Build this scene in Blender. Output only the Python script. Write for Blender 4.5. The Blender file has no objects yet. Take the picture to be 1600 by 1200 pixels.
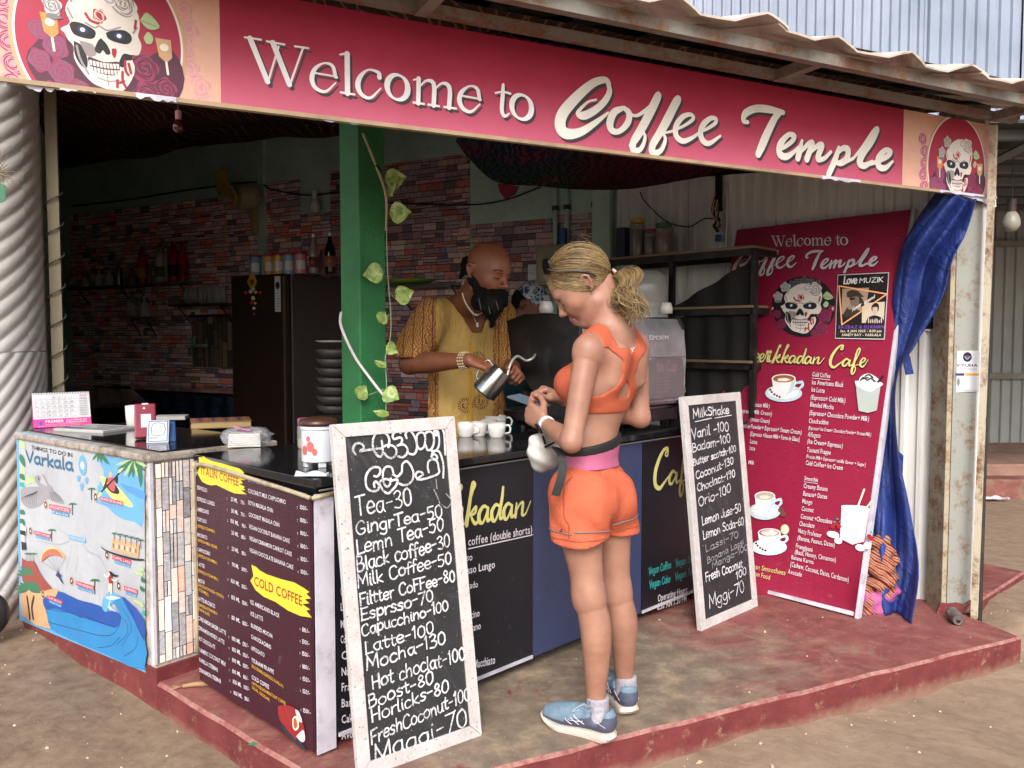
import bpy, math, random
import numpy as np
from mathutils import Vector, Matrix
random.seed(7); RNG = np.random.default_rng(7)
C = bpy.context.scene.collection
# ------------------------------------------------------------------ camera
F = 1290.0; PITCH = math.atan(70/1290.0); CAM = np.array([0, 0, 1.44])
cd = bpy.data.cameras.new('camera'); cam = bpy.data.objects.new('camera', cd); C.objects.link(cam)
cam.location = CAM; cam.rotation_euler = (math.pi/2-PITCH, 0, 0)
cd.sensor_width = 36; cd.lens = F/1600*36; cd.clip_start = .05; cd.clip_end = 300
bpy.context.scene.camera = cam
# ------------------------------------------------------------------ light
SUN_EL, SUN_AZ = math.radians(40), math.radians(184)     # azimuth clockwise from +Y: behind the camera, a little left
w = bpy.data.worlds.new('World'); bpy.context.scene.world = w; w.use_nodes = True
nt = w.node_tree; nt.nodes.clear()
sk = nt.nodes.new('ShaderNodeTexSky'); sk.sky_type = 'NISHITA'; sk.sun_disc = False
sk.sun_elevation = SUN_EL; sk.sun_rotation = SUN_AZ; sk.air_density = 1.0; sk.dust_density = 4.0; sk.ozone_density = .6
hs = nt.nodes.new('ShaderNodeHueSaturation'); hs.inputs['Saturation'].default_value = .62
bg = nt.nodes.new('ShaderNodeBackground'); bg.inputs['Strength'].default_value = .15
wo = nt.nodes.new('ShaderNodeOutputWorld')
nt.links.new(sk.outputs[0], hs.inputs['Color']); nt.links.new(hs.outputs[0], bg.inputs[0]); nt.links.new(bg.outputs[0], wo.inputs[0])
sd = bpy.data.lights.new('sun', 'SUN'); sd.energy = 1.2; sd.angle = math.radians(24); sd.color = (1, .985, .96)
sun = bpy.data.objects.new('sun', sd); C.objects.link(sun)
sv = Vector((math.sin(SUN_AZ)*math.cos(SUN_EL), math.cos(SUN_AZ)*math.cos(SUN_EL), math.sin(SUN_EL)))
sun.rotation_euler = (-sv).to_track_quat('-Z', 'Y').to_euler(); sun.location = (0, -5, 12)
vs = bpy.context.scene.view_settings
vs.view_transform = 'Standard'; vs.look = 'None'; vs.gamma = 1; vs.exposure = .93
try: vs.use_curve_mapping = False
except Exception: pass
# ------------------------------------------------------------------ sight lines (turn a pixel of the photograph into a place)
def ray(px, py):
    cx, cy = (px-800)/F, (600-py)/F
    return np.array([cx, math.cos(PITCH)+cy*math.sin(PITCH), -math.sin(PITCH)+cy*math.cos(PITCH)])
def aty(px, py, Y): d = ray(px, py); return CAM+d*(Y/d[1])
def atz(px, py, z): d = ray(px, py); return CAM+d*((z-CAM[2])/d[2])
def atpl(px, py, P, n): d = ray(px, py); return CAM+d*(np.dot(np.asarray(P)-CAM, n)/np.dot(d, n))
def V(*a): return np.array(a, float)
def nrm(v): v = np.asarray(v, float); return v/np.linalg.norm(v)
# ------------------------------------------------------------------ objects
def tag(o, label=None, cat=None, group=None, kind=None):
    if label: o['label'] = label
    if cat: o['category'] = cat
    if group: o['group'] = group
    if kind: o['kind'] = kind
    return o
def thing(name, label, cat, loc=(0, 0, 0), group=None):
    o = bpy.data.objects.new(name, None); C.objects.link(o); o.location = [float(v) for v in loc]
    o.empty_display_size = .1
    return tag(o, label, cat, group)
WL = {}
def wl(o):
    p = np.array(o.location)
    return p+(wl(o.parent) if o.parent else 0)
class MB:
    """collects pieces in world coordinates; build() links them as one mesh object"""
    def __init__(s): s.v = []; s.f = []; s.m = []; s.n = 0; s.cols = None
    def add(s, v, f, m=0):
        v = np.asarray(v, float).reshape(-1, 3); b = s.n
        s.v.append(v); s.n += len(v)
        s.f += [tuple(int(i)+b for i in q) for q in f]; s.m += [m]*len(f); return s
    def box(s, c, size, R=None, m=0, taper=1.0):
        c = np.asarray(c, float); h = np.asarray(size, float)/2
        P = np.array([[x, y, z] for z in (-1, 1) for y in (-1, 1) for x in (-1, 1)], float)
        P[4:, :2] *= taper
        P = P*h
        if R is not None: P = P @ np.asarray(R).T
        return s.add(P+c, [(0, 2, 3, 1), (4, 5, 7, 6), (0, 1, 5, 4), (2, 6, 7, 3), (0, 4, 6, 2), (1, 3, 7, 5)], m)
    def tube(s, pts, r, n=8, m=0, cap=True, close=False):
        pts = np.asarray(pts, float); L = len(pts); r = np.broadcast_to(np.asarray(r, float), (L,))
        T = np.gradient(pts, axis=0); T /= (np.linalg.norm(T, axis=1, keepdims=True)+1e-9)
        up = V(0, 0, 1) if abs(T[0][2]) < .9 else V(1, 0, 0)
        A = nrm(np.cross(T[0], up)); rings = []
        a = np.arange(n)*2*math.pi/n
        for i in range(L):
            A = A-T[i]*np.dot(A, T[i]); A = A/(np.linalg.norm(A)+1e-9); B = np.cross(T[i], A)
            rings.append(pts[i]+r[i]*(np.cos(a)[:, None]*A+np.sin(a)[:, None]*B))
        f = [(i*n+j, i*n+(j+1) % n, (i+1)*n+(j+1) % n, (i+1)*n+j) for i in range(L-1) for j in range(n)]
        if close: f += [((L-1)*n+j, (L-1)*n+(j+1) % n, (j+1) % n, j) for j in range(n)]
        elif cap: f += [tuple(range(n))[::-1], tuple((L-1)*n+j for j in range(n))]
        return s.add(np.concatenate(rings), f, m)
    def lathe(s, prof, c=(0, 0, 0), n=20, R=None, m=0, sx=1, sy=1):
        a = np.arange(n)*2*math.pi/n; v = []
        for r, z in prof: v.append(np.stack([np.cos(a)*r*sx, np.sin(a)*r*sy, np.full(n, z)], 1))
        P = np.concatenate(v)
        if R is not None: P = P @ np.asarray(R).T
        L = len(prof)
        f = [(i*n+j, i*n+(j+1) % n, (i+1)*n+(j+1) % n, (i+1)*n+j) for i in range(L-1) for j in range(n)]
        if prof[0][0] > 1e-4: f.append(tuple(range(n))[::-1])
        if prof[-1][0] > 1e-4: f.append(tuple((L-1)*n+j for j in range(n)))
        return s.add(P+np.asarray(c, float), f, m)
    def prism(s, poly, ext, m=0):
        """poly: Nx3 planar outline, ext: 3-vector"""
        P = np.asarray(poly, float); n = len(P)
        f = [tuple(range(n))[::-1], tuple(range(n, 2*n))]+[(i, (i+1) % n, n+(i+1) % n, n+i) for i in range(n)]
        return s.add(np.concatenate([P, P+np.asarray(ext, float)]), f, m)
    def grid(s, fn, nu, nv, m=0, flip=False):
        P = [fn(i/nu, j/nv) for j in range(nv+1) for i in range(nu+1)]
        f = [(j*(nu+1)+i, j*(nu+1)+i+1, (j+1)*(nu+1)+i+1, (j+1)*(nu+1)+i) for j in range(nv) for i in range(nu)]
        if flip: f = [q[::-1] for q in f]
        return s.add(P, f, m)
    def build(s, name, mats, parent=None, smooth=False, solid=0, bevel=0):
        o = None
        v = np.concatenate(s.v) if s.v else np.zeros((0, 3))
        if parent is not None: v = v-wl(parent)
        me = bpy.data.meshes.new(name); me.from_pydata(v.tolist(), [], s.f); 
        if not isinstance(mats, (list, tuple)): mats = [mats]
        for mm in mats: me.materials.append(mm)
        if len(mats) > 1: me.polygons.foreach_set('material_index', s.m)
        if smooth: me.shade_smooth() if smooth is True else None
        me.update()
        o = bpy.data.objects.new(name, me); C.objects.link(o)
        if parent is not None: o.parent = parent
        if smooth == 'auto':
            try: me.shade_smooth(); me.set_sharp_from_angle(angle=math.radians(35))
            except Exception: pass
        if bevel:
            b = o.modifiers.new('bevel', 'BEVEL'); b.width = bevel; b.segments = 2; b.limit_method = 'ANGLE'; b.angle_limit = math.radians(40)
        if solid:
            b = o.modifiers.new('solid', 'SOLIDIFY'); b.thickness = solid; b.offset = 0
        return o
def rotz(a): c, s = math.cos(a), math.sin(a); return np.array([[c, -s, 0], [s, c, 0], [0, 0, 1.]])
def basis(x, y, z): return np.stack([nrm(x), nrm(y), nrm(z)], 1)
def axisR(z, hint=(0, 1, 0)):
    z = nrm(z); x = np.cross(hint, z)
    if np.linalg.norm(x) < 1e-3: x = np.cross((1, 0, 0), z)
    x = nrm(x); return np.stack([x, np.cross(z, x), z], 1)
def cr(pts, n=6):
    """Catmull-Rom through the points (repeat a point for a corner)"""
    P = np.asarray(pts, float)
    if len(P) < 3: return np.linspace(P[0], P[-1], 3)
    Q = np.concatenate([[2*P[0]-P[1]], P, [2*P[-1]-P[-2]]]); out = []
    t = (np.arange(n)/n)[:, None]
    for i in range(1, len(Q)-2):
        a, b, c, d = Q[i-1], Q[i], Q[i+1], Q[i+2]
        if np.allclose(b, c): continue
        out.append(.5*((2*b)+(-a+c)*t+(2*a-5*b+4*c-d)*t**2+(-a+3*b-3*c+d)*t**3))
    out.append(P[-1:]); return np.concatenate(out)
def copy_tree(o, loc, rz=0, label=None, group=None, mats=None):
    def cp(q, par):
        c = q.copy(); C.objects.link(c)
        if par is not None: c.parent = par
        for ch in q.children: cp(ch, c)
        return c
    kids = list(o.children)
    c = o.copy(); C.objects.link(c); c.location = [float(v) for v in loc]; c.rotation_euler = (0, 0, rz)
    for k in kids: cp(k, c)
    if label: c['label'] = label
    if group: c['group'] = group
    return c
# ------------------------------------------------------------------ materials
def H(h, k=1.0):
    h = h.lstrip('#'); c = [int(h[i:i+2], 16)/255 for i in (0, 2, 4)]
    return tuple((x/12.92 if x <= .04045 else ((x+.055)/1.055)**2.4)*k for x in c)+(1.0,)
class NT:
    def __init__(s, name):
        s.mat = bpy.data.materials.new(name); s.mat.use_nodes = True; s.t = s.mat.node_tree; s.t.nodes.clear()
        s.out = s.n('ShaderNodeOutputMaterial'); s.b = s.n('ShaderNodeBsdfPrincipled'); s.l(s.b.outputs[0], s.out.inputs[0])
        tc = s.n('ShaderNodeTexCoord'); s.obj = tc.outputs['Object']; s.uv = tc.outputs['UV']
        s.geo = s.n('ShaderNodeNewGeometry')
        s.pos = s.geo.outputs['Position']
    def n(s, t, **k):
        x = s.t.nodes.new(t)
        for a, b in k.items(): setattr(x, a, b)
        return x
    def l(s, a, b): s.t.links.new(a, b)
    def put(s, sock, v):
        if hasattr(v, 'is_linked') or isinstance(v, bpy.types.NodeSocket): s.l(v, sock)
        elif v is not None: sock.default_value = v
    def noise(s, scale=5, detail=6, rough=.6, vec=None, dist=0):
        x = s.n('ShaderNodeTexNoise'); s.l(vec or s.pos, x.inputs['Vector'])
        x.inputs['Scale'].default_value = scale; x.inputs['Detail'].default_value = detail
        x.inputs['Roughness'].default_value = rough; x.inputs['Distortion'].default_value = dist; return x.outputs['Fac']
    def vor(s, scale=5, vec=None, feat='F1', out='Distance', rnd=1):
        x = s.n('ShaderNodeTexVoronoi', feature=feat); s.l(vec or s.pos, x.inputs['Vector'])
        x.inputs['Scale'].default_value = scale; x.inputs['Randomness'].default_value = rnd; return x.outputs[out]
    def wave(s, scale=5, dist=0, vec=None, dire='X', detail=2):
        x = s.n('ShaderNodeTexWave', bands_direction=dire); s.l(vec or s.pos, x.inputs['Vector'])
        x.inputs['Scale'].default_value = scale; x.inputs['Distortion'].default_value = dist; x.inputs['Detail'].default_value = detail
        return x.outputs['Fac']
    def scl(s, v, vec=None):
        x = s.n('ShaderNodeMapping'); s.l(vec or s.pos, x.inputs['Vector']); x.inputs['Scale'].default_value = v; return x.outputs[0]
    def rot(s, r, v=(1, 1, 1), vec=None):
        x = s.n('ShaderNodeMapping'); s.l(vec or s.pos, x.inputs['Vector']); x.inputs['Rotation'].default_value = r
        y = s.n('ShaderNodeMapping'); s.l(x.outputs[0], y.inputs['Vector']); y.inputs['Scale'].default_value = v; return y.outputs[0]
    def ramp(s, fac, stops, interp='LINEAR'):
        x = s.n('ShaderNodeValToRGB'); x.color_ramp.interpolation = interp; s.l(fac, x.inputs[0]); e = x.color_ramp.elements
        while len(e) < len(stops): e.new(.5)
        for q, (p, c) in zip(e, stops): q.position = p; q.color = c if isinstance(c, (tuple, list)) else (c, c, c, 1)
        return x.outputs[0]
    def mix(s, fac, a, b, mode='MIX'):
        x = s.n('ShaderNodeMix', data_type='RGBA', blend_type=mode)
        s.put(x.inputs[0], fac); s.put(x.inputs[6], a); s.put(x.inputs[7], b); return x.outputs[2]
    def m(s, op, a, b=0., c=None):
        x = s.n('ShaderNodeMath', operation=op); s.put(x.inputs[0], a); s.put(x.inputs[1], b)
        if c is not None: s.put(x.inputs[2], c)
        return x.outputs[0]
    def xyz(s, vec=None):
        x = s.n('ShaderNodeSeparateXYZ'); s.l(vec or s.pos, x.inputs[0]); return x.outputs
    def bump(s, h, strength=.3, dist=.01):
        x = s.n('ShaderNodeBump'); x.inputs['Strength'].default_value = strength; x.inputs['Distance'].default_value = dist
        s.l(h, x.inputs['Height']); s.l(x.outputs[0], s.b.inputs['Normal'])
    def fin(s, col=None, rough=None, metal=None, spec=None, trans=None, sss=None, alpha=None, coat=None, ior=None):
        I = s.b.inputs
        s.put(I['Base Color'], col); s.put(I['Roughness'], rough); s.put(I['Metallic'], metal); s.put(I['Specular IOR Level'], spec)
        s.put(I['Transmission Weight'], trans); s.put(I['Alpha'], alpha); s.put(I['Coat Weight'], coat); s.put(I['IOR'], ior)
        if sss: I['Subsurface Weight'].default_value = sss; I['Subsurface Radius'].default_value = (.012, .005, .003); I['Subsurface Scale'].default_value = 1
        return s.mat
_mc = {}
def pm(name, col, rough=.6, metal=0., var=.15, scale=6, bump=0., bscale=40, spec=.5, dirt=None, dirtamt=.5, dscale=4, grain=None, **k):
    """plain procedural material: base colour broken up by noise, optional dirt and relief"""
    if name in _mc: return _mc[name]
    s = NT(name); c = col if len(col) == 4 else tuple(col)+(1,)
    lo = tuple(x*(1-var) for x in c[:3])+(1,); hi = tuple(min(1, x*(1+var)) for x in c[:3])+(1,)
    vec = s.scl(grain) if grain else None
    q = s.ramp(s.noise(scale, vec=vec), [(.3, lo), (.7, hi)])
    if dirt is not None:
        f = s.ramp(s.noise(dscale, 8, .7), [(.5, 0.), (.68, 1.)]); q = s.mix(s.m('MULTIPLY', f, dirtamt), q, dirt)
    if bump: s.bump(s.noise(bscale, 4), bump, .01)
    _mc[name] = s.fin(q, rough, metal, spec, **k); return _mc[name]
def glass(name, col=(1, 1, 1, 1), rough=.05, alpha=.35):
    if name in _mc: return _mc[name]
    s = NT(name); _mc[name] = s.fin(col, rough, 0, .8, alpha=alpha); return _mc[name]
# ------------------------------------------------------------------ flat panels that carry print
class Panel:
    def __init__(s, O, U, Vv):
        s.O = np.asarray(O, float); s.U = nrm(U); s.V = nrm(np.asarray(Vv, float)-s.U*np.dot(Vv, s.U)); s.N = np.cross(s.U, s.V); s.lay = 0
        s.fn = None                                     # optional out-of-plane shape of the sheet
    def uv(s, px, py):
        P = atpl(px, py, s.O, s.N)-s.O; return V(np.dot(P, s.U), np.dot(P, s.V))
    def uvs(s, pts): return np.array([s.uv(*p) for p in pts])
    def pt(s, uv, off=0.):
        uv = np.atleast_2d(uv); P = s.O+uv[:, :1]*s.U+uv[:, 1:2]*s.V
        o = np.broadcast_to(np.asarray(off, float), (len(uv),)).copy()
        if s.fn: o = o+s.fn(uv[:, 0], uv[:, 1])
        return P+o[:, None]*s.N
def tess(uv, mx=.0):
    from mathutils.geometry import tessellate_polygon
    return tessellate_polygon([[Vector((float(a), float(b), 0)) for a, b in uv]])
class Print:
    """ink shapes on a panel: every call lies a hair above the last"""
    def __init__(s, panel, off=.0005, step=.00002): s.p = panel; s.off = off; s.step = step; s.k = {}
    def mb(s, mat):
        if mat.name not in s.k: s.k[mat.name] = (MB(), mat)
        s.off += s.step; return s.k[mat.name][0]
    def poly(s, uv, mat, smooth=0):
        uv = np.asarray(uv, float)
        if smooth: uv = cr(np.concatenate([uv, uv[:1]]), smooth)[:-1]
        mb = s.mb(mat); t = tess(uv); mb.add(s.p.pt(uv, s.off), t)
    def ell(s, c, rx, ry, mat, n=28, a=0):
        t = np.arange(n)*2*math.pi/n; x, y = np.cos(t)*rx, np.sin(t)*ry
        uv = np.stack([c[0]+x*math.cos(a)-y*math.sin(a), c[1]+x*math.sin(a)+y*math.cos(a)], 1)
        s.mb(mat).add(s.p.pt(uv, s.off), [tuple(range(n))])
    def ring(s, c, rx, ry, w, mat, n=40):
        t = np.arange(n)*2*math.pi/n
        o = np.stack([c[0]+np.cos(t)*rx, c[1]+np.sin(t)*ry], 1); i = np.stack([c[0]+np.cos(t)*(rx-w), c[1]+np.sin(t)*(ry-w)], 1)
        s.mb(mat).add(s.p.pt(np.concatenate([o, i]), s.off), [(j, (j+1) % n, n+(j+1) % n, n+j) for j in range(n)])
    def rib(s, uv, w, mat, caps=True, samp=5):
        """a pen stroke: uv control points, w half-width (scalar or per control point)"""
        uv = np.asarray(uv, float); W = np.broadcast_to(np.asarray(w, float), (len(uv),))
        q = cr(np.concatenate([uv, W[:, None]], 1), samp); P = q[:, :2]; W = np.maximum(q[:, 2], 1e-5)
        keep = [0]+[i for i in range(1, len(P)) if np.linalg.norm(P[i]-P[i-1]) > 1e-7]; P = P[keep]; W = W[keep]
        if len(P) < 2: return
        T = np.gradient(P, axis=0); T /= (np.linalg.norm(T, axis=1, keepdims=True)+1e-12); Nn = np.stack([-T[:, 1], T[:, 0]], 1)
        A = P+Nn*W[:, None]; B = P-Nn*W[:, None]; L = len(P)
        mb = s.mb(mat); rampo = s.off+np.arange(L)*4e-7
        vv = [s.p.pt(A, rampo), s.p.pt(B, rampo)]; f = [(i, L+i, L+i+1, i+1) for i in range(L-1)]
        n0 = 2*L
        if caps:
            for e, sg in ((0, -1), (L-1, 1)):
                a = np.linspace(-math.pi/2, math.pi/2, 6)[1:-1]
                c = P[e]+sg*T[e]*W[e]*np.cos(a)[:, None]+Nn[e]*W[e]*np.sin(a)[:, None]
                vv.append(s.p.pt(c, rampo[e])); k = len(c)
                loop = [L+e]+list(range(n0, n0+k))+[e]
                f.append(tuple(loop) if sg < 0 else tuple(loop[::-1])); n0 += k
        mb.add(np.concatenate(vv), f)
    def text(s, txt, p0, p1, h, mat, font=None, bold=0., shear=0., wav=0.):
        """letters of the outline font between uv p0 and p1, capitals h high"""
        v, f, wd = glyph_line(txt, bold); p0 = np.asarray(p0, float); p1 = np.asarray(p1, float)
        d = p1-p0; L = np.linalg.norm(d); d = d/L; nn = V(-d[1], d[0])
        sx = L/wd; sy = h/.73
        nn = V(0, 1)
        uv = p0+(v[:, :1]*sx+v[:, 1:2]*shear*sy)*d+v[:, 1:2]*sy*nn
        s.mb(mat).add(s.p.pt(uv, s.off), f)
    def hand(s, txt, p0, p1, h, mat, w=.003, jit=.03, font=None, contrast=0, shadow=None):
        """letters of the pen font between uv p0 and p1"""
        G = font or PEN; x = 0; items = []
        for ch in txt:
            if ch not in G: x += 30; continue
            adv, st = G[ch]; items.append((x, st)); x += adv
        p0 = np.asarray(p0, float); d = np.asarray(p1, float)-p0; sx = np.linalg.norm(d)/max(x, 1); d = d/np.linalg.norm(d); sy = h/75
        for x0, st in items:
            jy = random.gauss(0, jit)*h; js = 1+random.gauss(0, jit)
            for q in st:
                P = np.array([(a, b) for a, b in q], float)
                P = P+RNG.normal(0, jit*25, P.shape)*(jit > 0)
                uv = p0+((P[:, :1]+x0)*sx)*d+(P[:, 1:2]*sy*js+jy)*V(0, 1)
                s.rib(uv, w*(1+random.uniform(-.2, .2)*(jit > 0)), mat, samp=4)
    def build(s, parent, name='print'):
        out = []
        for mb, mat in s.k.values(): out.append(tag(mb.build(name, mat, parent), kind='stuff'))
        return out
_gl = {}
def _glyph(ch, bold=0.):
    if (ch, bold) in _gl: return _gl[ch, bold]
    cu = bpy.data.curves.new('glyph', 'FONT'); cu.body = ch; cu.resolution_u = 2; cu.offset = bold
    ob = bpy.data.objects.new('glyph', cu)
    me = bpy.data.meshes.new_from_object(ob)
    v = np.array([tuple(q.co)[:2] for q in me.vertices]) if len(me.vertices) else np.zeros((0, 2))
    f = [tuple(p.vertices) for p in me.polygons]
    bpy.data.objects.remove(ob); bpy.data.curves.remove(cu); bpy.data.meshes.remove(me)
    _gl[ch, bold] = (v, f); return _gl[ch, bold]
def glyph_line(txt, bold=0.):
    vs_, fs, x, n = [], [], 0., 0
    for ch in txt:
        if ch == ' ': x += .3; continue
        v, f = _glyph(ch, bold)
        if not len(v): x += .3; continue
        lo, hi = v[:, 0].min(), v[:, 0].max()
        vs_.append(v-[lo-x, 0]); fs += [tuple(i+n for i in q) for q in f]; n += len(v)
        x += (hi-lo)+.075
    v = np.concatenate(vs_) if vs_ else np.zeros((0, 2))
    return v, fs, max(x-.075, .1)
# ------------------------------------------------------------------ a pen alphabet (advance; strokes; x-height 48, capitals 75)
_P = '''
A 52 2,0 26,75 26,75 50,0;10,26 42,27
B 50 8,75 8,0;8,74 32,72 36,56 26,42 9,40;26,42 44,34 42,12 26,1 8,1
C 52 46,62 34,76 12,66 5,36 14,6 34,0 48,12
D 52 8,75 8,0;8,75 36,66 47,38 36,8 8,0
E 46 42,74 8,73 8,73 8,1 8,1 43,2;8,38 36,39
F 44 42,75 8,73 8,73 8,0;8,38 34,40
G 54 46,62 34,76 12,66 5,36 14,6 34,0 46,14 46,32 46,32 28,32
H 54 8,75 8,0;46,76 46,0;8,38 46,39
I 20 10,75 10,0
J 42 34,75 34,16 24,0 8,4 4,16
K 50 8,75 8,0;44,74 10,34 10,34 46,0
L 42 8,75 8,1 8,1 42,2
M 64 6,0 10,74 10,74 32,22 32,22 54,75 54,75 58,0
N 54 8,0 8,74 8,74 46,2 46,2 46,76
O 56 28,76 8,62 5,34 16,4 34,0 50,22 48,56 28,76
P 46 8,75 8,0;8,74 34,74 42,58 30,40 9,38
R 50 8,75 8,0;8,74 34,74 42,58 30,42 9,40;24,41 46,0
S 46 42,64 28,76 10,66 12,48 32,38 42,20 28,1 6,8
T 48 2,73 46,77;24,75 24,0
V 52 4,76 26,1 26,1 48,78
W 70 4,76 18,2 18,2 34,60 34,60 50,2 50,2 66,77
a 46 36,44 20,48 6,34 8,12 22,1 34,14 37,46;37,46 37,14 44,1
b 44 8,75 8,2;8,34 24,47 38,34 36,10 20,0 8,8
c 40 36,40 22,48 6,34 8,8 24,0 38,8
d 46 36,42 20,47 6,32 8,8 22,0 35,12;37,76 37,14 44,1
e 42 7,24 36,27 34,42 20,48 6,34 8,8 24,0 38,9
f 32 34,70 24,77 15,64 14,0;2,42 28,44
g 46 36,44 20,48 6,34 8,14 22,4 35,16 37,46;37,46 37,-12 22,-25 6,-16
h 46 8,76 8,0;8,30 24,47 36,36 37,0
i 18 9,46 9,8 14,1;9,62 10,64
j 24 16,46 15,-14 4,-22;16,62 17,64
k 42 8,76 8,0;36,46 10,20 10,20 38,0
l 20 9,77 9,10 15,1
m 64 6,47 7,0;7,32 18,47 29,36 30,0;30,32 42,47 54,36 56,0
n 46 7,47 8,0;8,30 24,47 36,36 38,0
o 46 24,48 7,36 7,10 24,0 40,14 38,38 24,48
p 44 8,47 8,-26;8,34 24,47 38,34 36,10 20,1 8,10
r 34 7,47 8,0;8,26 18,44 32,44
s 38 34,40 20,48 8,38 18,26 32,18 24,1 5,6
t 34 16,68 15,12 24,0 32,6;2,46 30,48
u 46 7,47 8,12 20,0 34,10 37,47;37,47 38,8 44,1
v 42 4,47 20,1 20,1 38,48
w 58 4,47 16,2 16,2 28,40 28,40 40,2 40,2 54,48
x 42 4,47 38,0;36,48 4,0
y 44 6,47 20,10;38,48 20,2 6,-24
z 42 6,46 36,47 36,47 6,1 6,1 38,2
0 46 24,76 8,60 7,20 22,0 38,18 38,58 24,76
1 28 6,60 16,76 16,76 16,0
3 44 6,66 22,77 36,64 26,44 16,41;22,42 40,26 30,3 6,6
5 46 40,76 12,74 12,74 9,44 28,46 40,28 28,2 6,6
6 46 34,76 12,52 6,22 20,0 38,12 34,36 14,36 8,22
7 44 4,74 40,76 40,76 16,0
8 46 24,41 10,56 22,76 36,60 24,41 8,20 22,0 40,18 24,41
9 46 36,54 22,40 8,56 22,76 38,62 34,20 20,0
- 38 6,34 32,38
'''
PEN = {}
for ln in _P.strip().split('\n'):
    k, adv, st = ln.split(' ', 2)
    PEN[k] = (float(adv), [[tuple(float(q) for q in p.split(',')) for p in s_.split()] for s_ in st.split(';')])
# ------------------------------------------------------------------ inks
def ink(name, h, k=1.0, rough=.5): 
    return pm('ink_'+name, H(h, k), rough, var=.08, scale=9, bump=0, dirt=H('#6b5a50'), dirtamt=.12, dscale=11)
WHITE = ink('white', '#e4e0e2'); CREAM = ink('cream', '#e3d9c4'); BLACK = ink('black', '#15131a'); CRIM = ink('crimson', '#a3203f')
GREYI = ink('grey', '#77757c'); SHADW = ink('drop_shadow', '#2b1a22'); YEL = ink('yellow', '#d6c83a'); LIME = ink('lime', '#c9c67c')
GOLD = ink('gold', '#cf9f3a'); REDI = ink('red', '#a01c28'); BONE = ink('bone', '#d9d3cb'); BONE2 = ink('bone_shade', '#948b8c')
ROSE = ink('rose', '#8e2c52'); ROSED = ink('rose_dark', '#4d1834'); PALEROSE = ink('pale_rose', '#c9c4c4'); NAVY = ink('navy', '#1f2c5e')
PEACH = ink('peach', '#d3a38d'); PINKI = ink('pink', '#c98d95'); SKYI = ink('sky', '#5f9fcc'); SEA = ink('sea', '#2f7fb8'); DEEP = ink('deep', '#234f9c')
PAPER = ink('paper', '#c2c4ca'); LEAFI = ink('leaf', '#2c6b4c'); LEAF2 = ink('leaf_pale', '#a9bf8b'); SAND = ink('sand', '#c49d76'); BRICKI = ink('brick_red', '#8e3a33')
TEALI = ink('teal', '#2f9a96'); PURP = ink('purple', '#7447a8'); ORNG = ink('orange', '#e08a4a'); TXT = ink('menu_text', '#cfcad2')
FIG = ink('figure_grey', '#8d8b93'); MAG = ink('magenta', '#c03a8c'); PALEBL = ink('pale_blue', '#b9cdd8')
def affine(src, dst):
    A = np.array([[x, y, 1] for x, y in src], float); return np.linalg.solve(A, np.asarray(dst, float))
def rose_print(pr, T, c, r, a, b, n=5):
    """a printed rose: lobed disc with rings of petals"""
    c = np.asarray(c, float)
    def M(p): p = np.atleast_2d(p); return np.concatenate([p, np.ones((len(p), 1))], 1) @ T
    t = np.arange(30)*2*math.pi/30; ph = random.random()*6
    pr.poly(M(c+np.stack([np.cos(t), np.sin(t)], 1)*(r*(1+.1*np.sin(5*t+ph)))[:, None]), a)
    sc = math.sqrt(abs(np.linalg.det(T[:2])))
    for k in range(n):
        rr = r*(.86-.17*k); a0 = ph+k*1.9
        for q in range(2):
            tt = np.linspace(a0+q*math.pi, a0+q*math.pi+2.5, 7)
            pr.rib(M(c+np.stack([np.cos(tt), np.sin(tt)], 1)*(rr*(1-.06*np.cos(3*tt)))[:, None]), r*.045*sc*np.array([.3, 1, 1.5, 1.6, 1.5, 1, .3]), b, caps=False, samp=3)
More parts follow.
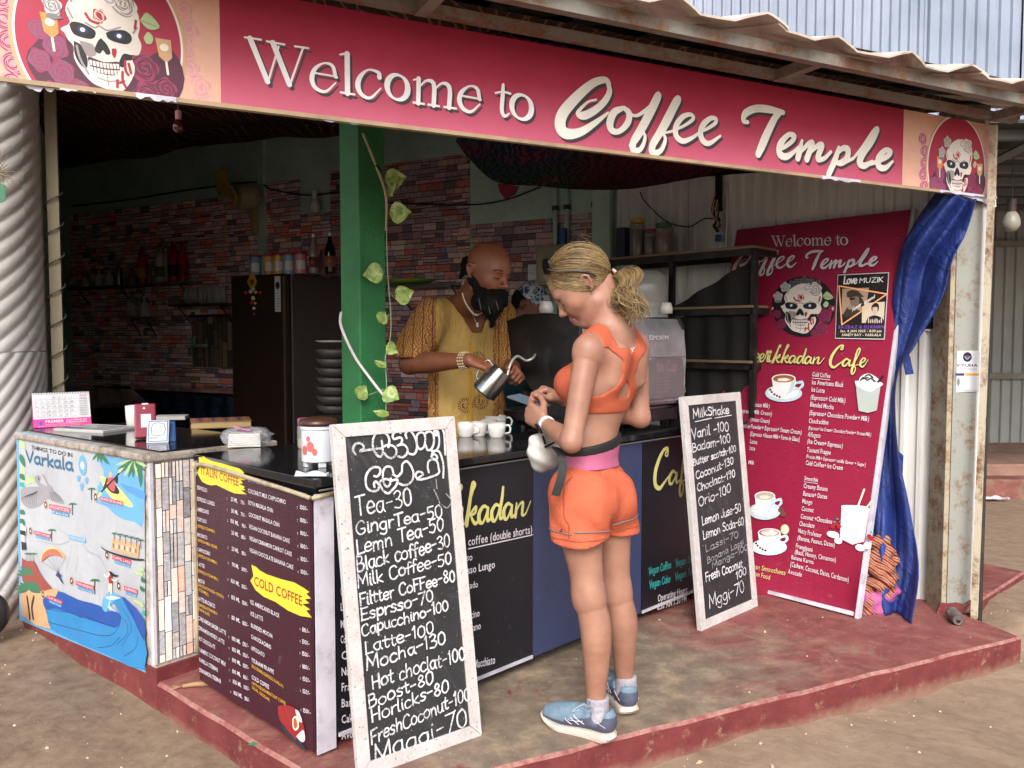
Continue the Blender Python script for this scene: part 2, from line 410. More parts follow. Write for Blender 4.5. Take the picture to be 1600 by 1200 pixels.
def skull_print(pr, T, clipr=None, bgd=True, back=BLACK, clip=None):
    """a printed skull among roses; T maps drawing units (x right, y down) to panel uv"""
    def M(p): p = np.atleast_2d(np.asarray(p, float)); return np.concatenate([p, np.ones((len(p), 1))], 1) @ T
    sc = math.sqrt(abs(np.linalg.det(T[:2])))
    def P(pts, mat, sm=3): pr.poly(M(pts), mat, sm)
    def L(pts, w_, mat): pr.rib(M(pts), w_*sc, mat, samp=4)
    if bgd:
        t = np.arange(40)*2*math.pi/40; P(np.stack([483+282*np.cos(t), 280+272*np.sin(t)], 1), back, 0)
        for x, y, r in ((670, 360, 62), (650, 470, 55), (590, 520, 34), (250, 350, 40), (290, 440, 50), (735, 300, 30)): rose_print(pr, T, (x, y), r, ROSE if x > 400 else ROSED, ROSED if x > 400 else ROSE)
        for x, y, r in ((440, 60, 34), (500, 45, 34), (390, 75, 30), (560, 55, 30), (620, 75, 26)): rose_print(pr, T, (x, y), r, GREYI, BLACK)
        for x, y in ((210, 300), (745, 300)): pr.ell(M((x, y))[0], 9*sc, 15*sc, PEACH)
    P([(298, 296), (284, 282), (330, 250), (318, 200), (345, 150), (400, 105), (480, 75), (580, 95), (650, 150), (655, 215), (640, 262), (650, 300), (628, 345), (590, 350), (602, 395), (590, 440), (545, 500), (500, 522), (440, 512), (390, 495), (350, 450), (325, 400), (330, 350), (310, 325)], BONE)
    P([(335, 325), (372, 345), (385, 400), (372, 440), (345, 420), (330, 380)], BLACK)
    P([(598, 350), (560, 348), (540, 372), (528, 400), (548, 410), (562, 380), (592, 372)], BLACK)
    P([(360, 320), (420, 330), (430, 370), (390, 385), (370, 350)], BONE2)
    P([(326, 258), (345, 244), (390, 246), (440, 268), (430, 300), (395, 308), (345, 300), (330, 280)], BLACK)
    P([(488, 270), (520, 255), (575, 245), (605, 260), (606, 285), (580, 305), (525, 303), (495, 292)], BLACK)
    pr.ell(M((383, 272))[0], 24*sc, 19*sc, NAVY); pr.ell(M((549, 274))[0], 24*sc, 19*sc, NAVY)
    pr.ell(M((383, 272))[0], 11*sc, 10*sc, WHITE); pr.ell(M((549, 274))[0], 11*sc, 10*sc, WHITE)
    P([(463, 296), (448, 308), (426, 345), (430, 360), (448, 364), (459, 350), (466, 350), (476, 364), (494, 360), (496, 345), (484, 318)], BLACK)
    L([(400, 240), (440, 255), (463, 245), (500, 258), (560, 235)], 4, BONE2)
    P([(386, 392), (400, 385), (460, 398), (520, 388), (534, 396), (526, 430), (500, 450), (450, 452), (400, 440)], ROSED)
    for i in range(9):
        x = 398+i*15.5
        for y0, y1 in ((396, 418), (424, 443)):
            y0 += 6*math.sin((i+1)/10*math.pi); y1 += 6*math.sin((i+1)/10*math.pi)
            P([(x-6.4, y0), (x+6.4, y0), (x+5.4, y1), (x-5.4, y1)], BONE, 0)
    L([(345, 345), (352, 400), (380, 460)], 5, BONE2); L([(420, 470), (470, 480), (520, 468)], 3, BONE2)
    L([(465, 455), (466, 500)], 2, BONE2); L([(330, 190), (345, 230)], 4, BONE2); L([(380, 90), (350, 160)], 4, BONE2)
    L([(640, 225), (620, 250)], 5, BONE2)
    for q in ([(560, 380), (556, 420), (566, 440)], [(540, 430), (535, 470), (545, 495)], [(575, 390), (580, 430)], [(510, 470), (505, 500)], [(640, 195), (630, 230)], [(520, 480), (540, 470)]): L(q, 6, REDI)
    P([(505, 335), (525, 332), (525, 352), (512, 375), (503, 360)], REDI)
    rose_print(pr, T, (470, 200), 30, REDI, BONE, 3); L([(408, 200), (425, 226), (460, 234)], 6, REDI)
    rose_print(pr, T, (590, 130), 62, BONE, BONE2, 5); rose_print(pr, T, (530, 110), 36, WHITE, BONE2, 4)
    rose_print(pr, T, (330, 105), 44, PALEROSE, GREYI, 5); rose_print(pr, T, (262, 190), 42, PALEROSE, GREYI, 5); 
    P([(660, 190), (700, 150), (752, 200), (720, 222), (685, 218)], LEAF2); L([(665, 190), (735, 206)], 3, BONE2)
    P([(665, 265), (690, 235), (712, 255), (700, 285), (675, 288)], LEAF2)
    P([(225, 240), (245, 225), (300, 235), (260, 250)], GREYI)
def brush_stamp(pr, strokes, T, mats, scale_w=1.0, sh=None):
    """script lettering: strokes are lists of (x, y, halfwidth) in drawing units"""
    sc = math.sqrt(abs(np.linalg.det(T[:2])))
    for off, mat in ((sh, mats[1]), ((0, 0), mats[0])):
        if off is None: continue
        for st in strokes:
            q = np.array([(a+off[0], b+off[1], 1) for a, b, c in st], float) @ T
            pr.rib(q, np.array([c for a, b, c in st])*sc*scale_w, mat, samp=6)
# "Coffee Temple" as brushed on the sign (drawing units: x right, y down)
COFFEE = [
 [(298,262,5),(304,285,8),(290,315,9),(258,345,10),(222,362,11),(205,352,6),(235,320,3),(262,312,3)],
 [(304,285,6),(300,258,7),(285,250,9),(250,262,11),(200,305,14),(158,355,16),(150,395,17),(170,418,15),(215,412,11),(265,380,7),(300,352,3)],
 [(345,338,6),(318,352,10),(305,385,11),(312,408,9),(335,410,7),(360,385,9),(365,355,9),(350,338,6)],
 [(360,352,4),(385,362,4),(410,350,5),(440,325,5)],
 [(372,455,8),(395,425,8),(420,380,9),(445,330,9),(458,298,8),(448,300,5),(425,345,5),(400,400,8),(378,445,10),(380,470,9),(402,465,6),(415,430,5),(405,405,3)],
 [(435,462,8),(455,430,8),(480,390,9),(505,340,9),(520,310,8),(508,312,5),(485,355,5),(460,410,8),(438,455,10),(440,478,9),(465,470,6),(478,435,5),(468,412,3)],
 [(478,415,3),(505,408,3),(545,388,4),(566,370,5),(556,358,5),(532,366,7),(512,394,8),(512,424,8),(532,441,7),(560,432,5),(588,412,3)],
 [(588,412,3),(610,402,4),(634,385,5),(636,372,5),(620,370,6),(598,388,8),(588,416,8),(596,440,8),(616,448,6),(650,425,3)]]
TEMPLE = [
 [(735,382,5),(722,378,6),(728,355,9),(760,340,9),(800,342,9),(846,352,6)],
 [(838,350,7),(820,370,9),(795,420,11),(780,455,11),(768,482,9)],
 [(828,470,3),(850,460,5),(875,440,6),(880,425,7),(862,422,6),(838,450,9),(835,480,9),(855,490,8),(880,475,5),(900,455,4)],
 [(905,440,4),(898,470,8),(892,495,8)],
 [(896,480,4),(925,450,6),(938,448,7),(928,475,8),(920,498,8)],
 [(924,482,4),(955,455,6),(968,455,7),(958,480,8),(955,498,7),(975,495,5),(995,475,4)],
 [(1020,462,5),(1008,500,8),(988,545,8)],
 [(1008,490,4),(1030,465,6),(1048,468,8),(1045,495,8),(1025,510,7),(1008,505,4),(1030,512,3),(1065,495,4)],
 [(1065,495,3),(1095,460,5),(1130,410,6),(1142,405,5),(1125,440,7),(1095,480,9),(1085,508,9),(1100,518,7),(1125,505,4)],
 [(1115,515,3),(1140,505,5),(1170,490,6),(1182,475,6),(1165,470,6),(1145,495,9),(1145,520,8),(1165,525,6),(1188,505,3)]]
# "erikkadan Cafe" in the looped script of the banner
CAFE = [
 [(850,640,5),(842,668,5),(825,660,4),(850,632,7),(820,635,8),(780,675,11),(742,740,13),(735,800,12),(765,825,10),(805,800,7),(845,770,4)],
 [(905,765,5),(880,750,8),(850,775,10),(845,805,9),(865,812,7),(892,785,6),(912,760,6),(902,790,8),(905,812,7),(930,800,4)],
 [(925,810,3),(955,770,5),(990,700,6),(1000,665,6),(985,660,6),(965,710,8),(945,790,10),(925,850,10),(928,885,8),(948,870,6),(958,830,5),(945,815,4),(985,800,3)],
 [(985,805,3),(1010,790,5),(1040,768,6),(1045,748,6),(1025,745,6),(1005,775,9),(1002,808,9),(1025,820,7),(1050,790,4),(1072,757,3)]]
KKADAN = [
 [(205,790,3),(230,740,4),(270,660,6),(292,635,7),(280,628,5),(262,680,8),(238,740,9),(222,782,8)],
 [(235,755,3),(265,725,5),(285,712,6),(278,735,6),(252,748,5),(270,780,7),(292,772,4)],
 [(292,772,3),(310,730,4),(345,660,6),(362,632,7),(350,625,5),(332,680,8),(312,740,9),(300,782,8)],
 [(310,755,3),(340,728,5),(358,718,6),(350,740,6),(328,750,5),(345,782,7),(368,768,4)],
 [(420,730,5),(398,722,7),(372,745,9),(368,775,9),(385,785,6),(408,758,5),(425,728,5),(415,755,8),(415,782,7),(440,770,4)],
 [(490,735,5),(468,725,7),(442,748,9),(440,778,9),(455,788,6),(480,755,5),(510,690,6),(520,655,6),(508,700,8),(490,750,8),(488,785,7),(510,775,4)],
 [(560,740,5),(538,730,7),(512,752,9),(510,782,9),(525,792,6),(548,765,5),(565,738,5),(556,762,8),(556,788,7),(580,778,4)],
 [(592,735,4),(585,765,8),(578,792,7)],
 [(585,770,3),(612,742,5),(632,738,7),(625,765,8),(622,790,7),(645,785,4),(682,738,3)]]
CHEERI = [
 [(20,745,6),(45,735,6),(55,715,6),(35,705,6),(12,735,8),(15,765,8),(40,770,6),(62,750,4)],
 [(62,755,5),(88,738,6),(98,712,6),(80,702,6),(60,730,9),(62,765,8),(85,772,6),(108,745,4)],
 [(105,750,5),(130,738,6),(142,712,6),(125,705,6),(106,732,9),(108,765,8),(128,772,6),(150,745,4)],
 [(150,748,4),(165,705,5),(180,712,6),(172,745,7),(172,772,6),(195,770,4)],
 [(198,715,5),(188,745,8),(190,772,7),(208,765,4)]]
# ------------------------------------------------------------------ implicit bodies
class SDF:
    def __init__(s): s.p = []; s.post = None
    def rc(s, a, b, r1, r2=None, k=.02, op=1):
        a = np.asarray(a, float); b = np.asarray(b, float); r2 = r1 if r2 is None else r2; m = max(r1, r2)
        s.p.append(('c', (a, b, r1, r2), k, op, np.minimum(a, b)-m, np.maximum(a, b)+m)); return s
    def chain(s, pts, rs, k=.02):
        P = cr(np.concatenate([np.asarray(pts, float), np.asarray(rs, float)[:, None]], 1), 4)       # a smooth limb: many short cones, joined tightly
        for i in range(len(P)-1): s.rc(P[i, :3], P[i+1, :3], P[i, 3], P[i+1, 3], k if i == 0 else 1e-4)
        return s
    def el(s, c, r, R=None, k=.02, op=1):
        c = np.asarray(c, float); r = np.asarray(r, float); R = np.eye(3) if R is None else np.asarray(R)
        e = np.abs(R) @ r; s.p.append(('e', (c, r, R), k, op, c-e, c+e)); return s
    @staticmethod
    def d1(t, q, P):
        if t == 'c':
            a, b, r1, r2 = q; ba = b-a; pa = P-a; h = np.clip(pa @ ba/(ba @ ba+1e-12), 0, 1)
            return np.linalg.norm(pa-h[..., None]*ba, axis=-1)-(r1+(r2-r1)*h)
        c, r, R = q; L = (P-c) @ R; k0 = np.linalg.norm(L/r, axis=-1); k1 = np.linalg.norm(L/(r*r), axis=-1)
        return k0*(k0-1)/(k1+1e-9)
    def mesh(s, h=.005, pad=.02, lo=None, hi=None):
        L = np.min([p[4] for p in s.p if p[3] > 0], 0)-pad; U = np.max([p[5] for p in s.p if p[3] > 0], 0)+pad
        if lo is not None: L = np.maximum(L, lo)
        if hi is not None: U = np.minimum(U, hi)
        n = np.maximum(np.ceil((U-L)/h).astype(int)+1, 3); D = np.full(n, .3, np.float32)
        ax = [L[i]+h*np.arange(n[i]) for i in range(3)]
        for t, q, k, op, a, b in s.p:
            m = k+3*h; i0 = np.clip(np.floor((a-m-L)/h).astype(int), 0, n); i1 = np.clip(np.ceil((b+m-L)/h).astype(int)+1, 0, n)
            if (i1 <= i0).any(): continue
            sl = tuple(slice(i0[i], i1[i]) for i in range(3))
            G = np.stack(np.meshgrid(*[ax[i][sl[i]] for i in range(3)], indexing='ij'), -1)
            d = s.d1(t, q, G); o = D[sl]
            if op > 0: hh = np.clip(.5+.5*(o-d)/k, 0, 1); D[sl] = o*(1-hh)+d*hh-k*hh*(1-hh)
            else: hh = np.clip(.5-.5*(o+d)/k, 0, 1); D[sl] = o*(1-hh)-d*hh+k*hh*(1-hh)
        if s.post is not None:
            G = np.stack(np.meshgrid(*ax, indexing='ij'), -1); D = s.post(D, G).astype(np.float32)
        return nets(D, L, h)
def nets(D, L, h):
    ins = D < 0
    c = [(i, j, k) for i in (0, 1) for j in (0, 1) for k in (0, 1)]
    nx, ny, nz = D.shape
    cnt = sum(ins[i:nx-1+i, j:ny-1+j, k:nz-1+k].astype(np.int8) for i, j, k in c)
    act = (cnt > 0) & (cnt < 8); I = np.argwhere(act); idx = -np.ones(act.shape, np.int32); idx[act] = np.arange(len(I))
    val = {q: D[I[:, 0]+q[0], I[:, 1]+q[1], I[:, 2]+q[2]] for q in c}
    S = np.zeros((len(I), 3)); N = np.zeros(len(I))
    for a in c:
        for ax in range(3):
            if a[ax]: continue
            b = list(a); b[ax] = 1; b = tuple(b); va, vb = val[a], val[b]; m = (va < 0) != (vb < 0)
            t = np.where(m, va/(va-vb+1e-12), 0); p = np.tile(np.array(a, float), (len(I), 1)); p[:, ax] += t
            S += p*m[:, None]; N += m
    v = L+h*(I+S/N[:, None]); F_ = []
    for ax in range(3):
        o = [x for x in range(3) if x != ax]; sl0 = [slice(None)]*3; sl1 = [slice(None)]*3
        sl0[ax] = slice(0, -1); sl1[ax] = slice(1, None); ch = ins[tuple(sl0)] != ins[tuple(sl1)]
        E = np.argwhere(ch); E = E[(E[:, o[0]] > 0) & (E[:, o[1]] > 0) & (E[:, o[0]] < D.shape[o[0]]-1) & (E[:, o[1]] < D.shape[o[1]]-1)]
        q = []
        for da, db in ((-1, -1), (0, -1), (0, 0), (-1, 0)):
            e = E.copy(); e[:, o[0]] += da; e[:, o[1]] += db; q.append(idx[e[:, 0], e[:, 1], e[:, 2]])
        q = np.stack(q, 1); sgn = ins[E[:, 0], E[:, 1], E[:, 2]]
        if ax == 1: sgn = ~sgn
        q[~sgn] = q[~sgn][:, ::-1]; q = q[(q >= 0).all(1)]; F_.append(q)
    return v, np.concatenate(F_)
def skin_mesh(name, vf, mat, parent, smooth=True, relax=1):
    v, f = vf
    if relax:
        e = np.concatenate([f[:, [0, 1]], f[:, [1, 2]], f[:, [2, 3]], f[:, [3, 0]]])
        for _ in range(relax):
            s = np.zeros_like(v); n = np.zeros(len(v))
            for a, b in ((0, 1), (1, 0)):
                for k in range(3): s[:, k] += np.bincount(e[:, a], v[e[:, b], k], len(v))
                n += np.bincount(e[:, a], minlength=len(v))
            v = v*.5+.5*s/np.maximum(n, 1)[:, None]
    base = wl(parent) if parent is not None else np.zeros(3)
    me = bpy.data.meshes.new(name); me.from_pydata((v-base).tolist(), [], f.tolist()); me.materials.append(mat); me.update()
    if smooth: me.shade_smooth()
    o = bpy.data.objects.new(name, me); C.objects.link(o)
    if parent is not None: o.parent = parent
    return o
def hand(s, W, fwd, pn, side, curl=(20, 25, 15), spread=.0, sc=1.0, thumb=None, k=.004, curls=None):
    """W wrist, fwd along the palm, pn palm normal, side towards the thumb; fingers bend towards pn"""
    W = np.asarray(W, float); f = nrm(fwd); n = np.asarray(pn, float); n = nrm(n-f*np.dot(n, f)); sd_ = nrm(np.cross(n, f)); sd_ = sd_*np.sign(np.dot(sd_, side) or 1)
    offs = [.031, .0105, -.0105, -.029]; LL = [(.040, .024, .019), (.045, .028, .02), (.041, .026, .019), (.032, .019, .017)]; kn = [.083, .088, .084, .076]
    s.el(W+f*.047*sc, np.array([.05, .038, .0155])*sc, np.stack([f, sd_, n], 1), k=.012)
    for i in range(4):
        K = W+f*kn[i]*sc+sd_*offs[i]*sc; s.rc(W+sd_*offs[i]*.45*sc+f*.01, K, .012*sc, .0105*sc, k=.012)
        a = 0; p = K; r = (.0092, .0082, .0074, .0066)
        if i == 3: r = tuple(x*.88 for x in r)
        cu = curls[i] if curls else curl; fd = f+sd_*spread*offs[i]*20
        for j in range(3):
            a += math.radians(cu[j]); d = nrm(fd*math.cos(a)+n*math.sin(a)); q = p+d*LL[i][j]*sc; s.rc(p, q, r[j]*sc, r[j+1]*sc, k=k); p = q
    th = thumb or ((.75, .55, .35), (.95, .2, .25), (.98, .05, .3))
    p = W+f*.02*sc+sd_*.022*sc+n*.004
    for (a, b, c), L_, r1, r2 in zip(th, (.045, .034, .027), (.015, .0108, .0098), (.011, .0098, .0082)):
        q = p+nrm(f*a+sd_*b+n*c)*L_*sc; s.rc(p, q, r1*sc, r2*sc, k=.008); p = q
def head(s, O, f, u, sc=1.0, male=False, ears=(1, -1), k=.02):
    """O between the ear canals, f forward, u up; the face profile matches an adult head"""
    f = nrm(f); u = nrm(np.asarray(u)-f*np.dot(u, f)); r = np.cross(f, u)
    def L(x, y, z): return np.asarray(O)+(r*x+f*y+u*z)*sc
    R = np.stack([r, f, u], 1)
    def el(c, rad, k_=.02, op=1, Rx=None): s.el(L(*c), np.array(rad)*sc, R if Rx is None else Rx, k=k_, op=op)
    el((0, .008, .045), (.074, .094, .086)); el((0, .03, .02), (.066, .078, .07), .03)
    el((0, .04, -.035), (.052, .056, .062), .03); el((0, .058, -.07), (.036, .036, .030), .03)
    s.rc(L(-.044, .01, -.06), L(-.012, .082, -.09), .015*sc, .014*sc, k=.025); s.rc(L(.044, .01, -.06), L(.012, .082, -.09), .015*sc, .014*sc, k=.025)
    s.rc(L(-.008, .088, -.088), L(.008, .088, -.088), .0135*sc, k=.015)
    s.rc(L(-.03, .094, .034), L(.03, .094, .034), .010*sc, k=.016)
    for x in (-1, 1):
        el((x*.032, .108, .012), (.018, .016, .011), .014, -1); el((x*.031, .088, .0105), (.0135, .0128, .0125), .003)
        s.rc(L(x*.018, .0985, .0185), L(x*.044, .09, .0165), .0032*sc, k=.004)
        s.rc(L(x*.040, .066, -.018), L(x*.028, .085, -.03), .022*sc, .018*sc, k=.03)
        s.rc(L(x*.009, .117, -.024), L(x*.012, .106, -.027), .0085*sc, .006*sc, k=.006)
        s.rc(L(x*.018, .104, -.056), L(0, .112, -.053), .0042*sc, .0052*sc, k=.004); s.rc(L(x*.016, .104, -.064), L(0, .110, -.066), .0045*sc, .0066*sc, k=.004)
    s.rc(L(0, .100, .022), L(0, .124, -.016), .0078*sc, .0085*sc, k=.010); s.rc(L(0, .124, -.016), L(0, .127, -.020), .0088*sc, k=.006)
    s.rc(L(0, .104, -.045), L(0, .104, -.075), .009*sc, k=.015); s.rc(L(-.02, .108, -.0602), L(.02, .108, -.0602), .0016*sc, k=.002, op=-1)
    for x in ears:
        a = L(x*.076, -.006, .012); 
        E_ = [L(x*.076, .006, .016), L(x*.081, .001, .030), L(x*.085, -.012, .034), L(x*.087, -.022, .022), L(x*.084, -.018, .002), L(x*.078, -.008, -.016), L(x*.073, .002, -.021)]
        for i in range(6): s.rc(E_[i], E_[i+1], .0048*sc, k=.002)
        el((x*.076, -.008, .010), (.006, .014, .022), .004)
    return L, R
# ================================================================== THE SETTING
ZP = .13
cf = nrm((.697, .717, 0)); cn = V(cf[1], -cf[0], 0); ci = -cn            # along the counter front, its outward normal, inward
sdv = nrm((.896, .444, 0)); sn = V(sdv[1], -sdv[0], 0)                   # along the sign, its outward normal
wb = nrm((.873, -.488, 0)); wn = V(wb[1], -wb[0], 0)                     # back wall, left to right, normal towards us
UP = V(0, 0, 1)
def xy(x, y, z=0.): return V(x, y, z)
# ---- ground
def ground_mat():
    s = NT('sandy_ground'); n1 = s.noise(1.3, 8, .65); n2 = s.noise(14, 8, .7); n3 = s.noise(90, 3, .7)
    c = s.ramp(n1, [(.3, H('#786454')), (.5, H('#8a7463')), (.72, H('#9a8570'))])
    st = s.ramp(s.noise(2.2, 8, .7, vec=s.rot((0, 0, .5), (1, 4.5, 1)), dist=1.4), [(.42, H('#7a6557')), (.56, H('#a8947f'))])
    c = s.mix(.28, c, st)
    X = s.xyz(); left = s.ramp(s.m('MULTIPLY_ADD', X[0], .35, .62), [(.0, 1.), (.62, 0.)])
    brown = s.ramp(n2, [(.3, H('#54453a')), (.7, H('#6d5b4b'))]); c = s.mix(left, c, brown)
    c = s.mix(.4, c, s.ramp(n2, [(.35, H('#766252')), (.65, H('#9c8a76'))]))
    c = s.mix(s.ramp(n3, [(.64, 0.), (.75, .5)]), c, H('#b8a991')); c = s.mix(s.ramp(n3, [(.22, .8), (.34, 0.)]), c, H('#5d4a3d'))
    h = s.m('ADD', s.m('MULTIPLY', s.noise(3, 10, .65, dist=1.2), 1.), s.m('MULTIPLY', s.noise(60, 6, .8), .35)); s.bump(h, .35, .035)
    return s.fin(c, .92, spec=.2)
M_ground = ground_mat()
mb = MB()
def gz(x, y):
    r = .012*math.sin(3.1*x+1.7*y)+.008*math.sin(7.3*x-4*y+1)+.006*math.sin(15*x+9*y)
    if x < -1.2 and y > 2.6: r += .085*min(1, (-1.2-x)/1.0)
    t = max(0, min(1, (x-2.3)/.15))*max(0, min(1, (y-3.72+.0*x)/.18)); r = r*(1-t)+(.095+.3*r)*t
    return r
def gfn(u, v): 
    x = -6+12*u; y = .4+10*v; return (x, y, gz(x, y))
mb.grid(gfn, 240, 200); g = mb.build('ground', M_ground, smooth=True); tag(g, kind='structure')
mb = MB(); mb.add([(-150, -100, -.05), (150, -100, -.05), (150, 150, -.05), (-150, 150, -.05)], [(0, 1, 2, 3)]); tag(mb.build('ground', M_ground), kind='structure')
# ---- red painted platform
def paint_floor():
    s = NT('worn_red_floor'); X = s.xyz()
    n1 = s.noise(1.1, 9, .68, vec=s.rot((0, 0, -.45), (1, 1.9, 1)), dist=.8); n2 = s.noise(9, 8, .7); n3 = s.noise(70, 3, .7)
    red = s.ramp(n2, [(.3, H('#6b3835')), (.7, H('#8f5450'))]); bare = s.ramp(n2, [(.28, H('#5e5449')), (.5, H('#7b6d5e')), (.7, H('#9c8a72'))])
    # bare where feet stand most
    d = s.n('ShaderNodeVectorMath', operation='DISTANCE'); s.l(s.pos, d.inputs[0]); d.inputs[1].default_value = (.25, 3.05, ZP)
    f = s.m('ADD', s.m('MULTIPLY', d.outputs['Value'], .74), s.m('MULTIPLY', s.m("SUBTRACT", n1, .5), 2.0))
    c = s.mix(s.ramp(f, [(.42, 0.), (.86, 1.)]), bare, red)
    c = s.mix(s.ramp(s.noise(4.5, 9, .75, dist=2), [(.5, 0.), (.64, .3)]), c, s.mix(.5, bare, H('#b89a80')))
    c = s.mix(s.ramp(s.noise(2.6, 8, .7, dist=.6), [(.60, 0.), (.66, .8)]), c, H('#713034'))
    c = s.mix(s.ramp(n3, [(.66, 0.), (.74, .7)]), c, H('#cdbfae'))
    s.bump(s.m('ADD', s.noise(30, 8, .75), s.m('MULTIPLY', n1, 1.5)), .35, .012)
    return s.fin(c, s.ramp(n2, [(.3, .55), (.7, .8)]), spec=.35)
def paint_side():
    s = NT('red_step_paint'); n2 = s.noise(7, 8, .7); X = s.xyz()
    c = s.ramp(n2, [(.3, H('#5f2729')), (.7, H('#7c3a3a'))])
    c = s.mix(s.ramp(s.noise(16, 9, .8), [(.57, 0.), (.67, .75)]), c, H('#a08570'))
    low = s.m('ADD', s.m('MULTIPLY', X[2], 11), s.m('MULTIPLY', s.m('SUBTRACT', s.noise(9, 6, .7), .5), 1.2)); c = s.mix(s.ramp(low, [(.0, .75), (.5, 0.)]), c, H('#8d7260'))
    s.bump(s.noise(25, 8, .8), .5, .012); return s.fin(c, .6, spec=.35)
M_floor = paint_floor(); M_step = paint_side()
A = V(2.245, 3.575, 0); B = V(-.445, 2.263, 0); Cc = V(-1.36, 3.09, 0); Dd = V(-2.30, 3.835, 0)
outline = [A]
for i in range(1, 26): outline.append(A+(B-A)*i/26+sn*(.004*math.sin(i*1.3)+.0025*math.sin(i*2.9)))
outline.append(B)
for i in range(1, 10): outline.append(B+(Cc-B)*i/10+V(-.6, -.7, 0)*(.003*math.sin(i*1.9)))
outline += [Cc, Dd, V(-5.6, 8.2, 0), V(-4.7, 9.4, 0), V(1.3, 6.6, 0), V(2.9, 4.6, 0), V(2.157, 3.9, 0)]
P = np.array(outline); bevel = P.copy(); 
cen = np.array([0, 4.5, 0]); ins = P+np.array([nrm(cen-p)*.012 for p in P])
n = len(P); mb = MB(); mb2 = MB()
top = ins+UP*ZP; rim = P+UP*(ZP-.011); bot = P+UP*-.1
mb.add(top, tess(top[:, :2])); o = mb.build('platform_floor', M_floor); tag(o, kind='structure')
mb2.add(np.concatenate([top, rim]), [(i, (i+1) % n, n+(i+1) % n, n+i) for i in range(n)], 1); mb2.add(np.concatenate([rim, bot]), [(i, (i+1) % n, n+(i+1) % n, n+i) for i in range(n)])
s_w = NT('worn_step_edge'); c_w = s_w.mix(s_w.ramp(s_w.noise(14, 8, .75), [(.38, 0.), (.55, 1.)]), H('#7c3a3a'), s_w.ramp(s_w.noise(40, 4), [(.3, H('#85544c')), (.7, H('#a07a70'))])); M_worn = s_w.fin(c_w, .7)
o = mb2.build('platform_step', [M_step, M_worn]); tag(o, kind='structure')
# raised kerb and floor of the yard behind
M_yard = pm('yard_concrete', H('#8f6f62'), .85, var=.3, scale=3, bump=.4, bscale=30, dirt=H('#a58f78'), dirtamt=.8)
mb = MB(); mb.box((5.2, 8.0, .13), (7.2, 2.2, .26)); tag(mb.build('yard_step', pm('yard_red', H('#7a4a42'), .8, var=.25, dirt=H('#9b8a76'), dirtamt=.7), bevel=.015), kind='structure')
mb = MB(); mb.box((5.6, 8.2, .19), (7.6, 2.2, .34)); tag(mb.build('yard_step', M_yard, bevel=.015), kind='structure')
# ---- corrugated sheet
def corr_mat(name, lo, hi, rough=.45, metal=.0, rust=0.):
    s = NT(name); c = s.ramp(s.noise(1.2, 6, .6), [(.3, lo), (.7, hi)])
    c = s.mix(s.ramp(s.noise(6, 8, .75, vec=s.scl((1, 1, .12))), [(.5, 0.), (.75, .5)]), c, tuple(x*.55 for x in lo[:3])+(1,))
    if rust: c = s.mix(s.ramp(s.noise(11, 9, .8), [(.58, 0.), (.66, rust)]), c, H('#7a4a22'))
    s.bump(s.noise(8, 3), .12, .02); return s.fin(c, rough, metal, .4)
def sheet(mb, O, U, W, Hh, N, pitch=.05, depth=.012, rib=.35, thick=0, z0=0):
    """trapezoidal profile sheet standing on O, W wide along U, Hh high, ribs out along N"""
    n = int(W/pitch); O = np.asarray(O, float); xs = []
    for i in range(n+1):
        x = i*pitch; r = rib*pitch
        xs += [(x, 0), (x+pitch*.5-r*.75, 0), (x+pitch*.5-r*.4, depth), (x+pitch*.5+r*.4, depth), (x+pitch*.5+r*.75, 0)]
    xs = [(min(a, W), d) for a, d in xs]
    v = [O+U*a+N*d+UP*z for z in (0, Hh) for a, d in xs]; L = len(xs)
    mb.add(v, [(i, i+1, L+i+1, L+i) for i in range(L-1)])
M_bluewall = corr_mat('blue_grey_sheet', H('#7d8799'), H('#939cae'), .45)
M_white = corr_mat('white_sheet', H('#cccdcb'), H('#e2e2df'), .5, rust=.08)
M_greywall = corr_mat('grey_sheet', H('#8b8e8c'), H('#a0a3a1'), .5)
M_steel = pm('dark_steel', H('#3a3532'), .6, .3, .3, 20, .2, dirt=H('#6b4a35'), dirtamt=.6, dscale=12)
# tall shed behind
shed = thing('corrugated_shed', 'tall blue grey ribbed metal shed rising behind the cafe roof', 'building', (4.5, 8.6, .3))
x = -.6
while x < 9.6:
    W = 1.0; mb = MB(); sheet(mb, (x, 9.0+random.uniform(0, .012), 3.2), V(1, 0, 0), W+.03, 5.2, V(0, -1, 0), random.choice([.1, .125]), .03, .3)
    mb.build('wall_panel', M_bluewall, shed); x += W
x = 1.4
while x < 8.8:
    mb = MB(); sheet(mb, (x, 8.6+random.uniform(0, .01), .30), V(1, 0, 0), 1.03, 2.5, V(0, -1, 0), .11, .022, .3); mb.build('lower_wall_panel', M_greywall, shed); x += 1.0
for z in (1.06, 2.42): mb = MB(); mb.box((4.6, 8.54, z), (7, .05, .06)); mb.build('wall_rail', pm('rail_grey', H('#77736c'), .6), shed)
mb = MB(); mb.add([(1.9, 4.7, 2.66), (9, 4.7, 2.66), (9, 8.7, 2.82), (1.9, 8.7, 2.82)], [(0, 3, 2, 1)]); mb.build('porch_roof', pm('porch_under', H('#35383a'), .8), shed, solid=.02)
for i in range(7):
    y = 4.9+i*.6; mb = MB(); mb.box((5.3, y, 2.62+(y-4.6)*.04), (7.2, .05, .06)); mb.build('purlin', pm('purlin_grey', H('#6d6f70'), .6), shed)
for x in (3.0, 4.4, 5.8): mb = MB(); mb.tube([(x, 4.75, 2.58), (x+.9, 8.5, 2.74)], .03, 4); mb.build('rafter', M_greywall, shed)
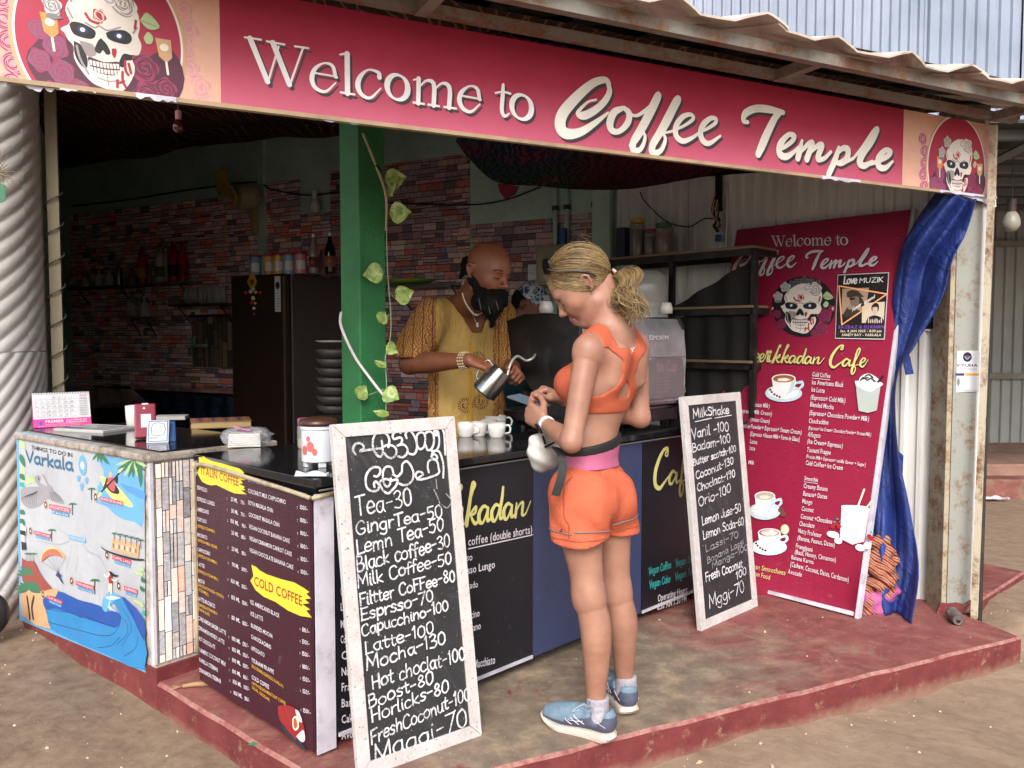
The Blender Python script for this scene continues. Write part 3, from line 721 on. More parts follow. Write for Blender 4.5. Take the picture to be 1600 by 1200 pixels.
# ---- the cafe building
cafe = thing('cafe_stall', 'open fronted cafe stall with brick pattern walls under an asbestos roof', 'building', (0, 4.5, ZP))
WL0 = V(-4.83, 8.8, 0); WR0 = V(.707, 5.7, 0); WW = np.linalg.norm(WR0-WL0)
wallp = Panel(WL0, wb, UP)
def teal_mat():
    s = NT('teal_plaster'); n = s.noise(2, 8, .7); c = s.ramp(n, [(.3, H('#9bbbac')), (.7, H('#c2ddd1'))])
    c = s.mix(s.ramp(s.noise(9, 9, .8), [(.56, 0.), (.7, .6)]), c, H('#6f6f55')); s.bump(s.noise(20, 6, .7), .3, .01); return s.fin(c, .75)
M_teal = teal_mat()
mb = MB(); mb.prism([WL0, WR0, WR0+UP*3.25, WL0+UP*3.25], -wn*.1); mb.build('back_wall', M_teal, cafe)
LW = V(-2.52, 4.42, 0)
mb = MB(); ld = nrm(WL0-LW); mb.prism([LW, WL0, WL0+UP*3.25, LW+UP*3.0], V(-ld[1], ld[0], 0)*.1); mb.build('side_wall', M_teal, cafe)
# printed brick wallpaper: one sheet per patch, its stones drawn as inked quads
def stone_mat():
    s = NT('stone_print'); at = s.n('ShaderNodeVertexColor', layer_name='Col'); n = s.noise(38, 6, .75, vec=s.scl((1, 1, 2.2)))
    c = s.mix(.75, at.outputs[0], s.ramp(n, [(.28, .25), (.5, .55), (.72, .95)]), 'OVERLAY'); return s.fin(c, .5, spec=.35)
M_stone = stone_mat(); M_joint = pm('print_joint', H('#1d1719'), .6)
STC = [('#7a6668', 5), ('#856868', 4), ('#6b5d63', 4), ('#8d6f68', 3), ('#7d4a44', 3), ('#8a5048', 2), ('#574c51', 3), ('#94807a', 2), ('#463c41', 2), ('#70646b', 3)]
STP = [H(h) for h, k in STC for _ in range(k)]
def brick_sheet(name, pan, u0, u1, v0, v1, rowh, lens, parent, vertical=False, pal=None, off=.004, k=3.3, jit=.2):
    """printed stones in courses; vertical turns the courses upright"""
    pal = pal or STP; mb = MB(); fc = []
    a0, a1, b0, b1 = (v0, v1, u0, u1) if vertical else (u0, u1, v0, v1)
    def pts(A_, B_): 
        return np.stack([B_, A_], 1) if vertical else np.stack([A_, B_], 1)
    b = b0
    while b < b1-1e-6:
        h = min(rowh*random.choice([.7, .85, 1, 1, 1.15, 1.35]), b1-b); 
        if b1-b-h < rowh*.4: h = b1-b
        a = a0-random.random()*lens[0]
        while a < a1:
            L = random.uniform(*lens); x0, x1 = max(a, a0), min(a+L, a1); a += L
            if x1-x0 < .006: continue
            sub = [(b, b+h)] if random.random() < .7 or h < rowh*.9 else [(b, b+h*.48), (b+h*.48, b+h)]
            for y0, y1 in sub:
                g = rowh*.045; j = lambda: random.uniform(-1, 1)*rowh*jit*.35
                ax = np.array([x0+g, (x0+x1)/2, x1-g, x1-g, (x0+x1)/2, x0+g]); by = np.array([y0+g+abs(j())*.4, y0+g+abs(j())*.5, y0+g+abs(j())*.4, y1-g-abs(j())*.4, y1-g-abs(j())*.5, y1-g-abs(j())*.4])
                P_ = pts(ax, by); q = [tuple(range(6))]
                mb.add(pan.pt(P_, off+.0012), q)
                c = random.choice(pal); f = random.uniform(.75, 1.18)*k; fc.append((c[0]*f, c[1]*f, c[2]*f, 1))
        b += h
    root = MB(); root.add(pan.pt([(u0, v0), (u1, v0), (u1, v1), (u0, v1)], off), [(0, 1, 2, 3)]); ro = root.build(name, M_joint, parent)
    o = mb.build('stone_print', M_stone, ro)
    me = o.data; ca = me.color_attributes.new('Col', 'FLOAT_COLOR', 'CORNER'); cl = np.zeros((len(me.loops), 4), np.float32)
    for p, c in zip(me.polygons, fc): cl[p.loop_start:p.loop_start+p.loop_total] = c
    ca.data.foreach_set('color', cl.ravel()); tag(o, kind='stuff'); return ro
u = lambda px, py=330: wallp.uv(px, py)[0]
ZB = 2.83; uT = u(735); uJ = u(470)
brick_sheet('wallpaper', wallp, u(107), u(402), .13, ZB-.10, .043, (.05, .17), cafe, k=4.4)  # k falls rightwards: light painted into the stones, lifting the dim left end
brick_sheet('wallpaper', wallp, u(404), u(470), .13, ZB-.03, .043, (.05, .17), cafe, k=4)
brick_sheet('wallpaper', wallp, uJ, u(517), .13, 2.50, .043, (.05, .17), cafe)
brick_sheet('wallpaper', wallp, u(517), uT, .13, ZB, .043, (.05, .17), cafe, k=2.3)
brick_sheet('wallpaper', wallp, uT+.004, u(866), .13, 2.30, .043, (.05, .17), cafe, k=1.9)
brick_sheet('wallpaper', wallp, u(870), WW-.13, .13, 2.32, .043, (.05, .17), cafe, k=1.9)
# right hand corrugated wall, leaning ground for the red banner
rb = nrm((.649, -.761, 0)); rn = V(rb[1], -rb[0], 0)
wallr = Panel(WR0, rb, UP)
t = 0; RWL = 2.36
while t < RWL-.02:
    W = min(.62, RWL-t); mb = MB(); sheet(mb, WR0+rb*t+UP*ZP+rn*random.uniform(0, .004), rb, W, 2.92-(t+W)*.25, rn, .085, .016, .3); mb.build('sheet_wall_panel', M_white, cafe); t += W
mb = MB(); mb.prism([WR0-rn*.02, WR0+rb*RWL-rn*.02, WR0+rb*RWL-rn*.02+UP*2.42, WR0-rn*.02+UP*3.05], -rn*.04); mb.build('wall_backing', M_steel, cafe)
mb = MB(); mb.box(WR0+wn*.03-wb*.06+UP*1.6+rn*.03, (.13, .05, 2.9), basis(wb, np.cross(UP, wb), UP)); mb.build('corner_strip', M_teal, cafe)
# ceiling cloth
def batik(name, base, ink_, sc=3.0, k=.5):
    s = NT(name); v = s.vor(sc, feat='SMOOTH_F1', vec=None); w_ = s.wave(sc*1.2, 6, detail=3)
    f = s.ramp(s.m('ADD', s.m('MULTIPLY', v, .8), s.m('MULTIPLY', w_, .5)), [(.44, 1.), (.5, 0.), (.56, 0.), (.6, 1.)])
    return s.fin(s.mix(s.m('MULTIPLY', f, k), base, ink_), .9, spec=.1)
M_ceil = batik('ceiling_cloth', H('#7d5a46'), H('#2d201c'), 2.6, .9)
SG = V(2.291, 3.93, 0)                      # right end of the sign line
def ceilf(u_, v_):
    a = SG-sdv*(4.2*(1-u_)); a = V(a[0], a[1], 2.52); b = WL0+(WR0-WL0)*u_; b = V(b[0], b[1], 3.22)+wn*.0
    p = a+(b-a)*v_; return p+UP*(-.10*math.sin(v_*math.pi*3)**2*(.4+.6*math.sin(u_*9)**2)+.02*math.sin(u_*40+v_*9))*(1 if 0 < v_ < 1 else 0)
mb = MB(); mb.grid(ceilf, 60, 40); mb.build('ceiling_cloth', M_ceil, cafe, smooth=True)
mb = MB(); q0 = SG+sdv*.0; mb.add([(LW[0]-.05, LW[1]-.1, 3.02), (SG-sdv*4.15)[:2].tolist()+[2.62], (SG)[:2].tolist()+[2.66], (WR0[0]+.5, WR0[1]+.3, 3.4), (WL0[0]-.3, WL0[1]+.2, 3.4)], [(0, 1, 2, 3, 4)]); mb.build('roof_lining', M_steel, cafe)
# ---- asbestos roof sheets with a deep wave, each sheet its own part
def asb():
    s = NT('asbestos'); c = s.ramp(s.noise(3, 8, .7), [(.3, H('#b5a99d')), (.7, H('#d0c6bc'))])
    c = s.mix(s.ramp(s.noise(7, 8, .75, vec=s.rot((0, 0, .46), (1, .2, 1))), [(.5, 0.), (.68, .7)]), c, H('#6b5d52')); s.bump(s.noise(40, 6, .7), .3, .008); return s.fin(c, .9, spec=.2)
M_asb = asb()
EV = .345                                   # eave in front of the sign
ridge_dir = nrm(-sn*1.0+UP*.28)             # up the slope, away from us
def wavez(x):
    q = (x/.355) % 1.0
    return .038*(0 if q < .42 else ((q-.42)/.34)**.8 if q < .76 else ((1-q)/.24)**.8)+.006*math.sin(x*5.1)
sheets0 = SG+sdv*.42+sn*EV
for i in range(4):
    mb = MB(); W = 1.10; x0 = -i*1.065-W
    def fn(u_, v_, x0=x0):
        x = x0+u_*W; p = sheets0+sdv*x+ridge_dir*(v_*2.6-.02+.02*math.sin(i*3.))
        return p+UP*(2.466+wavez(x)+.008*i % .02)+(sn*(.012*math.sin(x*11)) if v_ == 0 else 0)
    mb.grid(fn, 62, 10); o = mb.build('roof_sheet', M_asb, cafe, solid=.007)
# beams and brackets under the eave
def beam(p, q, w_, h_, name='eave_beam', m=None, par=None):
    d = nrm(q-p); mb = MB(); side = nrm(np.cross(UP, d)); mb.box((p+q)/2, (np.linalg.norm(q-p), w_, h_), basis(d, side, np.cross(d, side))); return mb.build(name, m or M_rust, par or cafe)
def rust_mat(name, base, amt=.5, sc=6):
    s = NT(name); n = s.noise(sc, 9, .78); n2 = s.noise(sc*9, 6, .8)
    c = s.mix(s.ramp(s.m('ADD', s.m('MULTIPLY', n, .7), s.m('MULTIPLY', n2, .3)), [(.5-amt*.1, 0.), (.62-amt*.1, 1.)]), base, s.ramp(n2, [(.3, H('#4d2f1c')), (.7, H('#8a5a30'))]))
    s.bump(n2, .3, .004); return s.fin(c, .75, .1)
M_rust = rust_mat('rusty_steel', H('#7d7a74'), .3, 5)
e0 = SG+sdv*.30+sn*(EV-.06); beam(e0-sdv*4.3+UP*2.445, e0+UP*2.445, .035, .04)
f0 = SG+sdv*.02+sn*.05; beam(f0-sdv*4.15+UP*2.456, f0+sdv*.0+UP*2.456, .04, .03)
for t in (1.45, 2.9, .15): p = SG-sdv*t+UP*2.447; beam(p+sn*.06, p+sn*(EV-.06), .04, .04, 'bracket')
# ---- posts
M_cream = rust_mat('cream_post_paint', H('#8f8672'), -.6, 4); M_post = rust_mat('flaking_cream', H('#bdb4a0'), .2, 7); M_col = rust_mat('rusting_grey_column', H('#8f918b'), -.1, 9)
# left cream box post with wire
lp = aty(92, 600, 4.42); root = thing('box_post', 'narrow cream box post with wire twisted round it, beside the white column', 'post', (lp[0], lp[1], ZP))
mb = MB(); mb.box((lp[0], lp[1], 1.45), (.055, .055, 2.75), rotz(.4)); mb.build('post', M_cream, root)
w_ = []
for i in range(170): a = i*.3; w_.append((lp[0]+.043*math.cos(a), lp[1]+.043*math.sin(a), .9+i*.0078))
mb = MB(); mb.tube(w_, .004, 5); mb.build('wire', pm('old_wire', H('#5b554c'), .5, .4), root)
# right rusty wide column + thin post
c0 = atz(1480, 957, ZP); root = thing('steel_column', 'wide rust stained grey steel column at the right end of the cafe', 'column', c0)
cw = .145; cd_ = nrm((1, .08, 0)); cc = c0+cd_*cw/2+V(-.08, 1, 0)*.07
mb = MB(); mb.box((cc[0], cc[1], 1.33), (cw, .13, 2.40), basis(cd_, np.cross(UP, cd_), UP)); mb.build('web', M_col, root)
mb = MB(); e1 = c0-cd_*.022+V(0, .07, 0); mb.box((e1[0], e1[1], 1.33), (.022, .15, 2.40)); mb.build('flange', rust_mat('flange_rust', H('#a09884'), .3, 9), root)
mb = MB(); pts = [c0+cd_*a+V(0, -.012, 0)+UP*b for a, b in ((-.06, .0), (cw, .0), (cw, .05), (.11, .06), (.08, .04), (.04, .05), (.0, .045), (-.04, .055))]; mb.prism(pts, (0, .008, 0)); mb.build('painted_foot', M_step, root)
p0 = atz(1522, 966, ZP); root = thing('corner_post', 'thin flaking cream corner post at the right end of the sign', 'post', p0)
p1 = aty(1553, 203, p0[1]+.02); mb = MB(); mb.tube([p0, (p0+p1)/2, p1+UP*.02], .018, 4); mb.build('post', M_post, root)
# ---- white spiral column at the far left
def white_mat():
    s = NT('white_plaster'); n = s.noise(4, 9, .7); c = s.ramp(n, [(.3, H('#e8e6e4')), (.7, H('#f6f5f4'))])
    c = s.mix(s.ramp(s.noise(14, 9, .8), [(.62, 0.), (.74, .35)]), c, H('#9d968e')); X = s.xyz()
    c = s.mix(s.ramp(s.m('ADD', X[2], s.m('MULTIPLY', s.noise(5, 8, .8), .5)), [(.36, .9), (.55, 0.)]), c, H('#6d6259'))
    s.bump(s.noise(35, 8, .75), .25, .01); return s.fin(c, .8)
M_white_p = white_mat()
cx, cy, cr_ = -3.045, 4.15, .62
root = thing('spiral_column', 'fat white plaster column with slanting spiral grooves at the left edge', 'column', (cx, cy, .05))
def col(u_, v_, z0, z1, k):
    th = u_*2*math.pi; z = z0+(z1-z0)*v_
    ph = (th*cr_*k+z)/.092; g = abs(math.sin(ph*math.pi)); r = cr_-.010+.010*g**.6
    if z < .35: r += .02*(1-(z-.0)/.35)
    return (cx+math.cos(th)*r, cy+math.sin(th)*r, z)
mb = MB(); mb.grid(lambda a, b: col(a, b, -.02, 1.375, -.992), 300, 170); mb.build('lower_drum', M_white_p, root, smooth=True)
mb = MB(); mb.grid(lambda a, b: col(a, b, 1.38, 3.2, -.659), 300, 200); mb.build('upper_drum', M_white_p, root, smooth=True)
for q, a0 in ((0, -1.05), (1, -.42)):
    w_ = [(cx+(cr_+.01)*math.cos(a0+.02*math.sin(z*7)), cy+(cr_+.01)*math.sin(a0+.02*math.sin(z*7)), z) for z in np.linspace(1.9, 3, 24)]
    mb = MB(); mb.tube([(a+.06*(3-c)*(.5+q*.3), b, c) for a, b, c in w_], .003, 5); mb.build('cable', BLACK, root)
# ---- green pillar
M_green = pm('green_paint', H('#266b3b'), .55, var=.22, scale=5, bump=.35, bscale=90, dirt=H('#3d5a43'), dirtamt=.35)
gp = aty(569, 600, 3.47); root = thing('green_pillar', 'square green painted pillar holding up the front of the roof', 'pillar', (gp[0], gp[1], ZP))
mb = MB(); mb.box((gp[0], gp[1], 1.33), (.134, .134, 2.4), basis(cf, ci, UP)); mb.build('shaft', M_green, root, bevel=.006)
# ================================================================== COUNTERS
KC = V(-.612, 2.521, 0)                       # near corner of the counter
CZ = 1.012                                    # counter top
M_granite = pm('black_granite', H('#17171a'), .1, var=.5, scale=60, spec=.6, dirt=H('#4b4641'), dirtamt=.25, dscale=9)
def vinyl(name, col_, ridge=1100, rough=.38):
    s = NT(name); c = s.ramp(s.noise(2.5, 8, .7), [(.3, tuple(x*.8 for x in col_[:3])+(1,)), (.7, col_)]); c = s.mix(s.ramp(s.noise(18, 9, .8), [(.6, 0.), (.72, .35)]), c, H('#7a7078'))
    X = s.xyz(); s.bump(s.m('ADD', s.m('MULTIPLY', s.m('SINE', s.m('MULTIPLY', X[2], ridge)), .5), s.m('MULTIPLY', s.noise(4, 4), 5)), .22, .004); return s.fin(c, rough, spec=.4)
M_vblack = vinyl('black_vinyl', H('#1b1b22')); M_vblue = vinyl('blue_vinyl', H('#3b4364')); M_vmar = vinyl('maroon_vinyl', H('#3f1a28'), 1100, .42)
M_trim = pm('cream_rubber_trim', H('#a69a80'), .6, bump=.2, dirt=H('#5b5040'), dirtamt=.7, dscale=18)
M_strip = pm('white_flex', H('#c3c0cc'), .5, bump=.1, dirt=H('#7d7982'), dirtamt=.6, dscale=9)
root = thing('serving_counter', 'long black serving counter with printed cafe panels on its front', 'counter', (KC[0]+.8, KC[1]+1, ZP))
CL = 2.66
def cp(s_, d=0., z=0.): return KC+cf*s_+ci*d+UP*z
mb = MB(); mb.prism([cp(.03, .03, .2), cp(CL, .03, .2), cp(CL, .46, .2), cp(.62, .46, .2), cp(.62, .78, .2), cp(.03, .78, .2)], UP*(CZ-.04-.2)); mb.build('carcass', M_vblack, root)
mb = MB(); mb.prism([cp(-.012, -.025, CZ-.028), cp(CL+.02, -.025, CZ-.028), cp(CL+.02, .5, CZ-.028), cp(.64, .5, CZ-.028), cp(.64, .80, CZ-.028), cp(-.012, .80, CZ-.028)], UP*.028); mb.build('counter_top', M_granite, root, bevel=.004)
mb = MB(); mb.tube([cp(0, -.032, CZ-.034), cp(CL, -.032, CZ-.034)], .0035, 5); mb.build('edge_trim', pm('steel_edge', H('#8a8a8c'), .35, .7), root)
for s_ in (.25, 1.15, 1.75, 2.6):
    mb = MB(); mb.box(cp(s_, .08, .165), (.04, .04, .09), basis(cf, ci, UP)); mb.build('leg', M_steel, root)
cpan = Panel(cp(0, 0, 0), cf, UP)
cuts = [(.072, 'bk'), (cpan.uv(831, 900)[0], 'bl'), (cpan.uv(1001, 850)[0], 'bk'), (CL, None)]
for (a, t), (b, _) in zip(cuts, cuts[1:]):
    mb = MB(); zlo = .175
    mb.add([cp(a+.003, .0, zlo), cp(b-.003, .0, zlo), cp(b-.003, .0, CZ-.045), cp(a+.003, .0, CZ-.045)], [(0, 1, 2, 3)])
    o = mb.build('front_panel', M_vblue if t == 'bl' else M_vblack, root, solid=.012)
    mb = MB(); mb.box(cp((a+b)/2, -.008, zlo+.004), (b-a-.01, .008, .012), basis(cf, ci, UP)); mb.build('edge_strip', M_strip, o) if t == 'bk' else None
mb = MB(); mb.add([cp(.0, -.004, .14), cp(.068, -.004, .14), cp(.068, -.004, CZ-.05), cp(.0, -.004, CZ-.05)], [(0, 1, 2, 3)]); mb.build('white_margin', M_strip, root, solid=.006)
def crop(ox, oy, sc): return lambda x, y: (ox+x/sc, oy+y/sc)
def rect(strokes, pan, cr_):
    """strokes traced on a slanting photo of a panel, straightened into panel metres"""
    out = []
    for st in strokes:
        q = []
        for x, y, w_ in st:
            a = pan.uv(*cr_(x, y)); b = pan.uv(*cr_(x+3, y)); q.append((a[0], a[1], w_*abs(b[0]-a[0])/3))
        out.append(q)
    return out
def stamp(pr, strokes, src, dst, mats, sh=None, kw=1.0):
    """place straightened strokes: three src points go to three dst points"""
    T = affine(src, dst); sc = math.sqrt(abs(np.linalg.det(T[:2])))
    for off, mat in ((sh, mats[1]), ((0, 0), mats[0])):
        if off is None: continue
        for st in strokes:
            q = np.array([(a, b, 1) for a, b, c in st]) @ T+np.array(off)
            pr.rib(q, np.array([c for a, b, c in st])*sc*kw, mat, samp=6)
def lines(pr, pan, cr_, rows, mat, bold=.0):
    for txt, x0, y0, x1, y1, h in rows:
        a = pan.uv(*cr_(x0, y0)); b = pan.uv(*cr_(x1, y1)); t = pan.uv(*cr_(x0, y0-h)); pr.text(txt, a, b, t[1]-a[1], mat, bold=bold)
# ================================================================== RED STANDING BANNER
bl = atz(1335, 967, ZP); bd = nrm((-.655, .756, 0)); bn = V(.756, .655, 0); BW, BH, BL_ = 1.0, 2.0, .485
Vb = nrm(bn*BL_+UP*(2.08-ZP)); BH = math.hypot(BL_, 2.08-ZP)
ban = Panel(bl+bd*BW, -bd, Vb)
ban.fn = lambda a, b: .05*np.clip(1-b/.42, 0, 1)**1.4*np.sin(a*5.2+.4)*(a < BW)
broot = thing('standing_banner', 'tall red welcome banner on a white frame leaning on the ribbed wall', 'banner', bl+bd*.5)
def van(name, col_):
    s = NT(name); c = s.ramp(s.noise(2, 6, .7), [(.3, tuple(x*.9 for x in col_[:3])+(1,)), (.7, col_)]); X = s.xyz()
    s.bump(s.m('ADD', s.m('MULTIPLY', s.m('SINE', s.m('MULTIPLY', X[2], 700)), .4), s.m('MULTIPLY', s.noise(5, 4, dist=1), 6)), .25, .004)
    c = s.mix(s.ramp(s.noise(9, 9, .8), [(.6, 0.), (.72, .3)]), c, H('#a98a92')); return s.fin(c, .4, spec=.4)
M_crim = van('crimson_flex', H('#8f1d3d'))
mb = MB(); mb.grid(lambda a, b: ban.pt((a*(BW-.0), b*BH), .0)[0], 24, 48); mb.build('sheet', M_crim, broot, smooth=True)
fr = MB()
for a0, b0, a1, b1 in ((.008, 0, .008, BH), (BW+.004, -.0, BW+.004, BH+.01), (0, BH-.01, BW, BH-.01), (0, .9, BW, .9), (0, .02, BW, .02)):
    p, q = ban.pt((a0, b0), -.02)[0], ban.pt((a1, b1), -.02)[0]; p = p-ban.N*(.0); mb = MB(); d = nrm(q-p); mb.box((p+q)/2-ban.N*.006, (.018, .03, np.linalg.norm(q-p)), basis(np.cross(ban.N, d), ban.N, d)); mb.build('frame_rail', M_strip, broot)
prb = Print(ban, .0008)
c5 = crop(1130, 310, 3.404); c6 = crop(1130, 620, 3.157); c57 = crop(1170, 430, 5.713)
# ================================================================== THE LONG SIGN
SZ0, SZ1 = 2.105, 2.435
sign = Panel(SG-sdv*4.35+UP*SZ0, sdv, UP); SL = 4.35-.02
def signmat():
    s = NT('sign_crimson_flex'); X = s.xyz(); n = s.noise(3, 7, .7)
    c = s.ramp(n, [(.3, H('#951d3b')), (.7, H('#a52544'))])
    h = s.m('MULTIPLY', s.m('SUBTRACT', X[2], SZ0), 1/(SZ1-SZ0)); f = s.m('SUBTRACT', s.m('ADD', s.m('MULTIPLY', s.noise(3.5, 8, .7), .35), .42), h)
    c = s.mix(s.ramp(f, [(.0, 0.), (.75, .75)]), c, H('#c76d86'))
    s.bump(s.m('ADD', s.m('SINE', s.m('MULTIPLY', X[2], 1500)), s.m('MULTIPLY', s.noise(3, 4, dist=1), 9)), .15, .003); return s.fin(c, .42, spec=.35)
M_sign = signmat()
sroot = thing('shop_sign', 'long crimson welcome sign with a skull picture at each end, under the roof edge', 'sign', sign.pt((2.2, 0))[0])
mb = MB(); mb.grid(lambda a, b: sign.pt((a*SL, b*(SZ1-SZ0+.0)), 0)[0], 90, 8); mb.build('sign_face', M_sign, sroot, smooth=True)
mb = MB(); mb.box(sign.pt((SL/2, .165), -.02)[0], (SL-.02, .02, .30), basis(sdv, -sn, UP)); mb.build('backing_board', M_steel, sroot)
mb = MB(); pp_, qq_ = sign.pt((0, -.002), -.004)[0], sign.pt((SL, -.002), -.004)[0]; mb.box((pp_+qq_)/2, (SL, .022, .012), basis(sdv, -sn, UP)); mb.build('bottom_batten', pm('raw_wood', H('#a58f74'), .8, bump=.3, dirt=H('#6d5b48'), dirtamt=.6), sroot)
random.seed(11); torn = MB(); c1 = crop(0, 0, 4)
def tornpiece(x0, x1, dep, n=9):
    up_ = [(x0+(x1-x0)*i/n, .004) for i in range(n+1)]; lo = [(x1-(x1-x0)*i/n, -dep*random.uniform(.35, 1.)) for i in range(n+1)]
    P_ = sign.pt(up_+lo, .007); P_[n+1:] += sn*.01*random.uniform(-1, 1)
    m_ = MB(); m_.prism(P_, -sn*.002); m_.build('torn_edge', M_strip, sroot)
sx_ = lambda px: sign.uv(px, 160)[0]
for a, b, d in ((0, 12, .02), (40, 92, .022), (94, 150, .017), (150, 212, .010), (212, 275, .016), (500, 575, .014), (600, 640, .008), (1285, 1345, .014), (1345, 1420, .010), (1470, 1540, .012)): tornpiece(sx_(a), sx_(b), d)
P_ = sign.pt([(SL-.005, .03), (SL-.0, -.045), (SL-.03, -.05), (SL-.10, -.028), (SL-.24, -.012), (SL-.24, .0), (SL-.08, .0)], .004); mb = MB(); mb.prism(P_, -sn*.003); mb.build('torn_edge', M_strip, sroot)
pr = Print(sign, .0008)
c2 = crop(350, 0, 2.909); c3 = crop(800, 0, 2)
T_, h_ = 12, 4.5
def el_(cx_, cy_, rx, ry, th, tn, n=16, tilt=.15):
    q = []
    for i in range(n+1):
        a = i*2*math.pi/n; q.append((cx_+rx*math.cos(a), cy_-ry*math.sin(a)+tilt*rx*math.cos(a), tn+(th-tn)*abs(math.cos(a+.25))**1.3))
    return q
WELCOME = [
 [(118,175,T_+1),(198,372,T_)], [(200,372,h_),(248,212,h_)], [(222,195,T_+1),(297,385,T_)], [(299,385,h_),(360,215,h_)],
 [(94,170,h_),(168,181,h_)], [(194,188,h_),(274,203,h_)], [(322,211,h_),(383,220,h_)],
 [(412,332,4),(506,348,4),(506,348,8),(492,300,8),(452,288,4),(412,315,9),(399,362,11),(418,402,9),(462,416,6),(508,376,3)],
 [(559,245,T_),(561,425,T_)], [(526,249,3.5),(556,243,6)], [(530,420,h_),(592,430,h_)],
 [(706,352,11),(700,330,8),(655,318,4),(618,350,10),(608,392,12),(625,430,9),(665,445,6),(712,402,3)],
 el_(788, 397, 47, 56, 13, 5),
 [(884,358,T_-2),(882,470,T_-2)], [(890,392,4),(918,368,5),(945,372,9),(955,400,10),(952,480,10)], [(958,405,4),(988,380,5),(1015,386,9),(1026,415,10),(1022,490,10)],
 [(860,466,h_),(908,473,h_)], [(928,476,h_),(976,483,h_)], [(1000,486,h_),(1054,494,h_)], [(860,364,3),(884,358,5)],
 [(1082,436,4),(1160,450,4),(1160,450,8),(1150,405,8),(1116,392,4),(1080,418,9),(1069,456,11),(1086,494,9),(1122,508,6),(1162,474,3)],
 [(1268,385,6),(1266,430,9),(1262,500,9),(1274,528,7),(1296,516,3)], [(1233,423,4),(1266,418,4),(1300,426,5)],
 el_(1352, 487, 45, 55, 12, 5)]
wrec = rect(WELCOME, sign, c2); crec = rect(COFFEE, sign, c3); trec = rect(TEMPLE, sign, c3)
ID = [(0, 0), (1, 0), (0, 1)]
M_sh = ink('sign_shadow', '#31282c')
stamp(pr, wrec, ID, ID, (WHITE, M_sh), sh=(.008, -.009)); 
stamp(pr, crec, ID, ID, (ink('silver', '#dedad2'), M_sh), sh=(.009, -.010)); stamp(pr, trec, ID, ID, (ink('silver', '#dedad2'), M_sh), sh=(.009, -.010))
# end pictures
def endpic(px0, px1, eyes, chin, flip=False):
    u0, u1 = sx_(px0) if px0 is not None else .0, sx_(px1) if px1 is not None else SL
    H_ = SZ1-SZ0
    pr.poly([(u0, 0), (u1, 0), (u1, H_), (u0, H_)], PEACH if not flip else PEACH)
    e0_, e1_, ch = sign.uv(*eyes[0]), sign.uv(*eyes[1]), sign.uv(*chin)
    T = affine([(383, 272), (549, 274), (462, 520)], [e0_, e1_, ch])
    return T, u0, u1
def cell(pr, T, c, r, mat, mat2, u0, u1):
    """oval frame round the skull cut off at the sign's edges"""
    H_ = SZ1-SZ0; sc = math.sqrt(abs(np.linalg.det(T[:2]))); C_ = (np.array([c[0], c[1], 1]) @ T)
    for rr, m_ in ((r, mat), (r*.955, WHITE), (r*.93, mat2)):
        t = np.linspace(0, 2*math.pi, 80)[:-1]; q = np.stack([C_[0]+rr*sc*.95*np.cos(t), C_[1]+rr*sc*1.1*np.sin(t)], 1)
        q[:, 0] = np.clip(q[:, 0], u0+.001, u1-.001); q[:, 1] = np.clip(q[:, 1], .001, H_-.001)
        k = [i for i in range(len(q)) if np.linalg.norm(q[i]-q[i-1]) > 1e-6]; pr.poly(q[k], m_)
    return C_, sc
class ClipPrint(Print):
    """print clamped to a rectangle of the sheet"""
    def set(s, u0, u1, v0, v1): s.c = (u0, u1, v0, v1); return s
    def poly(s, uv, mat, smooth=0):
        uv = np.asarray(uv, float)
        if smooth: uv = cr(np.concatenate([uv, uv[:1]]), smooth)[:-1]
        uv = np.stack([np.clip(uv[:, 0], s.c[0], s.c[1]), np.clip(uv[:, 1], s.c[2], s.c[3])], 1)
        k = [i for i in range(len(uv)) if np.linalg.norm(uv[i]-uv[i-1]) > 1e-5]
        if len(k) < 3: return
        uv = uv[k]; a = .5*abs(np.dot(uv[:, 0], np.roll(uv[:, 1], 1))-np.dot(uv[:, 1], np.roll(uv[:, 0], 1)))
        if a > 1e-7: super().poly(uv, mat)
    def rib(s, uv, w, mat, caps=True, samp=5):
        uv = np.asarray(uv, float); m_ = (uv[:, 0] > s.c[0]) & (uv[:, 0] < s.c[1]) & (uv[:, 1] > s.c[2]) & (uv[:, 1] < s.c[3])
        if m_.all(): super().rib(uv, w, mat, caps, samp)
        elif m_.sum() > 1: super().rib(uv[m_], np.broadcast_to(w, (len(uv),))[m_], mat, caps, samp)
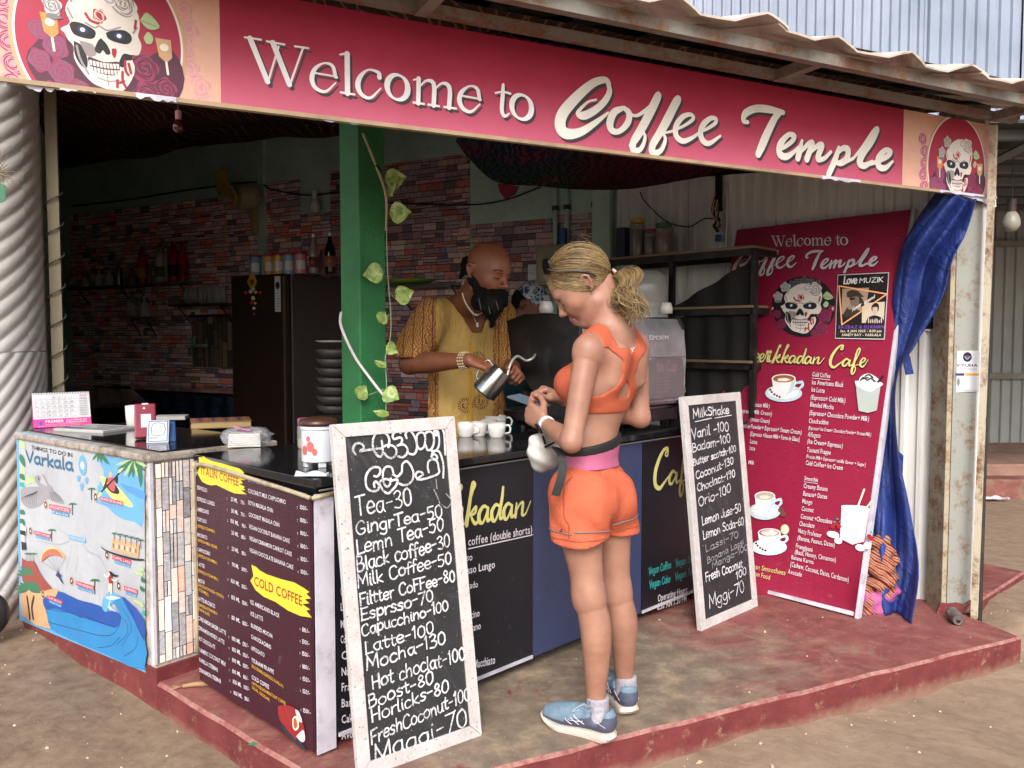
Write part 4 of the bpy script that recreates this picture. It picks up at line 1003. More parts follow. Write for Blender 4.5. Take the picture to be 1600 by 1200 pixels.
for px0, px1, eyes, chin, seed in ((-60, 346, ((129, 47), (186, 57)), (170, 142), 3), (1412, None, ((1485, 256), (1505, 258)), (1494, 306), 4)):
    random.seed(seed); pr2 = ClipPrint(sign, .0012, .000012); H_ = SZ1-SZ0
    u0 = sx_(px0); u1 = sx_(px1) if px1 else SL; pr2.set(u0+.001, u1-.001, .001, H_-.001)
    T = affine([(383, 272), (549, 274), (462, 520)], [sign.uv(*eyes[0]), sign.uv(*eyes[1]), sign.uv(*chin)])
    pr2.poly([(u0, 0), (u1, 0), (u1, H_), (u0, H_)], PEACH)
    def Mx(x, y): return np.array([x, y, 1.]) @ T
    for i in range(7): rose_print(pr2, T, (880+random.uniform(-20, 40), 20+i*85), 48, PINKI, PEACH, 4)
    for i in range(6): rose_print(pr2, T, (50+random.uniform(-30, 10), 100+i*90), 50, PINKI, ROSE, 4)
    cell(pr2, T, (462, 300), 400, SAND, CRIM, u0, u1)
    cell_dark = [(190, 330), (250, 290), (330, 330), (600, 380), (700, 330), (800, 300), (840, 420), (760, 560), (640, 640), (280, 640), (170, 560), (110, 430)]
    pr2.poly([Mx(*q) for q in cell_dark], ROSED, 3)
    for x, y, r in ((250, 360, 55), (180, 300, 42), (260, 470, 58), (170, 430, 50), (330, 540, 50), (215, 560, 50), (650, 400, 66), (640, 520, 60), (740, 480, 52), (720, 590, 50), (560, 600, 46)): rose_print(pr2, T, (x, y), r, ROSE, ROSED if (x > 450) else ink('rose_mauve', '#7a4a6a'), 5)
    for x, y in ((240, 270), (760, 300)):
        pr2.poly([Mx(x-38, y-45), Mx(x+38, y-45), Mx(x+32, y+35), Mx(x, y+60), Mx(x-32, y+35)], ORNG if x < 500 else SAND, 0); pr2.ell(Mx(x, y-8), 20*math.sqrt(abs(np.linalg.det(T[:2]))), 18*math.sqrt(abs(np.linalg.det(T[:2]))), CREAM)
        pr2.rib([Mx(x, y+58), Mx(x, y+110)], .003, CREAM)
    skull_print(pr2, T, bgd=False); pr2.build(sroot, 'emblem')
pr.build(sroot, 'lettering')
# banner lettering
def uvc(pan, c, x, y): return pan.uv(*c(x, y))
wl_l, wl_r = np.array(wrec[0][0][:2]), np.array(wrec[-1][0][:2])
def bb(strokes): a = np.array([q[:2] for s_ in strokes for q in s_]); return a.min(0), a.max(0)
lo, hi = bb(wrec); stamp(prb, wrec, [lo, (hi[0], lo[1]), (lo[0], hi[1])], [uvc(ban, c5, 260, 260), uvc(ban, c5, 662, 247), uvc(ban, c5, 257, 200)], (TXT, SHADW), sh=(.003, -.004))
lo, hi = bb(trec); stamp(prb, trec, [lo, (hi[0], lo[1]), (lo[0], hi[1])], [uvc(ban, c5, 445, 400), uvc(ban, c5, 825, 385), uvc(ban, c5, 443, 285)], (TXT, SHADW), sh=(.004, -.005))
lo, hi = bb(crec); stamp(prb, crec, [lo, (hi[0], lo[1]), (lo[0], hi[1])], [uvc(ban, c5, 60, 415), uvc(ban, c5, 392, 400), uvc(ban, c5, 58, 285)], (TXT, SHADW), sh=(.004, -.005))
T = affine([(383, 272), (549, 274), (462, 520)], [uvc(ban, c57, 383, 272), uvc(ban, c57, 549, 274), uvc(ban, c57, 462, 520)]); random.seed(5); skull_print(prb, T)
cafer = rect(CAFE, ban, c57); kkr = rect(KKADAN, ban, c57); chr_ = rect(CHEERI, ban, c57)
for q in (chr_, kkr, cafer): stamp(prb, q, ID, ID, (LIME, SHADW), sh=(.003, -.004))
for x in (175, 200): prb.ell(uvc(ban, c57, x, 688), .009, .010, LIME)
lines(prb, ban, c5, [('Cold Coffee', 477, 947, 572, 957, 24), ('Ice Americano Black', 475, 990, 642, 1005, 26), ('Ice Latte', 472, 1028, 542, 1037, 26), ('(Espresso+ Cold Milk)', 468, 1070, 652, 1090, 26), ('Blended Mocha', 465, 1108, 590, 1124, 26)], TXT, .012)
lines(prb, ban, c6, [('(Espresso+ Chocolate Powder+ Milk)', 428, 90, 722, 122, 24), ('Chockachino', 425, 130, 522, 139, 24), ('(Espresso+ Ice Cream+ Chocolate Powder+ Frozen Milk)', 423, 162, 732, 196, 18),
 ('Affogato', 420, 197, 482, 204, 24), ('(Ice Cream+ Espresso)', 418, 230, 592, 255, 24), ('Tsunami Frappe', 415, 272, 533, 287, 24), ('(Frozen Milk+ Espresso+ vanilla flower + Sugar)', 412, 302, 705, 345, 18),
 ('Cold Coffee+ Ice Cream', 410, 337, 593, 363, 24), ('Smoothie', 403, 412, 470, 421, 22), ('Creamy Banana', 400, 450, 518, 467, 24), ('Banana+ Dates', 397, 488, 515, 505, 24), ('Mango', 393, 525, 442, 533, 24),
 ('Coconut', 390, 562, 448, 571, 24), ('Coconut +Chocolate', 385, 600, 540, 628, 24), ('Chocolate', 378, 636, 452, 648, 24), ('Nutty Professor', 372, 670, 485, 695, 24), ('(Banana, Peanut, Dates)', 367, 706, 550, 742, 24),
 ('Frangipani', 358, 745, 438, 765, 24), ('(Basil, Honey, Cinnamon)', 352, 775, 552, 815, 24), ('Banana Karma', 335, 800, 440, 825, 22), ('(Cashew, Coconut, Dates, Cardamom)', 328, 835, 612, 915, 26), ('Avocado', 315, 870, 380, 888, 24),
 ('(Steam Milk)', 146, 48, 232, 57, 22), ('(Espresso-Milk Cream)', 80, 78, 243, 95, 22), ('(Steam Cream)', 139, 121, 232, 132, 22), ('(Chocolate Powder+ Espresso+ Steam Cream)', 60, 148, 390, 187, 22), ('(Espresso +Steam Milk+ Form in Glass)', 136, 193, 380, 222, 22), ('Latte', 135, 230, 170, 236, 22), ('Latte', 133, 263, 160, 267, 22), ('Milk', 128, 332, 156, 336, 20)], TXT, .012)
lines(prb, ban, c6, [('Vegan Smoothees', 128, 842, 303, 880, 26), ('Vegan Food', 138, 876, 232, 903, 26)], LIME)
prb.rib([uvc(ban, c5, 477, 957), uvc(ban, c5, 572, 967)], .0012, TXT); prb.rib([uvc(ban, c6, 403, 420), uvc(ban, c6, 470, 429)], .0012, TXT)
def cupart(pr, M, beans=True, drink='#8c5a3c'):
    """printed cup on a saucer; M maps drawing units to uv"""
    def P(pts, m_, sm=3): pr.poly([M(*p) for p in pts], m_, sm)
    t = np.linspace(0, 2*math.pi, 24)[:-1]
    P([(100+98*math.cos(a), 118+46*math.sin(a)) for a in t], PALEBL, 0); P([(100+82*math.cos(a), 112+36*math.sin(a)) for a in t], WHITE, 0)
    P([(160, 60), (200, 50), (208, 80), (180, 100), (150, 105), (152, 96), (185, 85), (192, 66), (160, 72)], PALEBL, 2)
    P([(38, 40), (162, 40), (155, 90), (130, 120), (100, 128), (70, 120), (45, 90)], WHITE, 2)
    P([(140, 50), (160, 45), (153, 92), (128, 120), (105, 127), (130, 105)], PALEBL, 2)
    P([(100+64*math.cos(a), 40+24*math.sin(a)) for a in t], WHITE, 0); P([(100+57*math.cos(a), 41+20*math.sin(a)) for a in t], ink('latte'+drink, drink), 0)
    P([(100+34*math.cos(a)*(1+.2*math.cos(5*a)), 46+9*math.sin(a)) for a in t], CREAM, 0)
    if beans:
        for x, y in ((28, 100), (36, 112), (50, 124), (64, 132), (78, 138)): P([(x-7, y), (x, y-7), (x+7, y), (x, y+6)], BLACK, 3)
cupart(prb, lambda x, y: uvc(ban, c5, 226+x, 920+y))
cupart(prb, lambda x, y: uvc(ban, c6, 130+x*.80, 452+y*.95), False, '#b9a596'); cupart(prb, lambda x, y: uvc(ban, c6, 146+x*.86, 635+y*.9), True, '#8a4a2c')
for x, y, r in ((290, 560, 26), (300, 580, 26)): prb.ell(uvc(ban, c6, x, y), .018, .013, ink('biscuit', '#6b4038'))
prb.ell(uvc(ban, c6, 308, 655), .024, .026, LEAF2); prb.ell(uvc(ban, c6, 308, 655), .018, .020, CREAM)
PB = lambda pts, m_, sm=2, c=c5: prb.poly([uvc(ban, c, *p) for p in pts], m_, sm)
PB([(708, 985), (842, 992), (822, 1130), (775, 1142), (725, 1132)], ink('shake', '#a9b2ae'), 0); PB([(706, 972), (845, 980), (846, 1000), (820, 1010), (790, 1030), (740, 1015), (708, 990)], WHITE); PB([(725, 975), (735, 950), (775, 932), (815, 950), (830, 975)], WHITE)
for q in ([(735, 970), (750, 955), (765, 965)], [(760, 948), (780, 940), (800, 955)], [(770, 970), (790, 960), (812, 975)], [(745, 962), (775, 955)]): prb.rib([uvc(ban, c5, *p) for p in q], .004, BLACK)
prb.rib([uvc(ban, c5, 828, 978), uvc(ban, c5, 852, 948)], .005, BLACK)
PB([(588, 540), (726, 555), (700, 715), (640, 730), (578, 700)], ink('white_smoothie', '#cfc6cf'), 0, c6); PB([(586, 545), (600, 535), (700, 540), (728, 560), (700, 572), (620, 565)], WHITE, 3, c6)
prb.rib([uvc(ban, c6, 668, 545), uvc(ban, c6, 700, 458)], .0045, CREAM); prb.rib([uvc(ban, c6, 708, 552), uvc(ban, c6, 738, 515)], .0045, CREAM)
for x, y, rx in ((545, 680, .032), (570, 710, .02), (680, 745, .026), (715, 735, .02)): prb.ell(uvc(ban, c6, x, y), rx, .016, WHITE)
for x, y in ((560, 625), (575, 640), (545, 640), (725, 690), (735, 700)): prb.ell(uvc(ban, c6, x, y), .012, .011, REDI); prb.ell(uvc(ban, c6, x+8, y-22), .006, .004, TEALI)
prb.build(broot, 'print')
# poster stuck on the banner
pcr = [c5(612, 408), c5(886, 395), c5(862, 753), c5(598, 748)]
q = ban.uvs(pcr); pw = nrm(ban.U*(q[1]-q[0])[0]+ban.V*(q[1]-q[0])[1])
mroot = thing('gig_poster', 'small black music night poster with two portraits stuck on the red banner', 'poster', ban.pt(q[3])[0])
mb = MB(); mb.prism(ban.pt(q[::-1], .0065), ban.N*.0012); mb.build('paper', PAPER, mroot)
prm = Print(ban, .0082); c = q.mean(0); prm.poly((q-c)*.972+c, ink('poster_black', '#171312'))
PM = lambda pts, m_, sm=0: prm.poly([uvc(ban, c57, *p) for p in pts], m_, sm)
SEP = ink('sepia', '#a48d77'); SEPD = ink('sepia_dark', '#3a2e29'); NEON = ink('neon', '#f0a878')
PM([(842, 125), (1080, 115), (1050, 310), (832, 355)], SEP); PM([(1020, 255), (1222, 240), (1210, 430), (1015, 430)], ink('sepia_pale', '#c9bca8'))
PM([(880, 190), (885, 155), (930, 135), (985, 145), (1010, 175), (1035, 195), (1000, 200), (960, 195), (900, 205)], SEPD, 3)
PM([(905, 205), (985, 200), (990, 260), (960, 290), (920, 280)], ink('face_grey', '#7b675a'), 3); PM([(985, 185), (1020, 215), (1040, 270), (1000, 280)], SEPD, 3)
PM([(905, 205), (955, 205), (950, 222), (910, 225)], BLACK, 2); PM([(850, 350), (900, 280), (960, 300), (1000, 330), (990, 360), (870, 380)], SEPD, 3); PM([(890, 285), (940, 270), (950, 300), (900, 310)], ink('hand_tone', '#92806f'), 3)
PM([(1100, 290), (1115, 262), (1140, 250), (1165, 265), (1168, 300), (1155, 330), (1110, 330)], BLACK, 3); PM([(1112, 290), (1155, 290), (1150, 345), (1132, 362), (1112, 340)], ink('pale_face', '#bfae9b'), 3)
PM([(1050, 445), (1065, 390), (1110, 365), (1150, 365), (1200, 390), (1205, 440)], BLACK, 2)
for i in range(7): a = 1070+i*19; PM([(a, 395+(i % 2)*18), (a+9, 385+(i % 3)*8), (a+12, 425), (a+3, 432)], ink('sepia_pale', '#c9bca8'), 2)
for a, b in (((812, 100), (1240, 172)), ((1240, 172), (838, 445)), ((838, 445), (812, 100))): prm.rib([uvc(ban, c57, *a), uvc(ban, c57, *b)], .0036, NEON)
prm.hand('Love', uvc(ban, c57, 850, 82), uvc(ban, c57, 970, 78), .04, WHITE, w=.0035, jit=.0); prm.hand('MUZIK'.replace('Z', 'N'), uvc(ban, c57, 992, 75), uvc(ban, c57, 1212, 68), .001, ink('poster_black', '#171312'), w=.0002, jit=0)
lines(prm, ban, c57, [('MUZIK', 992, 76, 1210, 66, 50)], WHITE, .0); lines(prm, ban, c57, [('BAZBAZ & DJ KHAN', 806, 480, 1212, 478, 28)], PURP, .03)
lines(prm, ban, c57, [('Sat, 4 JAN 2025 - 8:30 pm', 822, 512, 1190, 512, 22), ('SANDY BAY - VARkALA', 838, 546, 1188, 548, 22)], CREAM, .02)
prm.hand('Forever', uvc(ban, c57, 930, 330), uvc(ban, c57, 1010, 275), .018, WHITE, w=.0012, jit=0); prm.hand('legend', uvc(ban, c57, 1035, 265), uvc(ban, c57, 1132, 205), .018, WHITE, w=.0012, jit=0)
prm.build(mroot, 'print')
# ---- counter print
c4 = crop(680, 640, 2.142); prc = Print(cpan, .0068)
CR = lambda x, y: cpan.uv(*c4(x, y))
S3 = lambda x, y: ban.uv(*c57(x, y))
stamp(prc, kkr, [S3(292, 782), S3(682, 790), S3(362, 632)], [CR(96, 388), CR(318, 345), CR(128, 250)], (LIME, SHADW), sh=(.003, -.003))
stamp(prc, cafer, [S3(735, 820), S3(1072, 800), S3(850, 632)], [CR(733, 262), CR(868, 225), CR(775, 130)], (LIME, SHADW), sh=(.003, -.003))
lines(prc, cpan, c4, [('coffee (double shorts)', 106, 455, 320, 412, 30), ('Espresso', 40, 512, 120, 503, 26), ('Espresso Lungo', 50, 562, 195, 528, 28), ('Cortado', 72, 605, 138, 593, 24), ('Cappuccino', 60, 712, 144, 690, 26), ('Americano', 66, 755, 148, 732, 26), ('Latte Macchiato', 80, 875, 196, 848, 30)], TXT, .01)
prc.rib([CR(106, 465), CR(322, 418)], .0022, TXT)
VC = ink('vegan_teal', '#2f8f8b')
for t_, a, b, c_, d in (('Vegan Coffee', 710, 552, 785, 528), ('Vegan Sweets', 800, 525, 880, 500), ('Vegan Cake', 712, 597, 782, 575), ('Vegan Food', 798, 570, 870, 545)): prc.hand(t_, CR(a, b), CR(c_, d), .034, VC, w=.0028, jit=.01)
lines(prc, cpan, c4, [('Operating Hours:', 740, 642, 840, 610, 24), ('6.30 AM 7.30 PM', 738, 670, 836, 640, 24)], TXT, .015)
cx2 = crop(500, 620, 2.07)
lines(prc, cpan, cx2, [('Cappuccino', 62, 640, 100, 640, 28), ('Latte', 62, 690, 100, 690, 26), ('Mocha', 62, 745, 105, 742, 26), ('Cortado', 62, 795, 110, 790, 26), ('Cold', 65, 848, 115, 842, 28), ('Nutty', 65, 900, 120, 893, 28), ('Frappe', 65, 950, 125, 943, 28), ('Banana', 65, 1002, 130, 992, 28), ('Cake', 65, 1054, 112, 1045, 28), ('Avocado', 65, 1105, 140, 1093, 28)], TXT, .012)
prc.build(root, 'lettering')
# ================================================================== ITALIN COFFEE MENU BOARD on the counter end
md = nrm((-.717, .697, 0)); mn = V(-md[1], md[0], 0); mn = mn*(-1 if mn[1] > 0 else 1)
ML = .80; MP0 = KC+md*ML
men = Panel(MP0+UP*.155+mn*.012, -md, UP); MHt = CZ-.035-.155
def topshape(a): return MHt-.012+(.0)*(a)
mr = thing('coffee_menu_board', 'dark maroon coffee price board with cream edging on the end of the counter', 'menu board', MP0-md*.4+UP*.155)
w0, w1 = .02, ML-.002
mb = MB(); pts = [(w0, 0), (w1, 0), (w1, MHt-.02)]+[(w1-(w1-w0)*i/8, MHt-.02+.018*math.sin(i/8*math.pi)) for i in range(1, 8)]+[(w0+.03, MHt-.0), (w0, MHt-.05)]
mb.prism(men.pt(pts), -mn*.010); mb.build('board', M_vmar, mr)
ttr = [(w0-.004, .1), (w0-.006, MHt-.06), (w0+.01, MHt-.015), (w0+.05, MHt+.003), (w0+.2, MHt+.004), (w0+.5, MHt-.008), (w1-.05, MHt-.018), (w1+.01, MHt-.022)]
mb = MB(); mb.tube(men.pt(cr(ttr, 6), .006), .0075, 8); mb.build('edging', M_trim, mr, smooth=True)
mb = MB(); p_ = men.pt([(w1+.012, MHt-.024)])[0]; mb.tube([p_, p_+cf*.05+UP*.004, p_+cf*.11+UP*.008], .007, 8); mb.build('edging', M_trim, mr, smooth=True)
prn = Print(men, .0005); m6 = crop(300, 700, 6); m4 = crop(300, 890, 4)
Y1 = [(65,85),(95,88),(110,75),(130,95),(185,120),(280,145),(400,180),(440,190),(470,210),(490,235),(478,250),(500,268),(480,275),(505,300),(455,300),(478,330),(440,335),(500,365),(480,372),(500,395),(460,395),(515,435),(400,425),(340,400),(230,345),(180,350),(140,340),(95,315),(50,235),(70,180)]
Y2 = [(372,-30),(400,-18),(425,5),(470,30),(560,60),(640,80),(700,115),(735,140),(715,150),(745,180),(705,185),(735,210),(690,215),(740,250),(715,255),(750,300),(680,290),(600,255),(520,200),(450,170),(400,130),(365,70),(385,40)]
prn.poly([uvc(men, m6, *p) for p in Y1], YEL); prn.poly([uvc(men, m4, *p) for p in Y2], YEL)
lines(prn, men, m6, [('ITALIN COFFEE', 88, 245, 440, 358, 76)], REDI, .018); lines(prn, men, m4, [('COLD COFFEE', 390, 97, 690, 228, 60)], REDI, .018)
L6 = [('ESPRESSO',50,385,145,418,38),('ESPRESSO LUNGO',50,490,215,545,38),('AMERICANO',52,590,160,622,38),('CORTADO',52,680,138,708,36),('MACHIATO',53,825,145,860,36),('CAPPUCCINO',55,965,172,1010,36),('LATTEE',58,1100,120,1128,34),
 ('20 ML',365,495,430,515,40),('70/-',458,522,500,537,38),('30 ML',370,605,435,625,40),('70/-',460,635,503,650,38),('100 ML',365,700,440,728,40),('90/-',470,742,512,757,38),('30 ML',372,810,438,832,40),('80/-',465,848,508,862,38),('20 ML',375,960,440,985,40),('80/-',470,1000,512,1014,38),('90 ML',378,1105,442,1135,40),('100/-',470,1150,525,1170,38),
 ('SOYA CAPPUCHINO',527,312,750,374,40),('COCONUT MILK CAPPUCHINO',528,418,880,528,40),('SOYA MASALA CHAI',530,527,762,606,40),('COCONUT MASALA CHAI',535,640,822,740,40),('VEGAN COCONUT BANANA CAKE',537,752,918,893,40),('VEGAN CINNAMON CARROT CAKE',540,862,938,1016,40),('VEGAN CHOCOLATE BANANA CAKE',542,972,953,1140,40)]
for i, t in enumerate(('130/-', '130/-', '100/-', '100/-', '100/-', '100/-', '100/-')): y = 450+i*121; L6 += [(t, 1015+i*1.6, y, 1085+i*1.6, y+20, 42), (':', 985+i*1.6, y-6, 993+i*1.6, y-4, 30)]
for y, x in ((478, 328), (585, 330), (688, 335), (940, 338), (1085, 340)): L6.append((':', x, y, x+7, y+2, 28))
lines(prn, men, m6, L6, TXT, .012)
lines(prn, men, m6, [('(ESPRESSO STEAM MILK)',55,740,220,797,28),('(ESPRESSO+MILK CREAM)',58,872,240,947,28),('(ESPRESSO+CREAMMILK)',58,1014,240,1090,28),('(ESPRESSO+STEAM MILK)',60,1160,250,1245,28)], GOLD, .01)
L4 = [('MOCHA',42,78,82,92,25),('LATTE MACHIATO',42,190,147,243,26),('CARDAMOM GINGER LATTE',43,312,215,410,26),('CINNAMON HONEY LATTE',43,372,205,468,26),('HOT CHOCOLATE',43,438,147,498,26),('TURMERIC COCONUT MILK',43,508,215,605,26),('VANILLA STEEMAR',47,572,165,640,26),('CINNAMON STEEMAR',47,635,185,712,26),
 ('ICE AMERICANO BLACK',368,212,550,302,27),('ICE LATTE',370,285,447,322,27),('BLENDED MOCHA',372,358,508,430,27),('CHAOCKACHINO',373,428,498,499,27),('AFFOGATO',373,500,456,547,27),('TSUNAMI FRAPPE',375,575,515,654,27),('COLD COFFEE',377,682,485,747,27)]
for (x, y), m_, p_ in zip(((247,80),(250,182),(252,310),(253,440),(255,508),(255,575),(256,645),(260,710),(265,780)), ('100 ML','100 ML','110 ML','100 ML','100 ML','100 ML','100 ML','100 ML','100 ML'), ('100/-','130/-','110/-','130/-','130/-','100/-','80/-','100/-','80/-')):
    L4 += [(m_, x, y, x+53, y+24, 27), (p_, x+68, y+34, x+(104 if len(p_) > 4 else 100), y+48, 26), (':', x-22, y-14, x-17, y-12, 18)]
for (x, y), p_ in zip(((693,385),(693,460),(693,535),(695,615),(697,692),(697,770),(700,890)), ('110/-','130/-','150/-','180/-','150/-','150/-','150/-')): L4 += [(p_, x, y, x+46, y+14, 28), (':', x-16, y-10, x-11, y-8, 18)]
lines(prn, men, m4, L4, TXT, .012)
lines(prn, men, m4, [('(CHOCOLATE POWDER+ ESPRESSO)',42,100,203,180,19),('+STEAMMILK)',45,130,108,165,19),('(ESPRESSO+STEAM MILK+',45,225,165,285,19),('FORM IN GLASS)',45,252,115,290,19),('(FROZENMILK,ESPRESSO,VANILLA)',378,608,575,737,20),('(WITH ICECREAM,INSTANT COFFEE',378,714,590,846,20),('SUGAR, ICECREAM)',380,742,490,824,20)], GOLD, .01)
PN = lambda pts, m_, sm=3: prn.poly([uvc(men, m4, *p) for p in pts], m_, sm)
PN([(540, 850), (600, 845), (650, 870), (700, 960), (712, 1060), (690, 1078), (640, 1050), (590, 990), (550, 930)], ink('berry', '#8a2626')); PN([(560, 950), (620, 1010), (690, 1080), (715, 1130), (640, 1070), (580, 1010)], ink('dark_tray', '#27303f'))
PN([(632, 930), (650, 912), (668, 935), (672, 985), (650, 1005), (634, 980)], CREAM); PN([(640, 935), (650, 925), (660, 945), (662, 980), (648, 990), (640, 970)], ink('caramel', '#a85a30'))
PN([(650, 870), (672, 885), (690, 930), (690, 955), (668, 940), (655, 900)], PALEROSE); PN([(655, 1040), (700, 1000), (712, 1060), (690, 1076)], PALEROSE)
for q in ([(560, 870), (580, 930), (600, 990)], [(590, 862), (610, 920), (625, 960)], [(610, 1000), (640, 1030), (650, 1050)]): prn.rib([uvc(men, m4, *p) for p in q], .006, REDI)
prn.build(mr, 'print')
# ================================================================== PEDESTAL with brick print
PR = V(-1.36, 3.09, 0); pd_ = nrm((-.784, .62, 0)); pn_ = V(-.62, -.784, 0); pi = -pn_; PWd = 1.20
ped = thing('corner_pedestal', 'masonry pedestal with stone print vinyl on its side and a black top', 'counter', PR+pd_*.6+UP*ZP)
def pq(a, d, z): return PR+pd_*a+pi*d+UP*z
M_mason = pm('flaked_whitewash', H('#b1aca3'), .8, var=.3, scale=12, bump=.6, bscale=30, dirt=H('#5e4a3a'), dirtamt=.85, dscale=9)
mb = MB(); mb.prism([pq(0, 0, .10), pq(0, .55, .10), pq(PWd, .55, .10), pq(PWd, 0, .10)], UP*(CZ-.035-.10)); mb.build('body', M_mason, ped)
mb = MB(); mb.prism([pq(-.006, -.006, .0), pq(-.006, .40, .0), pq(PWd, .40, .0), pq(PWd, -.006, .0)], UP*.185); mb.build('painted_foot', M_step, ped, bevel=.006)
M_edgew = pm('chipped_white_edge', H('#9a9087'), .85, var=.3, scale=25, bump=.8, bscale=30, dirt=H('#3c2c22'), dirtamt=.95, dscale=8)
mb = MB(); mb.prism([pq(-.012, -.018, CZ-.035), pq(-.012, .56, CZ-.035), pq(PWd+.02, .56, CZ-.035), pq(PWd+.02, -.018, CZ-.035)], UP*.030); mb.build('slab_edge', M_edgew, ped, bevel=.008)
mb = MB(); mb.prism([pq(.012, .045, CZ-.006), pq(.012, .55, CZ-.006), pq(PWd, .55, CZ-.006), pq(PWd, .045, CZ-.006)], UP*.008); mb.build('granite_top', M_granite, ped)
pside = Panel(pq(0, 0, 0), nrm(pi), UP); pside = Panel(pq(0, .0, 0), pi, UP)
STP2 = [H(h) for h, k in [('#857d7b', 4), ('#948681', 4), ('#6f6d71', 3), ('#a09086', 3), ('#9d7668', 2), ('#625f63', 2), ('#a09b98', 3), ('#7c7d81', 3)] for _ in range(k)]
random.seed(3); brick_sheet('stone_vinyl', pside, 0.012, .4, .20, CZ-.04, .029, (.05, .14), ped, vertical=True, pal=STP2, off=.004, k=3.0, jit=.22)
mb = MB(); mb.box(pq(.003, -.002, .6), (.018, .012, .80), basis(pd_, pi, UP)); mb.build('corner_lip', M_strip, ped)
# tourist poster on the pedestal front
pf = Panel(pq(PWd, 0, 0)+UP*0, -pd_, UP)
pf.fn = lambda a, b: .006+.0*a
p1_ = crop(20, 660, 6); p2_ = crop(20, 850, 5.714)
tp = thing('tourist_poster', 'weathered blue bordered map poster of local things to do, pasted on the pedestal', 'poster', pq(.6, -.01, .2))
TLp, TRp, BRp, BLp = pf.uv(28, 673), pf.uv(228, 709), pf.uv(230, 1050), pf.uv(33, 968)
def tmap(a, b): return (1-b)*((1-a)*BLp+a*BRp)+b*((1-a)*TLp+a*TRp)
M_vp = NT('poster_vinyl'); 
_n = M_vp.noise(3, 8, .7); _c = M_vp.ramp(_n, [(.3, H('#9a9ea6')), (.7, H('#b5b9bf'))]); _c = M_vp.mix(M_vp.ramp(M_vp.noise(12, 9, .8, vec=M_vp.scl((1, 1, .2))), [(.55, 0.), (.75, .5)]), _c, H('#8d8a86'))
M_vp.bump(M_vp.noise(5, 5, dist=.6), .22, .02); M_vpm = M_vp.fin(_c, .45)
mb = MB(); mb.grid(lambda a, b: pf.pt(tmap(a, b), 0)[0], 24, 24); mb.build('sheet', M_vpm, tp, smooth=True)
prt = Print(pf, .0008, .000012)
q1 = lambda x, y: pf.uv(*p1_(x, y)); q2 = lambda x, y: pf.uv(*p2_(x, y))
A1 = lambda pts, m_, sm=3: prt.poly([q1(*p) for p in pts], m_, sm); A2 = lambda pts, m_, sm=3: prt.poly([q2(*p) for p in pts], m_, sm)
for a0, a1, b0, b1 in ((0, .02, 0, 1), (.0, 1, .985, 1), (0, 1, 0, .035)): prt.poly([tmap(a0, b0), tmap(a1, b0), tmap(a1, b1), tmap(a0, b1)], SKYI)
A1([(810, 340), (880, 300), (1000, 340), (1225, 370), (1238, 940), (1160, 930), (1040, 900), (960, 850), (900, 790), (780, 740), (820, 700), (810, 600), (870, 480), (840, 400)], SKYI)
A1([(1000, 560), (1238, 640), (1238, 720), (1100, 650)], ink('sky2', '#4b8dc2'))
A1([(838, 500), (870, 505), (930, 560), (1010, 610), (1080, 690), (1138, 770), (1128, 790), (1060, 770), (960, 720), (890, 640), (850, 560)], ink('canoe', '#d8cf76')); A1([(880, 580), (960, 570), (1015, 640), (1000, 670), (930, 650)], BLACK)
A1([(905, 520), (960, 515), (975, 580), (968, 640), (930, 630), (900, 560)], ink('vest', '#b8504e')); A1([(890, 525), (905, 520), (895, 580), (870, 630), (860, 620), (878, 570)], BLACK); A1([(960, 520), (1000, 500), (1003, 560), (985, 570)], BLACK)
A1([(915, 470), (935, 460), (948, 480), (940, 510), (920, 510)], ink('cap_tan', '#c9a36a')); prt.rib([q1(800, 690), q1(860, 635), q1(1000, 490), q1(1040, 440)], .004, BLACK); A1([(1000, 470), (1030, 415), (1075, 400), (1075, 430), (1030, 465)], YEL if False else ink('paddle', '#d9d18a')); A1([(795, 700), (830, 655), (850, 655), (840, 680), (810, 705)], ink('paddle', '#d9d18a'))
def leafp(Q, x0, y0, x1, y1, w_, m_=LEAFI):
    d = np.array([x1-x0, y1-y0]); n_ = np.array([-d[1], d[0]])/np.linalg.norm(d)*w_; a = np.array([x0, y0])
    prt.poly([Q(*p) for p in (a, a+d*.3+n_, a+d*.7+n_*.8, a+d, a+d*.7-n_*.8, a+d*.3-n_)], m_, 3)
for x, y in ((760, 350), (810, 370), (850, 380), (900, 390), (930, 400), (870, 320)): leafp(q1, 830, 275, x, y, 12)
for k_ in range(10): a = math.radians(170-k_*17); leafp(q1, 1160, 350, 1160+math.cos(a)*150-30, 350+abs(math.sin(a))*150+20, 16, LEAFI if k_ % 3 else LEAF2)
for k_ in range(7): leafp(q1, 1225, 400+k_*10, 1180+k_*6, 460+k_*25, 14)
for y0, y1_, m_ in ((150, 260, LEAF2), (290, 420, LEAFI), (430, 480, LEAF2), (480, 540, LEAFI), (560, 610, TEALI), (820, 860, LEAFI), (900, 960, LEAFI)): leafp(q1, 82, y0, 130, y1_, 22, m_)
for k_ in range(9): a = math.radians(200-k_*24); leafp(q1, 190, 560, 190+math.cos(a)*75, 560-math.sin(a)*90, 7, LEAF2)
A1([(90, 620), (180, 600), (260, 600), (230, 560), (225, 510), (250, 492), (275, 515), (265, 560), (300, 580), (340, 590), (300, 510), (285, 490), (305, 485), (345, 570), (380, 600), (400, 640), (450, 680), (498, 760), (430, 750), (360, 720), (330, 720), (280, 770), (200, 805), (140, 790), (92, 730)], FIG, 2)
for i in range(9): prt.rib([q1(250-i*4, 640+i*2), q1(240-i*16, 700), q1(230-i*17, 790-i*8)], .0012, BLACK); 
